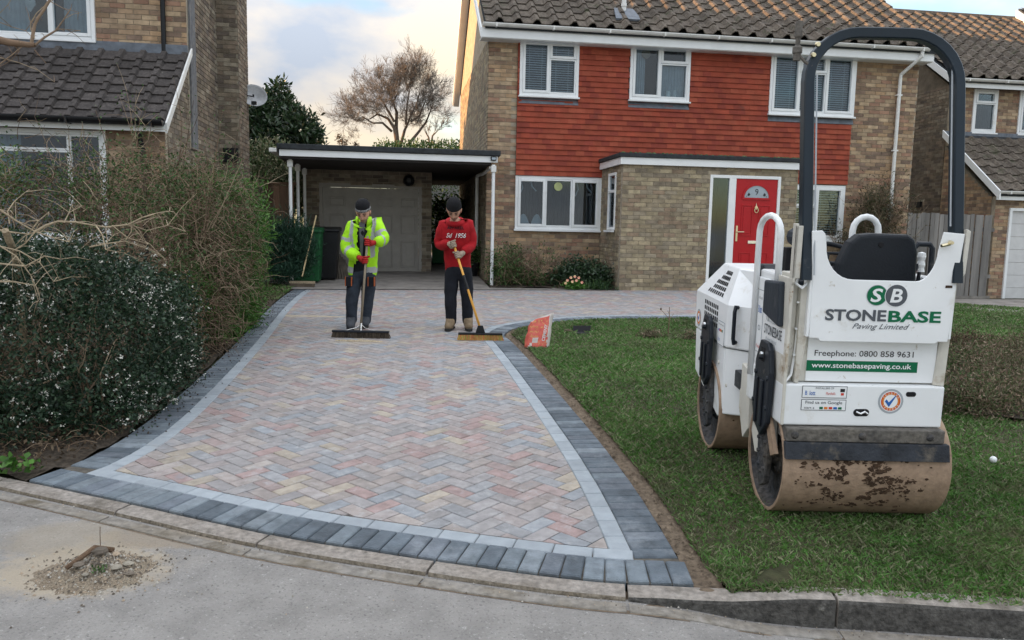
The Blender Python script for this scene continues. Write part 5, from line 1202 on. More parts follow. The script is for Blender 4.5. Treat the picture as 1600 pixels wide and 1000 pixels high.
# handrail
b = MB(); hp = [(-.43, .215, .66), (-.43, .215, 1.44)]+[(-.43+.02*(1-math.cos(PI*i/8))/2, .075+.14*math.cos(PI*i/8), 1.44+.090*math.sin(PI*i/8)) for i in range(1, 8)]+[(-.41, -.065, 1.44), (-.41, -.065, 1.10)]; b.tube(hp, .0165, 12); b.build('handrail', MT['rwhite'], rl, smooth_=True)
# side links that hold the drums
def armplate(x, y, z, s=1., nm='drum_arm'):
    P_ = [(-.115, .30), (-.085, .40), (-.05, .43), (.05, .43), (.105, .33), (.115, .10), (.07, .02), (-.02, -.02), (-.10, .06)]
    b = MB(); b.prism([(x, y+p[0]*s, z+p[1]*s) for p in P_], (.028, 0, 0)); o = b.build(nm, MT['rdark'], rl, bevel=.008)
    b = MB(); b.box(x-.012, x-.0005, y-.045*s, y-.012*s, z+.03*s, z+.25*s); b.box(x-.012, x-.0005, y+.030*s, y+.055*s, z+.03*s, z+.25*s); b.build('rib', MT['rdark'], o, bevel=.004)
    b = MB(); b.box(x-.0018, x-.0006, y-.01*s, y+.028*s, z+.04*s, z+.24*s); b.box(x-.0018, x-.0006, y-.03, y+.025, z+.335*s, z+.40*s); b.build('slot', MT['dark'], o)
    b = MB()
    for (py, pz) in ((-.085, .27), (.08, .27), (-.085, .13), (.09, .13)): b.lathe([(0, -.008), (.012, -.008), (.014, 0)], (x, y+py*s, z+pz*s), 8, 'X')
    b.lathe([(0, -.022), (.012, -.022), (.016, 0)], (x, y, z+.355*s), 8, 'X'); b.build('bolt', MT['chrome'] if False else MT['rdark'], o)
    b = MB(); b.lathe([(0, -.014), (.011, -.014), (.013, 0)], (x-.001, y+.0, z+.37*s), 8, 'X'); b.build('pin', MT['chrome'], o)
    b = MB(); b.prism([(x+.03, y+.06, z+.10), (x+.03, y-.06, z+.10), (x+.03, y-.09, z-.08), (x+.03, y-.06, z-.27), (x+.03, y+.02, z-.31), (x+.03, y+.07, z-.20), (x+.03, y+.085, z-.05)], (.03, 0, 0)); l = b.build('drum_link', MT['drumin'], rl, bevel=.006)
    b = MB()
    for (py, pz) in ((-.05, -.05), (.05, -.05), (-.055, -.12), (.045, -.12), (-.045, -.19), (.035, -.19), (0, -.04), (0, -.22)): b.lathe([(0, -.012), (.009, -.012), (.011, 0)], (x+.03, y+py, z+pz), 6, 'X')
    b.build('bolt', MT['drumin'], l)
armplate(-.455, -.055, .42, 1.1); armplate(-.505, .955, .44, 1.02)
b = MB(); b.prism([(-.40, -.10, .30), (-.40, -.16, .36), (-.40, -.10, .60), (-.40, .18, .60), (-.40, .22, .34), (-.40, .14, .24)], (.02, 0, 0)); b.build('side_skirt', MT['rcream'], rl, bevel=.004)
b = MB(); b.prism([(-.415, .26, .66), (-.415, .42, .68), (-.415, .42, .40), (-.415, .33, .26), (-.415, .24, .34)], (.06, 0, 0)); b.box(-.41, .3, .30, .45, .40, .52); b.build('articulation_bracket', MT['rcream'], rl, bevel=.004)
# front hood
fx = -.05
def hood(): 
    b = MB(); x0, x1 = -.452, .36; zl, zt_ = .98, 1.195; cxm = (x0+x1)/2
    yb, ym, yf = .43, .66, 1.47
    V = []
    L_ = [(x0+.22, yb), (x0, ym), (x0, yf), (x1, yf), (x1, ym), (x1-.22, yb)]
    T_ = [(x0+.22, yb+.02), (x0+.10, .80), (x0+.11, 1.20), (x1-.11, 1.20), (x1-.10, .80), (x1-.22, yb+.02)]
    n = 6
    for (x, y) in L_: V.append((x, y, .72))
    for (x, y) in L_: V.append((x, y, zl))
    for (x, y) in T_: V.append((x, y, zt_))
    Fc = [(i, (i+1) % n, (i+1) % n+n, i+n) for i in range(n)]+[(i+n, (i+1) % n+n, (i+1) % n+2*n, i+2*n) for i in range(n)]+[tuple(range(2*n, 3*n)), tuple(reversed(range(n)))]
    Fc = [tuple(reversed(f)) for f in Fc]; b.add(V, Fc)
    return b, V
hb, HV = hood(); hd = hb.build('hood', MT['rwhite'], rl, bevel=.012, seg=3)
bmx = bmesh.new(); bmx.from_mesh(hd.data); bmesh.ops.recalc_face_normals(bmx, faces=bmx.faces); bmx.to_mesh(hd.data); bmx.free()
b = MB(); b.prism([(-.445, .68, .30), (-.445, .70, .712), (-.445, 1.46, .712), (-.445, 1.42, .42), (-.445, .78, .26)], (.80, 0, 0)); b.prism([(-.445, .678, .30), (-.22, .44, .34), (-.22, .44, .712), (-.445, .678, .712)], (.40, 0, 0)); b.build('front_chassis', MT['rwhite'], rl, bevel=.008)
def bil(a, b_, c, d, u, v): return (Vector(a)*(1-u)+Vector(b_)*u)*(1-v)+(Vector(d)*(1-u)+Vector(c)*u)*v
def grille(a, b_, c, d, nx, nz_, skipf=None):
    """a b near-low, far-low, c d far-high, near-high"""
    g = MB(); nrm = (Vector(b_)-Vector(a)).cross(Vector(d)-Vector(a)).normalized()
    if nrm.x > 0: nrm = -nrm
    for i in range(nx):
        for j in range(nz_):
            if skipf and skipf(i, j): continue
            u0_, u1_ = (i+.18)/nx, (i+.82)/nx; v0_, v1_ = (j+.15)/nz_, (j+.85)/nz_
            q = [bil(a, b_, c, d, u, v)+nrm*.0012 for u, v in ((u0_, v0_), (u1_, v0_), (u1_, v1_), (u0_, v1_))]
            g.add(q, [(0, 1, 2, 3)]); 
    return g.build('grille', MT['dark'], hd)
x0 = -.452
grille((x0, .86, .80), (x0, 1.22, .80), (x0, 1.22, .955), (x0, .86, .955), 8, 4)
pA, pB, pC, pD = (x0, .70, .98), (x0, 1.44, .98), (x0+.11, 1.19, 1.195), (x0+.10, .81, 1.195)
grille(bil(pA, pB, pC, pD, .16, .10), bil(pA, pB, pC, pD, .72, .10), bil(pA, pB, pC, pD, .70, .86), bil(pA, pB, pC, pD, .22, .86), 8, 5, lambda i, j: i > 7-max(0, j-2)-(1 if j > 0 else 0))
b = MB(); hx, hy = x0+.055, .66-.055; dn = Vector((-.72, -.69, 0))
for z0_, z1_ in ((.76, .98),):
    c0 = Vector((x0+.045, ym_ if False else .605, 0)); p = c0+dn*.012
    b.tube([tuple(p+Vector((0, 0, z0_+.005))-dn*.012), tuple(p+Vector((0, 0, z0_))+dn*.01), tuple(p+Vector((0, 0, z0_+.03))+dn*.02), tuple(p+Vector((0, 0, z1_-.03))+dn*.02), tuple(p+Vector((0, 0, z1_))+dn*.01), tuple(p+Vector((0, 0, z1_-.005))-dn*.012)], .013, 6)
b.build('hood_handle', MT['rdark'], hd)
b = MB(); b.box(x0-.0022, x0-.0010, .70, .84, .62+.10, .86); b.build('sticker', MT['lwhite'], hd); b = MB(); b.box(x0-.0018, x0-.0008, .695, .845, .715, .865); b.build('sticker_border', MT['lsilver'], hd)
text('Find us on Google', Matrix.Translation((x0-.003, .77, .845)) @ RS, .12, .014, MT['lgrey'], hd); text('B lott', Matrix.Translation((x0-.003, .80, .75)) @ RS, .04, .02, MT['lblue'], hd)
b = MB()
for i in range(4): b.box(x0-.0032, x0-.0028, .73+i*.025, .75+i*.025, .80, .815, i)
b.build('print', [MT['lgreen'], MT['lorange'], MT['lred'], MT['lblue']], hd)
def sdisc(y, z, r_, m, e, r0_=0):
    b = MB(); n = 20; V = []
    for i in range(n): a = 2*PI*i/n; V += [(x0-e, y+r_*math.cos(a), z+r_*math.sin(a)), (x0-e, y+r0_*math.cos(a), z+r0_*math.sin(a))]
    b.add(V, [(2*i, 2*i+1, (2*i+3) % (2*n), (2*i+2) % (2*n)) for i in range(n)] if r0_ else [tuple(2*i for i in range(n))]); return b.build('print', m, hd)
sdisc(1.36, .80, .06, MT['lsilver'], .0012); sdisc(1.36, .80, .048, MT['lwhite'], .0018); sdisc(1.36, .80, .046, MT['lorange'], .0022, .032)
b = MB(); b.prism([(x0-.0024, 1.36+.03-p[0]*1.0, .80+p[1]) for p in ((0, 0), (.01, .01), (.022, -.006), (.06, .045), (.022, -.03))], (.0004, 0, 0)); b.build('tick', MT['lblue'], hd)
b = MB()
for (y, z) in ((.80, .60), (.60, .50), (1.0, .45), (1.02, .62)): b.lathe([(0, -.008), (.009, -.008), (.012, 0)], (-.446, y, z), 8, 'X')
b.build('bolt', MT['rcream'], rl)
b = MB(); b.box(-.40, .30, .70, .80, .26, .40); b.build('front_scraper', MT['wooddirty'], rl)
b = MB(); b.box(-.30, .2, .25, .50, .42, .60); b.build('articulation_joint', MT['rdark'], rl)

# ================================================================== PEOPLE
MT.update(
    skinm=mat('skin', (.56, .31, .22), amt=.15, sc_=25, rough=.6, bump=.1), lip=mat('lips', (.30, .12, .09), bump=0), stubble=mat('stubble', (.33, .22, .17), amt=.3, sc_=60, rough=.8), eye=mat('eye', (.05, .035, .03), bump=0, rough=.3),
    hivis=mat('high visibility yellow', (.42, .85, .02), amt=.12, sc_=9, rough=.7, bump=.5, bsc=16), reflect=mat('reflective band', (.42, .43, .44), amt=.1, rough=.4, bump=.1),
    fleece=mat('black fleece', (.015, .016, .02), amt=.3, rough=.95, bump=.4, bsc=40), tee=mat('grey shirt', (.14, .145, .16), amt=.2, rough=.9),
    worktr=mat('grey blue work trousers', (.030, .038, .052), amt=.4, sc_=8, rough=.9, bump=.7, bsc=20), blacktr=mat('black jogging trousers', (.012, .014, .02), amt=.4, sc_=8, rough=.9, bump=.7, bsc=20),
    hoodie=mat('red hoodie', (.36, .010, .016), amt=.25, sc_=9, rough=.9, bump=.6, bsc=18), beanie=mat('black beanie', (.012, .012, .014), amt=.3, rough=1, bump=.8, bsc=120), beanieband=mat('patterned hat band', (.03, .03, .032), c2=(.36, .36, .36), sc_=55, rough=1, bump=.3),
    glover=mat('red gloves', (.40, .02, .02), amt=.3, sc_=30, rough=.8), gloveg=mat('pale gloves', (.34, .27, .21), amt=.25, sc_=30, rough=.9),
    bootb=mat('grey boots', (.055, .06, .07), amt=.3, sc_=20, rough=.7), boott=mat('tan boots', (.22, .16, .10), amt=.35, sc_=20, rough=.85), sole=mat('boot sole', (.03, .028, .026), rough=.8), pouch=mat('orange trim', (.40, .10, .03), amt=.3), 
    ash=mat('grey wooden shaft', (.22, .18, .13), amt=.25, sc_=9, rough=.7, stretch=(1, 1, .2)), yellowpole=mat('varnished yellow shaft', (.72, .36, .07), amt=.12, rough=.45), bristleb=mat('dark bristles', (.03, .027, .025), pal=[(.07, .055, .04), (.12, .095, .07), (.045, .036, .028)], amt=.4, rough=.9, bump=0), bristlet=mat('tan bristles', (.45, .25, .08), pal=[(.50, .27, .08), (.60, .34, .13), (.38, .20, .06), (.30, .38, .08), (.55, .16, .07)], amt=.3, rough=.9, bump=0),
)
def head_parts(M, lipk=1, stubk=2, eyek=3):
    b = MB(); nu, nv = 28, 22; V = []; K = []
    for j in range(nv+1):
        ph = PI*j/nv
        for i in range(nu):
            a = 2*PI*i/nu; x, y, z = math.sin(ph)*math.sin(a), -math.sin(ph)*math.cos(a), math.cos(ph)
            X, Y, Z = x*.076, y*.096, z*.125
            if z < 0: X *= 1+.30*z; Y *= (1+.12*z)
            if y < 0:
                f = max(0, 1-(x/.32)**2)
                if -.5 < z < .1: Y -= .022*f**3*max(0, 1-abs((z+.22)/.26))            # nose
                Y += .012*math.exp(-((abs(x)-.38)/.16)**2-((z-.02)/.10)**2)           # eye sockets
                Y -= .008*math.exp(-(x/.5)**2-((z-.17)/.10)**2)                        # brow
                Y -= .010*math.exp(-(x/.25)**2-((z+.55)/.10)**2)*1                     # lips
                Y -= .010*math.exp(-(x/.3)**2-((z+.85)/.14)**2)                        # chin
            V.append(M @ Vector((X, Y, Z)))
    Fc = []
    for j in range(nv):
        for i in range(nu):
            i2 = (i+1) % nu; f = (j*nu+i, (j+1)*nu+i, (j+1)*nu+i2, j*nu+i2); Fc.append(f)
            ph = PI*(j+.5)/nv; a = 2*PI*(i+.5)/nu; x, y, z = math.sin(ph)*math.sin(a), -math.sin(ph)*math.cos(a), math.cos(ph)
            k = 0
            if y < 0 and abs(x) < .28 and abs(z+.52) < .07: k = lipk
            elif y < .2 and z < -.42: k = stubk
            elif y < 0 and .22 < abs(x) < .52 and abs(z-.0) < .06: k = eyek
            K.append(k)
    b.add(V, Fc); b.m = K
    for s in (-1, 1):
        n0 = len(b.f)
        b.add([M @ Vector(p) for p in ((s*.014, -.097, .030), (s*.050, -.086, .030), (s*.050, -.088, .020), (s*.014, -.100, .019), (s*.030, -.104, .025))], [(0, 1, 4), (1, 2, 4), (2, 3, 4), (3, 0, 4)]); b.m += [2]*0
        b.m = b.m[:n0]+[3]*(len(b.f)-n0)
        n0 = len(b.f); e_ = []
        for q in range(8): e_.append(M @ Vector((s*.031+.014*math.cos(q*PI/4), -.0895-.004*(1 if q % 2 else 1), .002+.007*math.sin(q*PI/4))))
        b.add(e_+[M @ Vector((s*.031, -.0975, .002))], [(q, (q+1) % 8, 8) for q in range(8)]); b.m = b.m[:n0]+[3]*(len(b.f)-n0)
    n0 = len(b.f); nz0 = [(-.013, -.098, -.030), (.013, -.098, -.030), (0, -.128, -.034), (0, -.098, .012), (0, -.105, -.046)]
    b.add([M @ Vector(p) for p in nz0], [(0, 2, 3), (2, 1, 3), (0, 4, 2), (4, 1, 2)]); b.m = b.m[:n0]+[0]*(len(b.f)-n0)
    for s in (-1, 1):      # ears
        b.add([M @ Vector((s*.074, -.01, .02)), M @ Vector((s*.092, .012, .03)), M @ Vector((s*.086, .014, -.03)), M @ Vector((s*.072, -.005, -.04)), M @ Vector((s*.074, .02, 0))], [(0, 1, 4), (1, 2, 4), (2, 3, 4), (3, 0, 4), (0, 3, 2, 1)])
    return b
def join_mesh(name, parts, mats_):
    V = []; Fc = []; K = []
    for (vs_, fs_, ks_) in parts:
        n = len(V); V += vs_; Fc += [tuple(i+n for i in f) for f in fs_]; K += ks_
    me = bpy.data.meshes.new(name); me.from_pydata([tuple(v) for v in V], [], Fc)
    for x in mats_: me.materials.append(x)
    me.polygons.foreach_set('material_index', K); me.polygons.foreach_set('use_smooth', [True]*len(Fc)); me.update(); return me
def mesh_tuple(me, k=0): return ([v.co.copy() for v in me.vertices], [tuple(p.vertices) for p in me.polygons], [k]*len(me.polygons))
def chain_skin(name, P_, chains, rad, m, parent, sub=2, root=None, disp=0):
    names = list(dict.fromkeys([n for c in chains for n in c])); ix = {n: i for i, n in enumerate(names)}
    E_ = [(ix[a], ix[b_]) for c in chains for a, b_ in zip(c, c[1:])]
    return skin(name, [tuple(P_[n]) for n in names], E_, [rad[n] for n in names], m, parent, sub, ix.get(root, 0), disp)
def hand(name, c, ax, back, wrist, m, parent, side):
    """hand closed round a shaft through c along ax; back points from the shaft to the back of the hand"""
    c = Vector(c); ax = Vector(ax).normalized(); back = Vector(back); back = (back-ax*back.dot(ax)).normalized(); sd = ax.cross(back)*side
    parts = []
    b = MB(); b.tube([Vector(wrist), Vector(wrist)*.55+(c+back*.034)*.45, c+back*.036, c+back*.026-sd*.0], [.029, .034, .040, .030], 10); parts.append((b.v, b.f, [0]*len(b.f)))
    for k, (o, l) in enumerate(((-.033, 200), (-.011, 225), (.011, 220), (.032, 195))):
        pts = []
        for i in range(7):
            a = R(15+l*i/6); pts.append(c+ax*o+(back*math.cos(a)+sd*math.sin(a))*(.029-.004*i/6))
        b = MB(); b.tube(pts, [.0115, .0118, .0112, .0108, .010, .0095, .007], 7); parts.append((b.v, b.f, [0]*len(b.f)))
    pts = [c+ax*.030+back*.030, c+ax*.046-sd*.022+back*.012, c+ax*.048-sd*.030-back*.012, c+ax*.040-sd*.014-back*.030]
    b = MB(); b.tube(pts, [.015, .0135, .012, .009], 7); parts.append((b.v, b.f, [0]*len(b.f)))
    return link(name, join_mesh(name, [([Vector(v) for v in p[0]], p[1], p[2]) for p in parts], [m]), parent)
def seg_t(p, a, b_):
    d = b_-a; t = (p-a).dot(d)/d.length_squared; return t, (p-(a+d*t)).length
def person(label, root, J, opt):
    P_ = {k: D(v[0], v[1], root.y+v[2])-root for k, v in J.items()}
    body_r = dict(pelvis=(.125, .10), spine=(.115, .095), chest=(.135, .10), neck=.052, neck2=.05, shl=.062, shr=.062, ell=.043, elr=.043, wrl=.028, wrr=.028, hipl=.080, hipr=.080, knl=.058, knr=.058, anl=.034, anr=.034, tol=.018, tor=.018)
    ch = [('pelvis', 'spine', 'chest', 'neck', 'neck2'), ('chest', 'shl', 'ell', 'wrl'), ('chest', 'shr', 'elr', 'wrr'), ('pelvis', 'hipl', 'knl', 'anl', 'tol'), ('pelvis', 'hipr', 'knr', 'anr', 'tor')]
    bm_ = chain_skin('person', P_, ch, body_r, MT['skinm'], 'mesh', 1, 'pelvis')
    HMt = Matrix.Translation(P_['head']) @ Matrix.Rotation(R(opt['tilt']), 4, 'X')
    hb_ = head_parts(HMt)
    me = join_mesh('person', [mesh_tuple(bm_), ([Vector(v) for v in hb_.v], hb_.f, hb_.m+[0]*(len(hb_.f)-len(hb_.m)))], [MT['skinm'], MT['lip'], MT['stubble'], MT['eye']])
    o = thing('person', label, 'person', Matrix.Translation(root), data=me)
    # hat
    b = MB(); prof = [(.081, .042), (.094, .044), (.097, .052), (.094, .072), (.091, .074), (.092, .09), (.082, .125), (.055, .152), (.02, .163), (0, .165)]
    b.lathe(prof, n=20); b.v = [tuple(HMt @ Vector((v[0]*.93, v[1]*1.12+.004, v[2]-.002))) for v in b.v]
    for i in range(len(b.f)): b.m[i] = 1 if i//20 in (0, 1, 2, 3) else 0
    b.build('hat', [MT['beanie'], opt.get('band', MT['beanie'])], o, smooth_=True)
    # trousers
    tr_r = dict(pelvis=(.15, .12), hipl=(.115, .11), hipr=(.115, .11), knl=.080, knr=.080, cal=.073, car=.073, anl=.068, anr=.068)
    P_['anl'] = P_['anl']-Vector((0, 0, .055)); P_['anr'] = P_['anr']-Vector((0, 0, .055)); P_['cal'] = P_['knl']*.5+P_['anl']*.5; P_['car'] = P_['knr']*.5+P_['anr']*.5; P_['waist'] = P_['pelvis']*.6+P_['spine']*.4; tr_r['waist'] = (.145, .115)
    chain_skin('trousers', P_, [('waist', 'pelvis'), ('pelvis', 'hipl', 'knl', 'cal', 'anl'), ('pelvis', 'hipr', 'knr', 'car', 'anr')], tr_r, opt['trousers'], o, 2, 'pelvis', .018)
    for s in 'lr':
        A_, T_ = P_['an'+s], P_['to'+s]; d = (T_-A_); d.z = 0; d.normalize()
        zf = gzf(root.x+A_.x, root.y+A_.y)-root.z
        b0 = Vector((A_.x, A_.y, zf))
        Q = dict(a=A_+Vector((0, 0, .13)), b=b0+Vector((0, 0, .075)), h=b0-d*.045+Vector((0, 0, .045)), m=b0+d*.10+Vector((0, 0, .050)), t=b0+d*.185+Vector((0, 0, .042)))
        bt = chain_skin('boot', Q, [('a', 'b', 'm', 't'), ('b', 'h')], dict(a=.062, b=.060, h=.050, m=.055, t=(.050, .044)), opt['boot'], o, 2, 'b')
        sb_ = MB(); sd = Vector((-d.y, d.x, 0)); sb_.prism([b0+d*q[0]+sd*q[1]+Vector((0, 0, .002)) for q in ((-.09, -.03), (.02, -.036), (.12, -.045), (.20, -.03), (.215, 0), (.20, .03), (.12, .045), (.02, .036), (-.09, .03))], (0, 0, .024)); sb_.build('sole', MT['sole'], bt)
    # top layer
    tp = dict(pelvis=(.185, .15), spine=(.18, .14), chest=(.185, .14), neck=.090, shl=.095, shr=.095, ell=.080, elr=.080, wrl=.054, wrr=.054, hem=(.19, .155), uml=.088, umr=.088, fml=.072, fmr=.072)
    P_['hem'] = P_['pelvis']-Vector((0, 0, opt.get('drop', .09))); P_['uml'] = (P_['shl']+P_['ell'])/2; P_['umr'] = (P_['shr']+P_['elr'])/2; P_['fml'] = (P_['ell']+P_['wrl'])/2; P_['fmr'] = (P_['elr']+P_['wrr'])/2
    for k in opt.get('tp', {}): tp[k] = opt['tp'][k]
    chs = [('hem', 'pelvis', 'spine', 'chest', 'neck'), ('chest', 'shl', 'uml', 'ell', 'fml', 'wrl'), ('chest', 'shr', 'umr', 'elr', 'fmr', 'wrr')]
    if opt['kind'] == 'jacket':
        inner_ = {k: ((v[0]-.022, v[1]-.022) if hasattr(v, '__len__') else v-.022) for k, v in tp.items()}
        inner_['chest'] = (.120, .118); inner_['spine'] = (.13, .115); inner_['neck'] = .07
        chain_skin('fleece', P_, [('hem', 'pelvis', 'spine', 'chest', 'neck')], inner_, MT['fleece'], o, 2, 'chest')
        jk = chain_skin('jacket', P_, chs, tp, [MT['hivis'], MT['reflect']], o, 3, 'chest', .022)
        cx_ = lambda z: np.interp(z, [P_['pelvis'].z, P_['neck'].z], [P_['pelvis'].x, P_['neck'].x])
        bmx = bmesh.new(); bmx.from_mesh(jk.data); dl = []
        for f in bmx.faces:
            c = f.calc_center_median()
            dx = c.x-float(cx_(c.z)); tt = (c.z-P_['pelvis'].z)/(P_['neck'].z-P_['pelvis'].z)
            hw = np.interp(tt, [0, .35, .75, 1.05, 1.3], [.085, .055, .050, .055, .07])
            inarm = any(seg_t(c, P_[a_], P_[b2])[1] < .09 and -.1 < seg_t(c, P_[a_], P_[b2])[0] < 1.2 for a_, b2 in (('uml', 'ell'), ('ell', 'wrl'), ('umr', 'elr'), ('elr', 'wrr')))
            if abs(dx) < hw and c.y < float(np.interp(tt, [0, .5, 1], [P_['pelvis'].y-.02, P_['spine'].y-.02, P_['chest'].y])) and f.normal.y < .1 and not inarm: dl.append(f); continue
            if c.z > P_['neck'].z+.01 and (c-P_['neck']).length < .10 and f.normal.z > .8: dl.append(f); continue
            k = 0
            for a_, b2, b0_, b1_ in (('shl', 'ell', .45, .62), ('ell', 'wrl', .25, .42), ('shr', 'elr', .45, .62), ('elr', 'wrr', .25, .42)):
                t, dd = seg_t(c, P_[a_], P_[b2])
                if b0_ < t < b1_ and dd < .11: k = 1
            if not inarm:
                if -.02 < tt < .10: k = 1
                if abs(abs(dx)-.125) < .022 and tt > .3 and f.normal.z < .95: k = 1
            f.material_index = k
        bmesh.ops.delete(bmx, geom=dl, context='FACES'); bmx.to_mesh(jk.data); bmx.free()
        so = jk.modifiers.new('s', 'SOLIDIFY'); so.thickness = .008; so.offset = 0
        cb_ = MB(); n = 14; N_ = P_['neck']; V = []
        for i in range(n+1):
            a = R(35+290*i/n)-PI/2
            for (rr_, zz) in ((.082, -.045), (.098, .035), (.090, .078), (.080, .078), (.078, -.03)): V.append(N_+Vector((math.cos(a)*rr_, math.sin(a)*rr_*.95+.01, zz+(.01 if math.sin(a) > 0 else 0))))
        cb_.add(V, [(i*5+j, (i+1)*5+j, (i+1)*5+(j+1) % 5, i*5+(j+1) % 5) for i in range(n) for j in range(5)]); cb_.build('collar', MT['hivis'], jk, smooth_=True)
        tb_ = MB(); 
        z0_, z1_ = P_['spine'].z-.04, P_['neck'].z+.02; V = []
        for i in range(6):
            z = z0_+(z1_-z0_)*i/5; x = float(cx_(z)); yy = np.interp(z, [P_['pelvis'].z, P_['spine'].z, P_['chest'].z, P_['neck'].z], [P_['pelvis'].y-.145, P_['spine'].y-.125, P_['chest'].y-.128, P_['neck'].y-.085]); w = .012+.022*i/5
            V += [(x-w, yy, z), (x+w, yy, z)]
        tb_.add(V, [(2*i, 2*i+1, 2*i+3, 2*i+2) for i in range(5)]); tb_.build('shirt', MT['tee'], o)
        for s in (-1, 1):
            pb = MB(); c = P_['hip'+('l' if s < 0 else 'r')]; pb.box(c.x+s*.05-.04, c.x+s*.05+.04, c.y-.16, c.y-.10, c.z-.10, c.z+.01, 0); pb.box(c.x+s*.05-.042, c.x+s*.05-.030, c.y-.164, c.y-.10, c.z-.10, c.z+.012, 1); pb.box(c.x+s*.05+.030, c.x+s*.05+.042, c.y-.164, c.y-.10, c.z-.10, c.z+.012, 1); pb.build('tool_pouch', [MT['fleece'], MT['pouch']], o, bevel=.006)
    else:
        jk = chain_skin('hoodie', P_, chs, tp, MT['hoodie'], o, 3, 'chest', .02)
        b = MB(); N_ = P_['neck']; b.tube([N_+Vector((.088*math.cos(2*PI*i/18), .080*math.sin(2*PI*i/18)+.012, .020+.030*math.sin(2*PI*i/18))) for i in range(18)], .032, 9, closed=True); b.build('hood', MT['hoodie'], jk, smooth_=True)
    return o, P_, jk

def broom(label, top, bot, wid, ang, shaft_m, bm_mat, head_m, kind):
    """top, bot: world points of the shaft; the head stands on the ground below bot"""
    g0 = gzf(bot.x, bot.y); t = thing('broom', label, 'broom', Matrix.Translation((bot.x, bot.y, g0)))
    T_ = top-Vector((bot.x, bot.y, g0)); B0 = Vector((0, 0, bot.z-g0))
    b = MB(); b.tube([B0, B0*.5+T_*.5, T_], .0135, 10); s = b.build('shaft', shaft_m, t, smooth_=True)
    ca_, sa_ = math.cos(ang), math.sin(ang)
    def Q(x, y, z): return (x*ca_-y*sa_, x*sa_+y*ca_, z)
    b = MB(); h0 = .062
    b.prism([Q(-wid/2, -.028, h0), Q(wid/2, -.028, h0), Q(wid/2, .028, h0), Q(-wid/2, .028, h0)], (0, 0, .022)); b.build('brush_head', head_m, t, bevel=.006)
    if kind == 'socket':
        b = MB(); b.prism([Q(-.055, -.012, h0+.022), Q(.055, -.012, h0+.022), Q(.028, -.012, h0+.105), Q(-.028, -.012, h0+.105)], tuple(Vector(Q(0, .024, 0)))); b.build('socket', head_m, t, bevel=.004)
        k0, k1 = .44, .60; b = MB(); b.tube([B0+(T_-B0)*k0, B0+(T_-B0)*k1], .0165, 10); b.build('grip_sleeve', MT['blackp'], s)
    else:
        b = MB()
        for sx in (-1, 1): b.tube([Q(sx*.16, 0, h0+.022), Q(sx*.05, 0, h0+.05), tuple(B0+(T_-B0)*.05)], .004, 5)
        b.tube([Q(0, 0, h0+.02), tuple(B0+(T_-B0)*.06)], .018, 8); b.build('stay_wire', MT['chrome'], t)
    b = MB(); rr = random.Random(5)
    for i in range(900):
        x = rr.uniform(-wid/2+.004, wid/2-.004); y = rr.uniform(-.024, .024); e_ = rr.gauss(0, .008)+x/wid*.02
        p = Vector(Q(x, y, h0)); q = Vector(Q(x+e_, y*1.5+rr.gauss(0, .006), .001)); w = Vector(Q(.0022, 0, 0)); b.add([p-w, p+w, q+w, q-w], [(0, 1, 2, 3)])
    b.build('bristles', bm_mat, t, stuff=True)
    return t
# man in the yellow jacket
rv_ = Vector((-1.86, 9.38, gzf(-1.86, 9.38)))
Jv = dict(head=(567.5, 332, -.24), neck=(568, 350, -.15), neck2=(568, 343, -.19), chest=(570, 366, -.07), spine=(569, 396, .04), pelvis=(566, 424, .09), shl=(549, 356, -.09), shr=(589, 352, -.07), ell=(540, 390, -.10), elr=(600, 376, -.14), wrl=(560, 402, -.26), wrr=(586, 379, -.25),
          hipl=(555, 433, .07), hipr=(577, 433, .07), knl=(550, 467, -.06), knr=(574, 467, .10), anl=(549, 500, -.04), anr=(571, 500, .14), tol=(547, 506, -.18), tor=(570, 503, .0))
mv, Pv, _ = person('man in yellow high visibility jacket, patterned beanie and red gloves sweeping with a dark broom', rv_, Jv, dict(tilt=27, kind='jacket', trousers=MT['worktr'], boot=MT['bootb'], band=MT['beanieband'], tp=dict(wrl=.055, wrr=.055)))
top = D(574.5, 369, rv_.y-.30); bot = D(563.5, 514, 8.74)
broom('wide dark broom on a grey wooden shaft pushing a ridge of sand', top, bot, .645, R(-1), MT['ash'], MT['bristleb'], MT['rdark'], 'stay')
ax = (top-bot).normalized()
def on_shaft(py, top, bot, y0): 
    best = min((abs(on_px(bot+(top-bot)*t)-py), t) for t in [i/200 for i in range(201)]); return bot+(top-bot)*best[1]
def on_px(p):
    d = np.array(p)-CC; return 500-F_PX*float(cu @ d)/float(cf @ d)
for (py, w, sd) in ((407, 'wrl', 1), (379, 'wrr', -1)):
    c = on_shaft(py, top, bot, 0)-rv_; bk = (Pv[w]-c).normalized()+Vector((0, .3, 0)); hand('glove', c, ax, bk, Pv[w], MT['glover'], mv, sd)
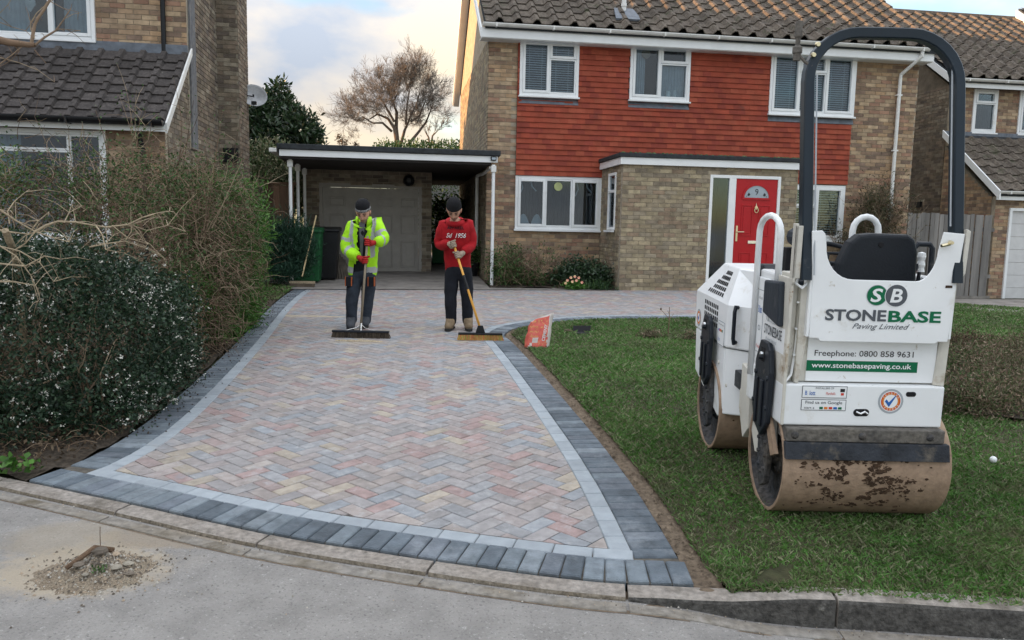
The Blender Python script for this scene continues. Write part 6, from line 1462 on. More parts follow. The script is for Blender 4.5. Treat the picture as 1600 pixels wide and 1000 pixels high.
# man in the red hoodie
rr_ = Vector((-.645, 9.40, gzf(-.645, 9.40)))
Jr = dict(head=(709.5, 329, -.25), neck=(711, 349, -.15), neck2=(710, 342, -.20), chest=(713, 364, -.07), spine=(714, 392, .03), pelvis=(716, 420, .06), shl=(692, 355, -.08), shr=(733, 353, -.08), ell=(687, 385, -.05), elr=(736, 384, -.04), wrl=(701, 380, -.24), wrr=(724, 395, -.22),
          hipl=(706, 428, .05), hipr=(727, 428, .05), knl=(704, 465, .0), knr=(730, 465, .04), anl=(705, 502, .05), anr=(731, 501, .08), tol=(700, 508, -.10), tor=(733, 507, -.06))
mr_, Pr, hood_ = person('man in a red hoodie, black beanie and tan boots sweeping with a yellow handled broom', rr_, Jr, dict(tilt=34, kind='hoodie', trousers=MT['blacktr'], boot=MT['boott'], drop=.10, tp=dict(hem=(.17, .142), spine=(.175, .14), pelvis=(.17, .14))))
top = D(708.3, 380, rr_.y-.28); bot = D(750.6, 514, 8.74)
broom('yellow handled broom with tan bristles and a black head', top+(top-bot).normalized()*.03, bot, .50, R(3), MT['yellowpole'], MT['bristlet'], MT['blackp'], 'socket')
ax = (top-bot).normalized()
for (py, w, sd) in ((382, 'wrl', 1), (399, 'wrr', -1)):
    c = on_shaft(py, top, bot, 0)-rr_; bk = (Pr[w]-c).normalized()+Vector((0, .3, 0)); hand('glove', c, ax, bk, Pr[w], MT['gloveg'], mr_, sd)
def on_cloth(s, px, py, w, h_, m, cloth, rootv, bold=0, shear=0):
    dg = bpy.context.evaluated_depsgraph_get(); bvh = BVHTree.FromObject(cloth, dg)
    c = D(px, py, rootv.y-.2)-rootv
    o = text(s, Matrix.Translation((0, 0, 0)), w, h_, m, cloth, bold=bold, shear=shear)
    bmx = bmesh.new(); bmx.from_mesh(o.data); bmesh.ops.subdivide_edges(bmx, edges=[e for e in bmx.edges if e.calc_length() > .012], cuts=2)
    for v in bmx.verts:
        x, z = v.co.x+c.x, v.co.y+c.z
        hit = bvh.ray_cast(Vector((x, -1.5, z)), Vector((0, 1, 0)))
        v.co = Vector((x, (hit[0].y if hit[0] is not None else c.y)-.004, z))
    bmx.to_mesh(o.data); bmx.free(); return o
on_cloth('APPAREL', 712, 356, .20, .035, MT['fleece'], hood_, rr_, .02); on_cloth('Sd  1956', 712.5, 368, .235, .055, MT['lwhite'], hood_, rr_, .012, .35); on_cloth('EST', 712, 347.5, .09, .030, MT['fleece'], hood_, rr_, .02)

# ================================================================== PLANTS
def tubes(name, paths, m, parent=None, n=4, stuff=False, label=None):
    """paths: list of (points, r0, r1)"""
    V = []; Fc = []
    for pts, ra, rb in paths:
        P_ = np.array([tuple(p) for p in pts], float); k = len(P_)
        T_ = np.gradient(P_, axis=0); T_ /= np.linalg.norm(T_, axis=1)[:, None]+1e-9
        up = np.array([.31, .2, .93]); A_ = np.cross(T_, up); A_ /= np.linalg.norm(A_, axis=1)[:, None]+1e-9; B_ = np.cross(T_, A_)
        rs = np.linspace(ra, rb, k)[:, None]; b0 = len(V)
        for i in range(k):
            for j in range(n):
                a = 2*PI*j/n; V.append(P_[i]+(A_[i]*math.cos(a)+B_[i]*math.sin(a))*rs[i])
        for i in range(k-1):
            for j in range(n):
                j2 = (j+1) % n; Fc.append((b0+i*n+j, b0+i*n+j2, b0+(i+1)*n+j2, b0+(i+1)*n+j))
    o = np_mesh(name, V, Fc, m, parent, stuff=stuff, smooth_=True)
    if label: o['label'] = label
    return o
def leaves(name, C_, L, W, m, parent=None, up=0., out=None, jit=.35, stuff=True, droop=0.):
    C_ = np.asarray(C_, float); n = len(C_)
    d = rng.normal(size=(n, 3)); d[:, 2] += up
    if out is not None: d += out*1.0
    d /= np.linalg.norm(d, axis=1)[:, None]+1e-9
    s = rng.normal(size=(n, 3)); s -= d*(s*d).sum(1)[:, None]; s /= np.linalg.norm(s, axis=1)[:, None]+1e-9
    nn = np.cross(d, s); l = L*(1+jit*rng.uniform(-1, 1, n))[:, None]; w = W*(1+jit*rng.uniform(-1, 1, n))[:, None]
    V = np.stack([C_, C_+d*l*.5+s*w*.5+nn*w*.15, C_+d*l-nn*w*.1, C_+d*l*.5-s*w*.5+nn*w*.15], 1).reshape(-1, 3)
    i = np.arange(n)*4; return np_mesh(name, V, np.concatenate([np.stack([i, i+1, i+2], 1), np.stack([i, i+2, i+3], 1)]), m, parent, stuff=stuff)
def lump_pts(lumps, n, shell=(.72, 1.05), bump_=.25, fr=4., seed=0):
    """points in the outer shell of a union of ellipsoids; lumps: (x, y, z, rx, ry, rz) in the parent frame"""
    Lm = np.array(lumps, float); vol = (Lm[:, 3]*Lm[:, 4]+Lm[:, 4]*Lm[:, 5]+Lm[:, 3]*Lm[:, 5]); vol /= vol.sum(); k = rng.choice(len(Lm), n*2, p=vol)
    d = rng.normal(size=(n*2, 3)); d /= np.linalg.norm(d, axis=1)[:, None]
    ph = d*fr+seed; b_ = 1+bump_*(np.sin(ph[:, 0]*2.1+np.cos(ph[:, 1]*3.3))*np.sin(ph[:, 1]*2.7+ph[:, 2]*1.9)+.6*np.sin(ph[:, 2]*5.1+ph[:, 0]*4.3))
    r_ = rng.uniform(*shell, n*2)*b_; P_ = Lm[k, :3]+d*Lm[k, 3:]*r_[:, None]
    keep = np.ones(len(P_), bool)
    for q in range(len(Lm)):
        e_ = (((P_-Lm[q, :3])/Lm[q, 3:])**2).sum(1); keep &= ~((e_ < .42) & (k != q))
    return P_[keep][:n], d[keep][:n]
def grow(p, d, L, r_, depth, paths, tips, spread=.6, seg=5, wig=.15, nch=3, upb=.15, ratio=.68, taper=.55, rmin=.0):
    pts = [Vector(p)]; d = Vector(d).normalized()
    for i in range(seg):
        d = (d+Vector((random.gauss(0, wig), random.gauss(0, wig), random.gauss(0, wig)+upb*.3))).normalized(); pts.append(pts[-1]+d*(L/seg))
    r1 = max(r_*taper, rmin); paths.append((pts, max(r_, rmin), r1))
    if depth == 0: tips.append(pts[-1]); return
    for c in range(nch):
        t = random.uniform(.35, 1.0) if c else 1.0; i = min(seg, max(1, int(t*seg))); 
        a = Vector((random.gauss(0, 1), random.gauss(0, 1), random.gauss(0, 1))); a = (a-d*a.dot(d)).normalized()
        grow(pts[i], d+a*random.uniform(spread*.5, spread*1.3)+Vector((0, 0, upb)), L*ratio*random.uniform(.75, 1.2), r1*(.95 if c == 0 else .7), depth-1, paths, tips, spread, seg, wig, nch, upb, ratio, taper, rmin)
def plant(name, label, cat, x, y, group=None, z=None):
    return thing(name, label, cat, Matrix.Translation((x, y, gzf(x, y) if z is None else z)), group)
def rel(px, py, Y, t): return tuple(D(px, py, Y)-t.matrix_basis.to_translation())
def PL_(t, lst): return [(*rel(a[0], a[1], a[2], t), *(a[3:] if len(a) > 4 else (a[3],)*3)) for a in lst]
random.seed(11)
# --- flowering evergreen in front
t = plant('flowering_shrub', 'large dark evergreen shrub dotted with small white flowers at the front left', 'shrub', -3.3, 5.3)
LA = PL_(t, [(60, 530, 5.2, .62, .6, .62), (170, 520, 5.5, .46, .5, .52), (238, 530, 5.9, .30, .4, .42), (110, 450, 5.5, .50, .5, .36), (150, 610, 5.2, .42, .4, .32), (225, 600, 5.7, .26, .3, .32), (40, 650, 4.95, .38, .35, .26), (-80, 560, 5.1, .8, .7, .7), (60, 435, 5.6, .45, .4, .30), (200, 450, 5.8, .26, .3, .24), (262, 470, 6.3, .24, .3, .22), (20, 400, 5.7, .25, .3, .2), (275, 560, 6.4, .22, .3, .3)])
P_, dd = lump_pts(LA, 46000, (.55, 1.08), .20, 5); leaves('foliage', P_, .030, .017, MT['lf_dark'], t, out=dd*.6)
nzv = np.array([noise.noise(Vector(p*3.1)) for p in P_]); F1 = P_[(nzv > .05)]+dd[(nzv > .05)]*.025; F1 = F1[rng.random(len(F1)) < .075]
FC = np.repeat(F1, 4, 0)+rng.normal(0, .007, (len(F1)*4, 3)); leaves('flower', FC, .015, .011, MT['petal'], t)
pa = []; 
for _ in range(40): grow((random.uniform(-.9, .7), random.uniform(-.3, .3), 0), (random.uniform(-.5, .5), random.uniform(-.5, .4), 1), .45, .010, 2, pa, [], .7, 4, .2, 3, .1, .7)
tubes('stem', pa, MT['twig'], t, 4, stuff=True)
# --- tangled brown hedge behind
t = plant('tangled_hedge', 'tangled brown twiggy hedge with sparse green leaves in front of the left house', 'hedge', -3.6, 7.4)
LB = PL_(t, [(130, 400, 6.6, .9, .6, .8), (240, 380, 7.2, .75, .6, .85), (310, 420, 7.8, .55, .6, .75), (300, 500, 7.6, .35, .6, .5), (40, 380, 6.4, .9, .5, .8), (220, 320, 7.2, .7, .5, .5), (330, 320, 8.2, .5, .6, .5), (350, 400, 8.6, .4, .5, .7)])
P_, dd = lump_pts(LB, 5200, (.5, 1.05), .2, 4)
pa = []
for p, d in zip(P_, dd):
    q = Vector(p); v = Vector((random.gauss(0, 1), random.gauss(0, .7), random.gauss(.1, .8)))+Vector(d)*.4; pts = [q]
    for i in range(4):
        v = (v+Vector((random.gauss(0, .35), random.gauss(0, .35), random.gauss(-.12, .3)))).normalized(); pts.append(pts[-1]+v*random.uniform(.035, .085))
    pa.append((pts, random.uniform(.0022, .0048), .0012))
tubes('twig', pa, MT['twig'], t, 3, stuff=True)
P2, d2 = lump_pts(LB, 11000, (.3, .92), .2, 4); leaves('dead_foliage', P2, .026, .012, MT['lf_brown'], t)
P3, d3 = lump_pts(LB, 26000, (.7, 1.09), .2, 4, 3); nv3 = np.array([noise.noise(Vector(p*1.7)) for p in P3]); P3 = P3[nv3 > -.05]; leaves('foliage', P3, .034, .014, MT['lf_mid'], t, up=.4)
# long arching stems
pa = []; LP = []
for _ in range(40):
    bx, by = random.uniform(90, 350), random.uniform(330, 400); Y = random.uniform(7.0, 8.4); p = D(bx, by, Y)-t.matrix_basis.to_translation()
    tx_, ty_ = bx+random.uniform(-70, 90), random.uniform(140, 300); q = D(min(tx_, 378), ty_, Y+random.uniform(-.4, .4))-t.matrix_basis.to_translation()
    mid = p.lerp(q, .5)+Vector((random.uniform(-.12, .12), random.uniform(-.1, .1), random.uniform(.02, .2))); pts = [(p*(1-s)+mid*s)*(1-s)+(mid*(1-s)+q*s)*s for s in [i/8 for i in range(9)]]
    pa.append((pts, .006, .0016))
    for i in range(2, 9):
        for _k in range(3):
            LP.append(pts[i]+Vector((random.gauss(0, .035), random.gauss(0, .03), random.gauss(0, .035))))
        if random.random() < .6: w = pts[i]; e_ = w+Vector((random.gauss(0, .11), random.gauss(0, .08), random.gauss(.05, .10))); pa.append(([w, w.lerp(e_, .5)+Vector((0, 0, .02)), e_], .0026, .001)); LP.append(e_)
tubes('arching_stem', pa, MT['twig'], t, 4, stuff=True); leaves('young_leaf', np.array([tuple(v) for v in LP]), .032, .015, MT['lf_mid'], t)
# --- green hedge end
t = plant('green_hedge', 'bright green narrow leaved hedge end beside the left kerb of the drive', 'hedge', -3.55, 9.6)
LC = PL_(t, [(360, 350, 9.3, .42, .6, .50), (345, 430, 9.0, .42, .6, .6), (380, 400, 9.8, .20, .5, .55), (380, 352, 9.9, .16, .5, .30), (355, 490, 9.0, .34, .45, .32), (310, 330, 9.3, .45, .5, .40), (385, 460, 9.6, .15, .3, .3), (330, 520, 8.4, .25, .4, .18), (330, 380, 8.5, .34, .4, .42), (325, 310, 8.8, .40, .4, .22), (300, 470, 7.9, .22, .3, .3)])
P_, dd = lump_pts(LC, 40000, (.55, 1.1), .22, 5); leaves('foliage', P_, .075, .014, MT['lf_green'], t, up=.5, out=dd*.5)
P_, dd = lump_pts(LC, 4000, (.3, .9), .2, 5); leaves('inner_foliage', P_, .05, .014, MT['lf_brown'], t)
pa = []
for _ in range(16): grow((random.uniform(-.3, .3), random.uniform(-.5, .4), 0), (random.uniform(-.3, .3), 0, 1), .5, .010, 2, pa, [], .5, 4, .15, 3, .1, .7)
tubes('stem', pa, MT['twig'], t, 4, stuff=True)
# --- pale cut shrub branches
t = plant('cut_back_shrub', 'pale bare branches of a hard pruned shrub above the white flowered shrub', 'shrub', -3.9, 5.6)
def ppath(pts, Y0, Y1): 
    k = len(pts); return [Vector(rel(p[0], p[1], Y0+(Y1-Y0)*i/(k-1), t)) for i, p in enumerate(pts)]
pb_ = [([(55, 362), (72, 352), (90, 346), (118, 347), (140, 351), (165, 355), (200, 351), (222, 340), (245, 333), (265, 330)], 4.75, 5.1, .013, .005), ([(150, 353), (160, 367), (165, 390)], 4.9, 4.8, .008, .004), ([(140, 386), (165, 381), (195, 377), (205, 362), (208, 350)], 4.9, 5.0, .009, .004),
       ([(0, 328), (25, 345), (55, 362), (85, 372), (108, 378)], 4.7, 4.8, .011, .004), ([(-40, 350), (10, 362), (45, 366), (60, 345), (76, 332)], 4.7, 4.8, .012, .004), ([(0, 412), (40, 416), (70, 400), (95, 405)], 4.6, 4.7, .011, .004), ([(-30, 440), (20, 440), (55, 446)], 4.6, 4.7, .012, .005), ([(0, 385), (30, 392), (62, 410), (84, 440)], 4.65, 4.75, .009, .003),
       ([(175, 352), (200, 372), (235, 382), (250, 398)], 4.95, 5.0, .006, .002), ([(100, 348), (108, 332), (128, 322)], 4.8, 4.9, .006, .003), ([(15, 350), (12, 330), (22, 315), (40, 300)], 4.7, 4.9, .007, .003), ([(55, 362), (40, 380), (20, 392)], 4.75, 4.7, .008, .004), ([(-20, 372), (25, 400), (48, 430), (60, 470)], 4.6, 4.7, .008, .003), ([(205, 352), (230, 360), (262, 352), (290, 362)], 5.0, 5.3, .005, .002)]
pb_ = [(p, a, b_, r1*.62, r2*.7) for p, a, b_, r1, r2 in pb_]
pa = [(ppath(p, a, b_), r1, r2) for p, a, b_, r1, r2 in pb_]
for p, a, b_, r1, r2 in pb_:
    P_ = ppath(p, a, b_)
    for i in range(1, len(P_)):
        for _k in range(2):
            v = P_[i]; e_ = v+Vector((random.gauss(0, .10), random.gauss(.05, .1), random.gauss(0, .08))); pa.append(([v, v.lerp(e_, .5)+Vector((0, 0, .015)), e_], .0026, .0012))
tubes('branch', pa, MT['palebranch'], t, 6)
b = MB(); b.tube([Vector(rel(8, 360, 4.72, t)), Vector(rel(14, 375, 4.78, t)), Vector(rel(22, 392, 4.95, t)), Vector(rel(30, 450, 5.2, t))], [.020, .022, .02, .015], 10); b.build('cut_stump', MT['palebranch'], t)
pa = [([Vector(rel(30, 450, 5.2, t)), Vector(rel(40, 560, 5.45, t)), Vector((0, 0, 0))], .02, .03)]; tubes('trunk', pa, MT['palebranch'], t, 6)
# pale green shrub at the left edge
t = plant('light_green_shrub', 'pale green young leaved shrub at the left edge in front of the house window', 'shrub', -4.6, 6.6)
LD = PL_(t, [(5, 275, 6.6, .16, .2, .22), (22, 300, 6.6, .12, .2, .14), (-40, 330, 6.6, .4, .3, .4)]); P_, dd = lump_pts(LD, 1500, (.3, 1.1), .25, 4); leaves('foliage', P_, .04, .02, leafmat('pale green leaf', [(.12, .22, .06), (.18, .28, .09), (.10, .17, .05)]), t, up=.5)
pa = []
for _ in range(8): grow((0, 0, .5), (random.uniform(-.3, .3), 0, 1), .8, .010, 2, pa, [], .4, 4, .12, 2, .2, .6)
tubes('stem', pa, MT['twig'], t, 4, stuff=True)
# --- bare branch reaching in at the top left
t = plant('bare_tree', 'bare dark branch of a tree reaching in across the top left window', 'tree', -4.9, 4.6)
bb_ = [([(-260, 300), (-170, 110), (-60, 70), (0, 63), (18, 67), (45, 70), (55, 70)], .05, .016), ([(49, 68), (54, 39), (60, 27), (69, 15), (80, -4), (92, -30)], .014, .009), ([(55, 70), (70, 58), (87, 48), (100, 30), (111, 13)], .010, .004), ([(54, 60), (48, 45), (48, 36), (57, 21), (68, 11), (80, 2)], .006, .003), ([(87, 45), (105, 46), (126, 48)], .0035, .0015), ([(80, 3), (99, 13), (123, 19)], .0035, .0015), ([(54, 78), (72, 99)], .004, .0015), ([(0, 35), (18, 42), (40, 48), (52, 60)], .004, .002), ([(0, 20), (12, 8), (22, -8)], .003, .002), ([(0, 100), (20, 85), (35, 72)], .006, .004), ([(0, 90), (30, 98), (60, 110), (85, 128)], .004, .0015), ([(20, 67), (30, 80), (15, 96), (0, 104)], .005, .002)]
pa = [([Vector(rel(x, y, 4.9, t)) for x, y in p], a*.75, c*.8) for p, a, c in bb_]
for p, a, c in bb_[1:]:
    for i in range(1, len(p)):
        v = Vector(rel(*p[i], 4.9, t)); e_ = v+Vector((random.gauss(0, .06), random.gauss(0, .1), random.gauss(.02, .05))); pa.append(([v, v.lerp(e_, .5)+Vector((0, 0, .01)), e_], .0022, .001))
tubes('branch', pa, MT['twig'], t, 6); tubes('trunk', [([Vector((-.2, 0, 0)), Vector((-.15, 0, 1)), Vector(rel(-260, 300, 4.9, t))], .09, .05)], MT['twig'], t, 8)
# --- plants by the carport
t = plant('pine_bush', 'dark blue green needle leaved bush left of the green bin', 'bush', -3.95, 13.75)
LE = PL_(t, [(448, 385, 13.7, .46, .4, .50), (425, 400, 13.6, .30, .4, .42), (470, 395, 13.8, .24, .3, .40), (440, 425, 13.5, .34, .3, .16)]); P_, dd = lump_pts(LE, 9000, (.45, 1.12), .3, 6); leaves('foliage', P_, .11, .014, MT['lf_blue'], t, up=1.3, out=dd*.4)
t = plant('dry_grass_clump', 'small tan dry grass clump between the green hedge and the pine bush', 'plant', -4.2, 12.6)
P_, dd = lump_pts([(0, 0, .25, .16, .15, .25)], 500, (.2, 1.1)); leaves('foliage', P_, .12, .01, leafmat('dry stalk', [(.25, .17, .09), (.32, .24, .14), (.18, .12, .07)]), t, up=.8)
t = plant('laurel_tree', 'dark glossy laurel with a pointed top behind the satellite dish', 'tree', -6.3, 19.5)
LF = PL_(t, [(412, 220, 19.5, .75, .7, .8), (455, 212, 19.5, .65, .7, .62), (430, 180, 19.6, .5, .5, .55), (437, 155, 19.7, .2, .2, .42), (475, 215, 19.6, .40, .5, .35), (395, 190, 19.8, .4, .5, .5), (430, 270, 19.6, 1., .8, 1.)]); P_, dd = lump_pts(LF, 11000, (.6, 1.12), .25, 6); leaves('crown', P_, .17, .06, MT['lf_laurel'], t, up=.5, out=dd*.5)
tubes('trunk', [([(0, 0, 0), (.05, 0, 1.5), (.1, 0, 3.)], .10, .05)], MT['treebark'], t, 8)
t = plant('variegated_bush', 'pale variegated bush above the trellis behind the carport gutter', 'bush', -6.0, 17.6)
LG = PL_(t, [(398, 280, 17.6, .55, .5, .7), (425, 265, 17.6, .42, .5, .6), (445, 290, 17.8, .4, .5, .5), (390, 330, 17.4, .5, .5, .5), (470, 300, 17.9, .5, .5, .6)]); P_, dd = lump_pts(LG, 9500, (.6, 1.12), .25, 6); leaves('foliage', P_, .10, .035, MT['lf_varieg'], t, up=.7, out=dd*.4)
t = plant('clipped_hedge', 'dark green hedge showing above the carport roof', 'hedge', -3, 25); LH = PL_(t, [(600+i*16, 243, 25, .45, .6, .42) for i in range(9)]+[(610+i*20, 300, 25, .6, .5, 1.2) for i in range(6)]); P_, dd = lump_pts(LH, 9000, (.7, 1.1), .2, 6); leaves('foliage', P_, .11, .05, MT['lf_mid'], t, up=.4)
t = plant('gap_hedge', 'dark leafy hedge seen through the gap beside the garage', 'hedge', -2.3, 20); LH = PL_(t, [(680+i*14, 345, 20, .35, .3, .55) for i in range(5)]); P_, dd = lump_pts(LH, 3500, (.7, 1.1), .2, 6); leaves('foliage', P_, .10, .05, MT['lf_mid'], t)
t = plant('rusty_bush', 'small rusty leaved bush top poking over the carport roof', 'bush', -6.4, 26); LH = PL_(t, [(535, 222, 26, .22, .2, .18), (530, 214, 26, .12, .1, .14), (556, 226, 26, .12, .1, .1), (540, 262, 26, .3, .2, .7)]); P_, dd = lump_pts(LH, 1200, (.2, 1.1), .3, 6); leaves('foliage', P_, .07, .03, MT['lf_brown'], t)
# --- bare trees far behind
def bare_tree(label, base, limbs, seedv, depth, L0, r0_, nch=4, rm=.011):
    random.seed(seedv); t = thing('bare_winter_tree', label, 'tree', Matrix.Translation(base)); pa = []; tips = []
    for p, r1, r2 in limbs:
        P_ = [Vector(rel(x, y, base.y+dy, t)) for x, y, dy in p]; pa.append((P_, r1, r2))
        for i in range(1, len(P_)):
            d = (P_[i]-P_[i-1])
            for _k in range(3 if i == len(P_)-1 else 2):
                a = Vector((random.gauss(0, .8), random.gauss(0, .8), random.uniform(.0, .8))); grow(P_[i], d.normalized()+a*.8, L0*random.uniform(.7, 1.2), r2*.36, depth, pa, tips, .80, 4, .12, nch, .10, .68, .55, rm)
    big = [q for q in pa if q[1] > .03]; small = [q for q in pa if q[1] <= .03]
    tubes('branch', big, MT['treebark'], t, 5); tubes('twig', small, MT['treetwig'], t, 3, stuff=True)
    tubes('trunk', [([(0, 0, 0), Vector(rel(*limbs[0][0][0][:2], base.y, t))*.5+Vector((.1, 0, 0)), Vector(rel(*limbs[0][0][0][:2], base.y, t))], .28, .2)], MT['treebark'], t, 8)
bx = D(622, 340, 45); bx.z = 1.0
bare_tree('large bare rounded tree against the sky above the carport', bx, [([(622, 235, 0), (616, 200, 0), (606, 185, .5), (590, 178, .3), (578, 186, 0)], .12, .04), ([(622, 232, 0), (619, 200, .3), (620, 175, .5), (614, 160, .5), (622, 145, .2)], .13, .04), ([(624, 235, 0), (632, 205, -.3), (642, 180, -.5), (650, 165, 0), (656, 145, .4)], .10, .035), ([(636, 228, 0), (655, 205, .5), (666, 190, .8), (676, 165, .6)], .10, .035), ([(612, 205, 0), (598, 192, -.6), (582, 192, -.8), (566, 182, -.3)], .08, .035), ([(642, 190, 0), (655, 182, .4), (664, 160, .2)], .07, .035), ([(616, 190, 0), (602, 165, .2), (592, 150, 0)], .08, .035), ([(634, 195, 0), (636, 165, 0), (640, 140, 0)], .07, .03)], 5, 4, 1.15, .05, 4, .0055)
bx = D(672, 340, 52); bx.z = 1.0
bare_tree('smaller dense bare tree lower right of the large bare tree', bx, [([(672, 235, 0), (670, 215, 0), (664, 205, 0)], .09, .03), ([(672, 235, 0), (676, 212, 0), (684, 204, 0)], .09, .03)], 9, 3, .7, .03, 3, .010)
random.seed(21)
# --- under the window
t = plant('woody_bush', 'straggly woody bush with green tips below the left ground floor window', 'bush', .0, 14.35)
pa = []; tips = []
for _ in range(34): grow((random.uniform(-.25, .5), random.uniform(-.15, .2), 0), (random.uniform(-.8, 1.), random.uniform(-.4, .1), 1), .36, .008, 3, pa, tips, .6, 3, .2, 3, .02, .72, .6, .0028)
tubes('stem', pa, MT['twig'], t, 3, stuff=True)
TP = np.array([tuple(v) for v in tips]); TP = TP[(TP[:, 0] < .15) | (rng.random(len(TP)) < .25)]; leaves('foliage', np.repeat(TP, 3, 0)+rng.normal(0, .03, (len(TP)*3, 3)), .05, .022, MT['lf_mid'], t)
LH = [(-.1, 0, .22, .30, .25, .25), (.35, -.05, .15, .35, .2, .16), (-.35, .05, .35, .14, .2, .3)]; P_, dd = lump_pts(LH, 2600, (.3, 1.1), .3, 6); leaves('low_foliage', P_, .05, .022, MT['lf_mid'], t)
t = plant('low_dark_shrub', 'low dark green shrub against the wall beside the porch', 'shrub', 1.25, 14.3)
LH = [(0, 0, .28, .42, .22, .26), (.3, 0, .20, .3, .2, .2), (-.35, .0, .18, .25, .2, .18)]; P_, dd = lump_pts(LH, 6000, (.4, 1.12), .3, 6); leaves('foliage', P_, .06, .028, MT['lf_laurel'], t)
t = plant('strap_leaf_plant', 'clump of long arching strap leaves in front of the porch wall corner', 'plant', 1.55, 13.98)
V = []; Fc = []
for _ in range(190):
    a = random.uniform(0, 2*PI); L = random.uniform(.22, .42); bx_ = Vector((random.gauss(0, .13), random.gauss(0, .04), 0)); d = Vector((math.cos(a), math.sin(a)*.6, 0)); sd = Vector((-d.y, d.x, 0)).normalized()*.008; n0 = len(V); up_ = random.uniform(.6, 1.3)
    for i in range(5):
        s = i/4; p = bx_+d*L*s*.75+Vector((0, 0, L*(up_*s-.75*s*s))); w = sd*(1-s*.85); V += [p-w, p+w]
        if i: Fc.append((n0+2*i-2, n0+2*i-1, n0+2*i+1, n0+2*i))
b = MB(); b.add(V, Fc); b.build('strap_leaf', leafmat('strap leaf', [(.04, .09, .04), (.06, .13, .05), (.09, .16, .05)], .5, .4), t, stuff=True)
t = plant('primrose_clump', 'peach and yellow primroses in bloom beside the strap leaf plant', 'flowers', 1.10, 13.92)
P_, dd = lump_pts([(0, 0, .07, .22, .12, .08)], 500, (.3, 1.1)); leaves('foliage', P_, .06, .025, MT['lf_green'], t)
for (x, z) in ((-.13, .17), (-.07, .22), (.0, .24), (.07, .22), (.13, .14), (-.16, .12), (.03, .17), (-.04, .15)):
    fb = MB()
    for k in range(6):
        a = 2*PI*k/6; c = Vector((x, -.06, z)); e_ = Vector((math.cos(a), -.2, math.sin(a)))*.028; s_ = Vector((-math.sin(a), 0, math.cos(a)))*.014; fb.add([c, c+e_*.6+s_, c+e_, c+e_*.6-s_], [(0, 1, 2, 3)])
    fb.build('blossom', MT['petal_pink'], t)
t = thing('feathery_shrub', 'dark feathery shrub climbing the wall beside the right downpipe', 'shrub', HM @ Matrix.Translation((5.6, 1.15, .3)))
pa = []; tips = []
for _ in range(26): grow((random.uniform(-.2, .2), 0, random.uniform(0, .8)), (random.uniform(-.7, .7), random.uniform(-.25, .05), 1), .62, .010, 3, pa, tips, .5, 4, .12, 3, .12, .75, .6, .003)
pa = [q for q in pa if max(p.z for p in q[0]) < 2.7 and max(abs(p.x) for p in q[0]) < 1.0]; tips = [p for p in tips if p.z < 2.65 and abs(p.x) < .85]
tubes('stem', pa, MT['twig'], t, 3, stuff=True); TP = np.array([tuple(v) for v in tips]); leaves('foliage', np.repeat(TP, 5, 0)+rng.normal(0, .06, (len(TP)*5, 3)), .07, .016, leafmat('olive leaf', [(.05, .06, .03), (.07, .075, .035), (.04, .045, .025), (.11, .09, .05)]), t, up=.4)
P_, dd = lump_pts([(0, 0, 1.0, .55, .22, .9), (.1, 0, 1.7, .42, .2, .5), (-.2, 0, .5, .5, .2, .5)], 7000, (.3, 1.05), .3, 6); leaves('inner_foliage', P_, .06, .016, MT['lf_moor'], t)
# --- heathers in the right bed
k = 0
for (px, py, rx, rz, lab) in ((1500, 640, .34, .17, 'low green brown heather nearest the roller at the front edge of the bed'), (1560, 645, .36, .18, 'low green heather clump at the front middle of the right bed'), (1500, 585, .40, .18, 'brownish heather clump beside the roller in the middle of the bed'), (1575, 600, .38, .2, 'dark green heather clump in the middle of the right bed'), (1500, 548, .42, .15, 'dry brown heather clump at the back edge of the bed'), (1570, 560, .42, .17, 'mixed green and brown heather clump near the back right of the bed'), (1625, 560, .4, .2, 'dark purple leaved heather clump at the right edge of the picture'), (1640, 630, .4, .2, 'heather clump mostly cut off by the right edge')):
    g = G(px, py); t = plant('heather_clump', lab, 'shrub', g.x, g.y, 'low heathers in the right bed')
    P_, dd = lump_pts([(0, 0, rz*.5, rx, rx*.9, rz), (.15, .1, rz*.7, rx*.6, rx*.5, rz), (-.18, -.1, rz*.6, rx*.5, rx*.5, rz*.9)], 4800, (.35, 1.15), .5, 5, k*2.3); mm = MT['lf_brown'] if 'purple' in lab or 'dry' in lab else MT['lf_moor']
    leaves('foliage', P_, .032, .010, mm, t, up=.6, out=dd*.4); k += 1
    if mm is MT['lf_moor'] and k % 2: leaves('green_foliage', P_[::4]+.01, .032, .010, MT['lf_mid'], t, up=.6)
# --- sapling and weeds
g = G(1044, 524); t = plant('sapling', 'thin bare sapling standing in the lawn left of the roller', 'sapling', g.x, g.y)
tubes('stem', [([(0, 0, 0), (.005, 0, .2), (0, 0, .34)], .007, .004), ([(0, 0, .20), (-.06, 0, .27), (-.10, 0, .31)], .004, .002), ([(0, 0, .2), (.04, 0, .24), (.055, 0, .27)], .003, .002), ([(0, 0, .26), (-.02, 0, .30)], .003, .001)], MT['twig'], t, 6)
b = MB(); b.lathe([(0, 0), (.012, .01), (.007, .03), (0, .035)], (-.10, 0, .30), 6); b.build('bud', MT['twig'], t)
for (px, py, lab) in ((1015, 529, 'small grey green weed clump in the lawn left of the sapling'), (1085, 532, 'low straggly weed clump in the lawn against the roller front drum')):
    g = G(px, py); t = plant('weed_clump', lab, 'plant', g.x, g.y); P_, dd = lump_pts([(0, 0, .04, .16, .12, .06)], 500, (.2, 1.1)); leaves('foliage', P_, .045, .012, MT['lf_moor'], t, up=.6)
g = G(20, 742); t = plant('strawberry_weed', 'bright green round leaved weed at the lower left by the kerb', 'plant', g.x, g.y); V = [(random.gauss(0, .06), random.gauss(0, .05), random.uniform(.03, .10)) for _ in range(60)]; leaves('foliage', np.array(V), .04, .035, MT['lf_green'], t)
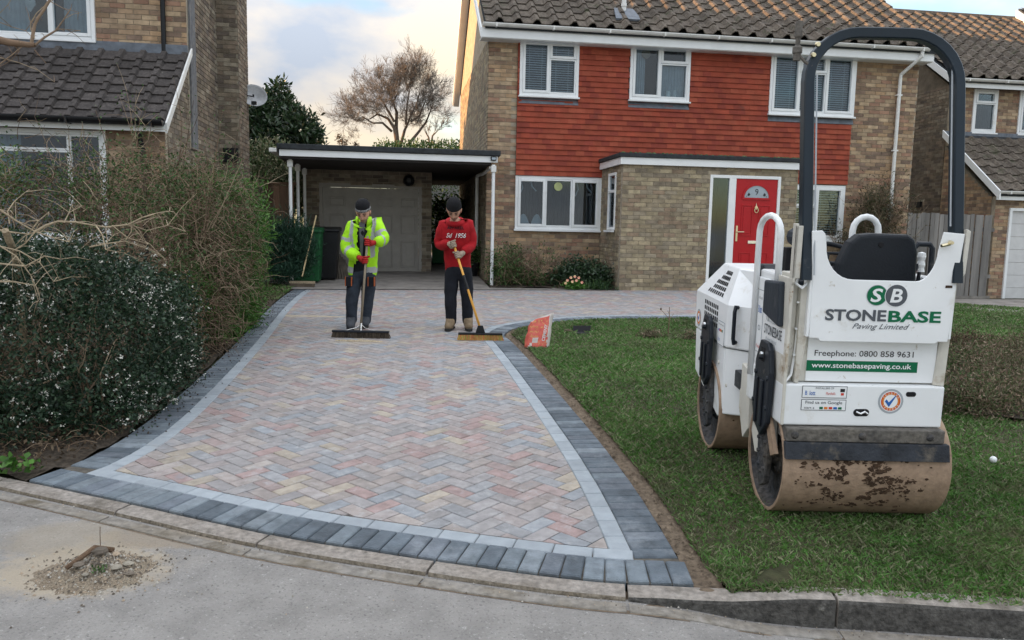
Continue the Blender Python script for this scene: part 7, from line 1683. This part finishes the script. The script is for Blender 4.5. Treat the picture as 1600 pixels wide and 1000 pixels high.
# leaf litter on the bed
n = 26000; x = rng.uniform(-5.2, -2.3, n); y = rng.uniform(4.2, 13.2, n); kk = inpoly(x, y, bedL) & (rng.random(n) < np.exp(-(y-4.2)/6)); x, y = x[kk], y[kk]
C_ = np.stack([x, y, gz(x, y)+.03+rng.uniform(0, .03, len(x))], 1); o = leaves('leaf_litter', C_, .035, .018, MT['lf_brown'], None); o['kind'] = 'stuff'
pa = []
for _ in range(260):
    x, y = random.uniform(-3.4, -2.45), random.uniform(4.5, 9.5)
    if not inpoly([x], [y], bedL)[0]: continue
    p = Vector((x, y, gzf(x, y)+.045)); a = random.uniform(0, 2*PI); L = random.uniform(.05, .22); e_ = p+Vector((math.cos(a)*L, math.sin(a)*L, random.uniform(0, .06))); pa.append(([p, p.lerp(e_, .5)+Vector((0, 0, .02)), e_], .003, .0015))
tubes('fallen_twigs', pa, MT['twig'], None, 3)['kind'] = 'stuff'

# ================================================================== SMALL THINGS
def bin_(px, py, lab, m, h=1.0):
    g = G(px, py); t = plant('wheelie_bin', lab, 'bin', g.x, g.y); t.rotation_euler = (0, 0, AL)
    b = MB(); w0, w1, d0, d1 = .22, .27, .25, .32
    V = [(-w0, -d0, .03), (w0, -d0, .03), (w0, d0, .03), (-w0, d0, .03), (-w1, -d1, h-.09), (w1, -d1, h-.09), (w1, d1, h-.09), (-w1, d1, h-.09)]
    b.add(V, [(0, 3, 2, 1), (4, 5, 6, 7), (0, 1, 5, 4), (1, 2, 6, 5), (2, 3, 7, 6), (3, 0, 4, 7)]); b.build('bin_body', m, t, bevel=.02)
    b = MB(); b.prism([(-w1-.02, -d1-.03, h-.09), (-w1-.02, -d1-.03, h-.05), (-w1-.02, 0, h), (-w1-.02, d1+.02, h-.01), (-w1-.02, d1+.02, h-.09)], (2*w1+.04, 0, 0)); b.build('lid', m, t, bevel=.012)
    b = MB(); b.tube([(-w1+.05, d1+.06, h-.06), (w1-.05, d1+.06, h-.06)], .016, 8); b.build('handle', m, t)
    for s in (-1, 1): b = MB(); b.cyl((s*(w0+.03), d0+.02, .10), (s*(w0-.02), d0+.02, .10), .10, 14); b.build('wheel', MT['blackp'], t)
gp = mat('green bin plastic', (.015, .10, .035), amt=.15, rough=.5, bump=.05)
bin_(481, 441, 'green wheelie bin beside the carport post', gp); bin_(508, 437, 'black wheelie bin to the right of the green bin', MT['blackp'])
t = thing('far_green_bin', 'small green bin low in the gap beside the garage', 'bin', Matrix.Translation(D(684, 412, 18.5))); b = MB(); b.prism([(-.13, 0, 0), (.13, 0, 0), (.15, 0, .50), (-.15, 0, .50)], (0, .3, 0)); b.build('bin_body', gp, t, bevel=.02); b = MB(); b.box(-.17, .17, -.02, .32, .505, .55); b.build('lid', gp, t, bevel=.01)
g = G(533, 437); t = plant('stacked_planks', 'dark planks leaning against the garage door beside the black bin', 'planks', g.x, g.y)
for i in range(6): b = MB(); b.prism([(-.14+i*.06, -.02*i, 0), (-.10+i*.06, -.02*i, 0), (-.22+i*.045, .25, .62-.05*i), (-.26+i*.045, .25, .62-.05*i)], (0, .12, 0)); b.build('plank', MT['trellis'], t)
tp_, bt_ = D(494, 337, 14.0), D(472, 432, 13.45); g0 = gzf(bt_.x, bt_.y); t = thing('leaning_broom', 'pale handled broom leaning against the green bin', 'broom', Matrix.Translation((bt_.x, bt_.y, g0)))
b = MB(); b.tube([bt_-Vector((bt_.x, bt_.y, g0)), tp_-Vector((bt_.x, bt_.y, g0))], .013, 8); b.build('shaft', mat('pale wood', (.55, .43, .24), amt=.2), t); b = MB(); b.box(-.22, .22, -.03, .03, .07, .11); b.build('brush_head', MT['palebranch'], t); b = MB(); b.box(-.21, .21, -.035, .035, .0, .069); b.build('bristles', MT['bristleb'], t)
g = G(745, 436); t = plant('plant_pot', 'dark plant pot behind the carport post', 'pot', g.x-.12, g.y+.5); b = MB(); b.lathe([(0, 0), (.10, 0), (.14, .24), (.15, .24), (.15, .27), (.12, .27), (.11, .22), (0, .22)], n=16); b.build('pot', MT['blackp'], t); P_, dd = lump_pts([(0, 0, .45, .2, .2, .22)], 900, (.2, 1.1), .3); leaves('foliage', P_, .06, .03, MT['lf_mid'], t)
# cement bag
g = G(836, 543); t = plant('cement_bag', 'crumpled red and yellow printed cement sack standing at the lawn corner', 'bag', g.x+.02, g.y+.02)
redp = mat('red printed sack', (.55, .085, .07), c2=(.62, .15, .11), sc_=14, amt=.1, rough=.55, bump=.3, bsc=30, spots=[((.62, .42, .12), 38, .56, .66)])
n, mrow = 24, 12; V = []; K = []
for j in range(mrow+1):
    s = j/mrow; z = .345*s
    for i in range(n):
        a = 2*PI*i/n; w = .135*(1-.10*s)+.01*math.sin(3*a); d = .075*(1-s*.88)+.008; lean_ = .035*s+.02*s*s
        x = math.copysign(abs(math.cos(a))**.6, math.cos(a))*w+lean_; y = math.copysign(abs(math.sin(a))**.7, math.sin(a))*d+.05*s
        zz = z*(1-.13*(.5-.5*math.cos(a))*s)+.03*s*math.cos(a)
        x += .012*noise.noise(Vector((a*2, s*6, 1))); y += .016*noise.noise(Vector((math.cos(a)*3, s*8, math.sin(a)*3+5)))
        V.append((x, y, zz))
Fc = [(j*n+i, j*n+(i+1) % n, (j+1)*n+(i+1) % n, (j+1)*n+i) for j in range(mrow) for i in range(n)]+[tuple(reversed(range(n))), tuple(range(mrow*n, mrow*n+n))]
b = MB(); 
for f in Fc:
    if len(f) > 4: b.m.append(1); continue
    c = sum((Vector(V[i]) for i in f), Vector())/4; xx = c.x-.035*c.z/.345
    wht = (xx > .095) or abs(xx-.055-.03*c.z) < .012 or (c.z < .11 and abs((xx+.10)-(c.z*.9)) < .018) or c.z < .012
    b.m.append(1 if wht else 0)
mm_ = b.m; b.v = V; b.f = Fc; o = b.build('sack', [redp, mat('white sack', (.55, .50, .46), amt=.15, rough=.6)], t, smooth_=True)
ylw = mat('yellow print', (.70, .48, .14), bump=0)
text('CEMENT', Matrix.Translation((.078, -.078, .17)) @ Matrix.Rotation(R(-80), 4, 'Y') @ RX, .18, .032, MT['lwhite'], t, bold=.02)
for i in range(3): text('GENERAL PURPOSE'[i*5:i*5+5], Matrix.Translation((-.035, -.082+i*.014, .13+i*.05)) @ RX, .09, .018, ylw, t)
# hole with black plastic in the lawn
g = G(908, 520); t = plant('black_tray', 'black plastic scrap lying in a hollow in the lawn beside the cement sack', 'plastic scrap', g.x, g.y)
b = MB(); b.prism([(-.10, .04, .0), (.11, .04, .0), (.13, .10, .075), (-.09, .10, .07)], (0, .015, 0)); b.prism([(-.10, .04, .0), (.11, .04, .0), (.05, -.16, .004), (-.045, -.16, .004)], (0, 0, .008)); b.build('sheet', MT['dark'], t)
b = MB(); 
for _ in range(8): x = random.uniform(-.20, -.09); y = random.uniform(-.02, .1); b.lathe([(0, 0), (.018, .005), (.012, .02), (0, .024)], (x, y, .01), 6)
b.build('soil_crumbs', MT['dirt'], t, stuff=True)
# ball
g = G(1551, 729); t = plant('golf_ball', 'small white ball lying on the grass at the right edge', 'ball', g.x, g.y); b = MB(); b.lathe([(0, -.021)]+[(.021*math.cos(a), .021*math.sin(a)) for a in [R(q) for q in range(-75, 90, 15)]]+[(0, .021)], (0, 0, .045), 14); b.build('ball', MT['lwhite'], t, smooth_=True)
# debris heap on the road
gx, gy = G(150, 893, -.03)[:2]; rz = lambda x, y: float(roadz(x, y))-.004
t = thing('rubble_heap', 'small heap of sand, grit and stones on the road at the lower left', 'heap', Matrix.Translation((gx, gy, rz(gx, gy))))
def heap(x, y): 
    a = math.atan2(y, x); d = math.hypot(x/.25, y/.185)*(1+.22*noise.noise(Vector((math.cos(a)*1.7, math.sin(a)*1.7, 4)))+.16*noise.noise(Vector((math.cos(a)*6, math.sin(a)*6, 1)))); return max(0, 1-d)**1.25*.09*(1+.5*noise.noise(Vector((x*14, y*14, 0))))+.010*max(0, noise.noise(Vector((x*40, y*40, 3))))*(1 if d < 1.1 else 0)
N = 60; V = []; 
for j in range(N+1):
    for i in range(N+1):
        x = -.42+.84*i/N; y = -.30+.60*j/N; V.append((x, y, heap(x, y)-.003+SL*y))
Fc = [(j*(N+1)+i, j*(N+1)+i+1, (j+1)*(N+1)+i+1, (j+1)*(N+1)+i) for j in range(N) for i in range(N) if heap(V[j*(N+1)+i][0], V[j*(N+1)+i][1]) > 0 or heap(V[(j+1)*(N+1)+i+1][0], V[(j+1)*(N+1)+i+1][1]) > 0]
np_mesh('heap', V, Fc, mat('grit and sand', (.30, .25, .185), c2=(.21, .165, .12), sc_=22, amt=.5, rough=1, bump=1., bsc=150, spots=[((.5, .46, .40), 110, .60, .66)]), t, smooth_=True)
grit = mat('grit stone', (.3, .27, .23), pal=[(.30, .27, .22), (.18, .15, .12), (.45, .42, .37), (.12, .10, .08), (.38, .30, .22)], amt=.3, bump=.3)
b = MB(); rr = random.Random(4)
for _ in range(1900):
    a, q = rr.uniform(0, 2*PI), abs(rr.gauss(0, .62)); x, y = .24*q*math.cos(a)+.02, .17*q*math.sin(a); s = rr.choice([.0025, .003, .004, .006]); z = max(heap(x, y)-.003, .001)+SL*y
    b.add([(x-s, y-s*.7, z), (x+s, y-s, z), (x+s*.8, y+s, z), (x-s, y+s*.8, z), (x+s*.1, y, z+s*1.3)], [(0, 1, 4), (1, 2, 4), (2, 3, 4), (3, 0, 4)])
b.build('grit', grit, t, stuff=True)
for (x, y, s) in ((.03, -.01, .030), (.10, -.03, .022), (-.04, -.06, .026), (.13, .02, .02), (.01, -.10, .014), (.17, -.05, .017), (-.02, .03, .02), (.06, .05, .018)):
    b = MB(); rr = random.Random(int(x*999)); b.lathe([(0, 0), (s*.9, s*.2), (s, s*.45), (s*.6, s*.8), (0, s*.9)], (0, 0, 0), 7); b.v = [(v[0]*1.2+rr.gauss(0, s*.1)+x, v[1]+rr.gauss(0, s*.1)+y, v[2]+heap(x, y)-.002) for v in b.v]; b.build('stone', grit, t)
b = MB(); b.tube([(-.075, -.09, heap(-.07, -.09)+.016), (0, .0, heap(0, 0)+.022), (.05, .06, heap(.05, .06)+.02)], [.010, .012, .008], 7); b.tube([(-.06, .05, .07), (.0, .03, .085), (.05, .045, .08)], .007, 6); b.tube([(-.02, .08, .03), (-.022, .085, .14), (-.02, .085, .17)], .0018, 4); b.build('stick', mat('broken stick', (.15, .095, .06), c2=(.08, .05, .03), sc_=20), t)
P_ = np.array([(.055+random.gauss(0, .012), -.075+random.gauss(0, .01), .045+random.uniform(0, .015)) for _ in range(40)]); leaves('sprig', P_, .016, .008, MT['lf_mid'], t)
# sand pushed by the dark broom, sand streak on the drive
t = thing('sand_ridge', 'low ridge of pale sand along the front of the dark broom', 'sand', Matrix.Translation(tuple(G(560, 533))))
V = []; n = 60
for i in range(n+1):
    x = -.25+.52*i/n; h0 = .016*(1-(abs(x+.01)/.27)**3)*(1+.5*noise.noise(Vector((x*20, 0, 0))))+.001; yo = .03*noise.noise(Vector((x*7, 5, 0)))
    for y, z in ((-.05, 0), (-.03, h0*.8), (-.005, h0), (.02, h0*.6), (.06, .0)): V.append((x, y+yo, z+.001))
b = MB(); b.add(V, [(i*5+j, (i+1)*5+j, (i+1)*5+j+1, i*5+j+1) for i in range(n) for j in range(4)]); b.build('sand', MT['sand'], t, smooth_=True)

# ================================================================== LITTER AND GRIT
def crumbs(name, pts, smin, smax, m, seed=1):
    rr = random.Random(seed); b = MB()
    for (x, y, z) in pts:
        q = rr.uniform(smin, smax); a = rr.uniform(0, 6.28); c, s_ = math.cos(a)*q, math.sin(a)*q
        b.add([(x-c, y-s_, z), (x+s_, y-c, z), (x+c*1.2, y+s_, z), (x-s_, y+c, z), (x+c*.2, y, z+q*1.1)], [(0, 1, 4), (1, 2, 4), (2, 3, 4), (3, 0, 4)])
    o = b.build(name, m); o['kind'] = 'stuff'; return o
rr = random.Random(8); P_ = []
for i in range(1500):                                   # grit in the channel, thickest at the right
    s_ = rr.uniform(SLN[0]+6, SLN[-1]-8); p, q = at_s(s_); d = .112+abs(rr.gauss(0, .05)); x, y = p+q*d
    if x < .3 and rr.random() < .55: continue
    P_.append((x, y, float(roadz(x, y))+.001))
crumbs('channel_grit', P_, .0015, .005, grit)
P_ = []
for i in range(420):                                    # soil crumbs dropped on the left border of the drive
    j = rr.randrange(len(LTs)//12, len(LTs)-1); a = LTs[j]; d = abs(rr.gauss(0, .13)); x, y = offset(LTs, -d)[j] if i % 6 == 0 else (a[0]+d*.95, a[1]+d*.2)
    P_.append((x, y, gzf(x, y)+.002))
crumbs('soil_crumbs', P_, .003, .010, MT['soil'], 2)
P_ = []
for i in range(900):                                    # loose earth along the dug lawn edge
    j = rr.randrange(0, min(330, len(RTs))); x, y = RTs[j]; d = rr.uniform(.01, .13); P_.append((x+d, y+rr.uniform(-.02, .02), gzf(x, y)-.008+rr.uniform(0, .006)))
crumbs('loose_earth', P_, .003, .011, MT['dirt'], 3)
P_ = []
for i in range(600):
    x, y = rr.uniform(.9, 6), rr.uniform(3.05, 10)
    if inpoly([x], [y], lawn)[0]: P_.append((x, y, gzf(x, y)+.02))
o = leaves('fallen_leaves', np.array(P_), .022, .012, MT['lf_brown'], None); o['kind'] = 'stuff'
P_ = [(rr.uniform(-3.5, 2.5), rr.uniform(1.2, 3.3), 0) for _ in range(240)]; P_ = [(x, y, float(roadz(x, y))-.002) for x, y, _ in P_ if y < float(kerb_y(x))-.25]
crumbs('road_grit', P_, .002, .006, grit, 5)
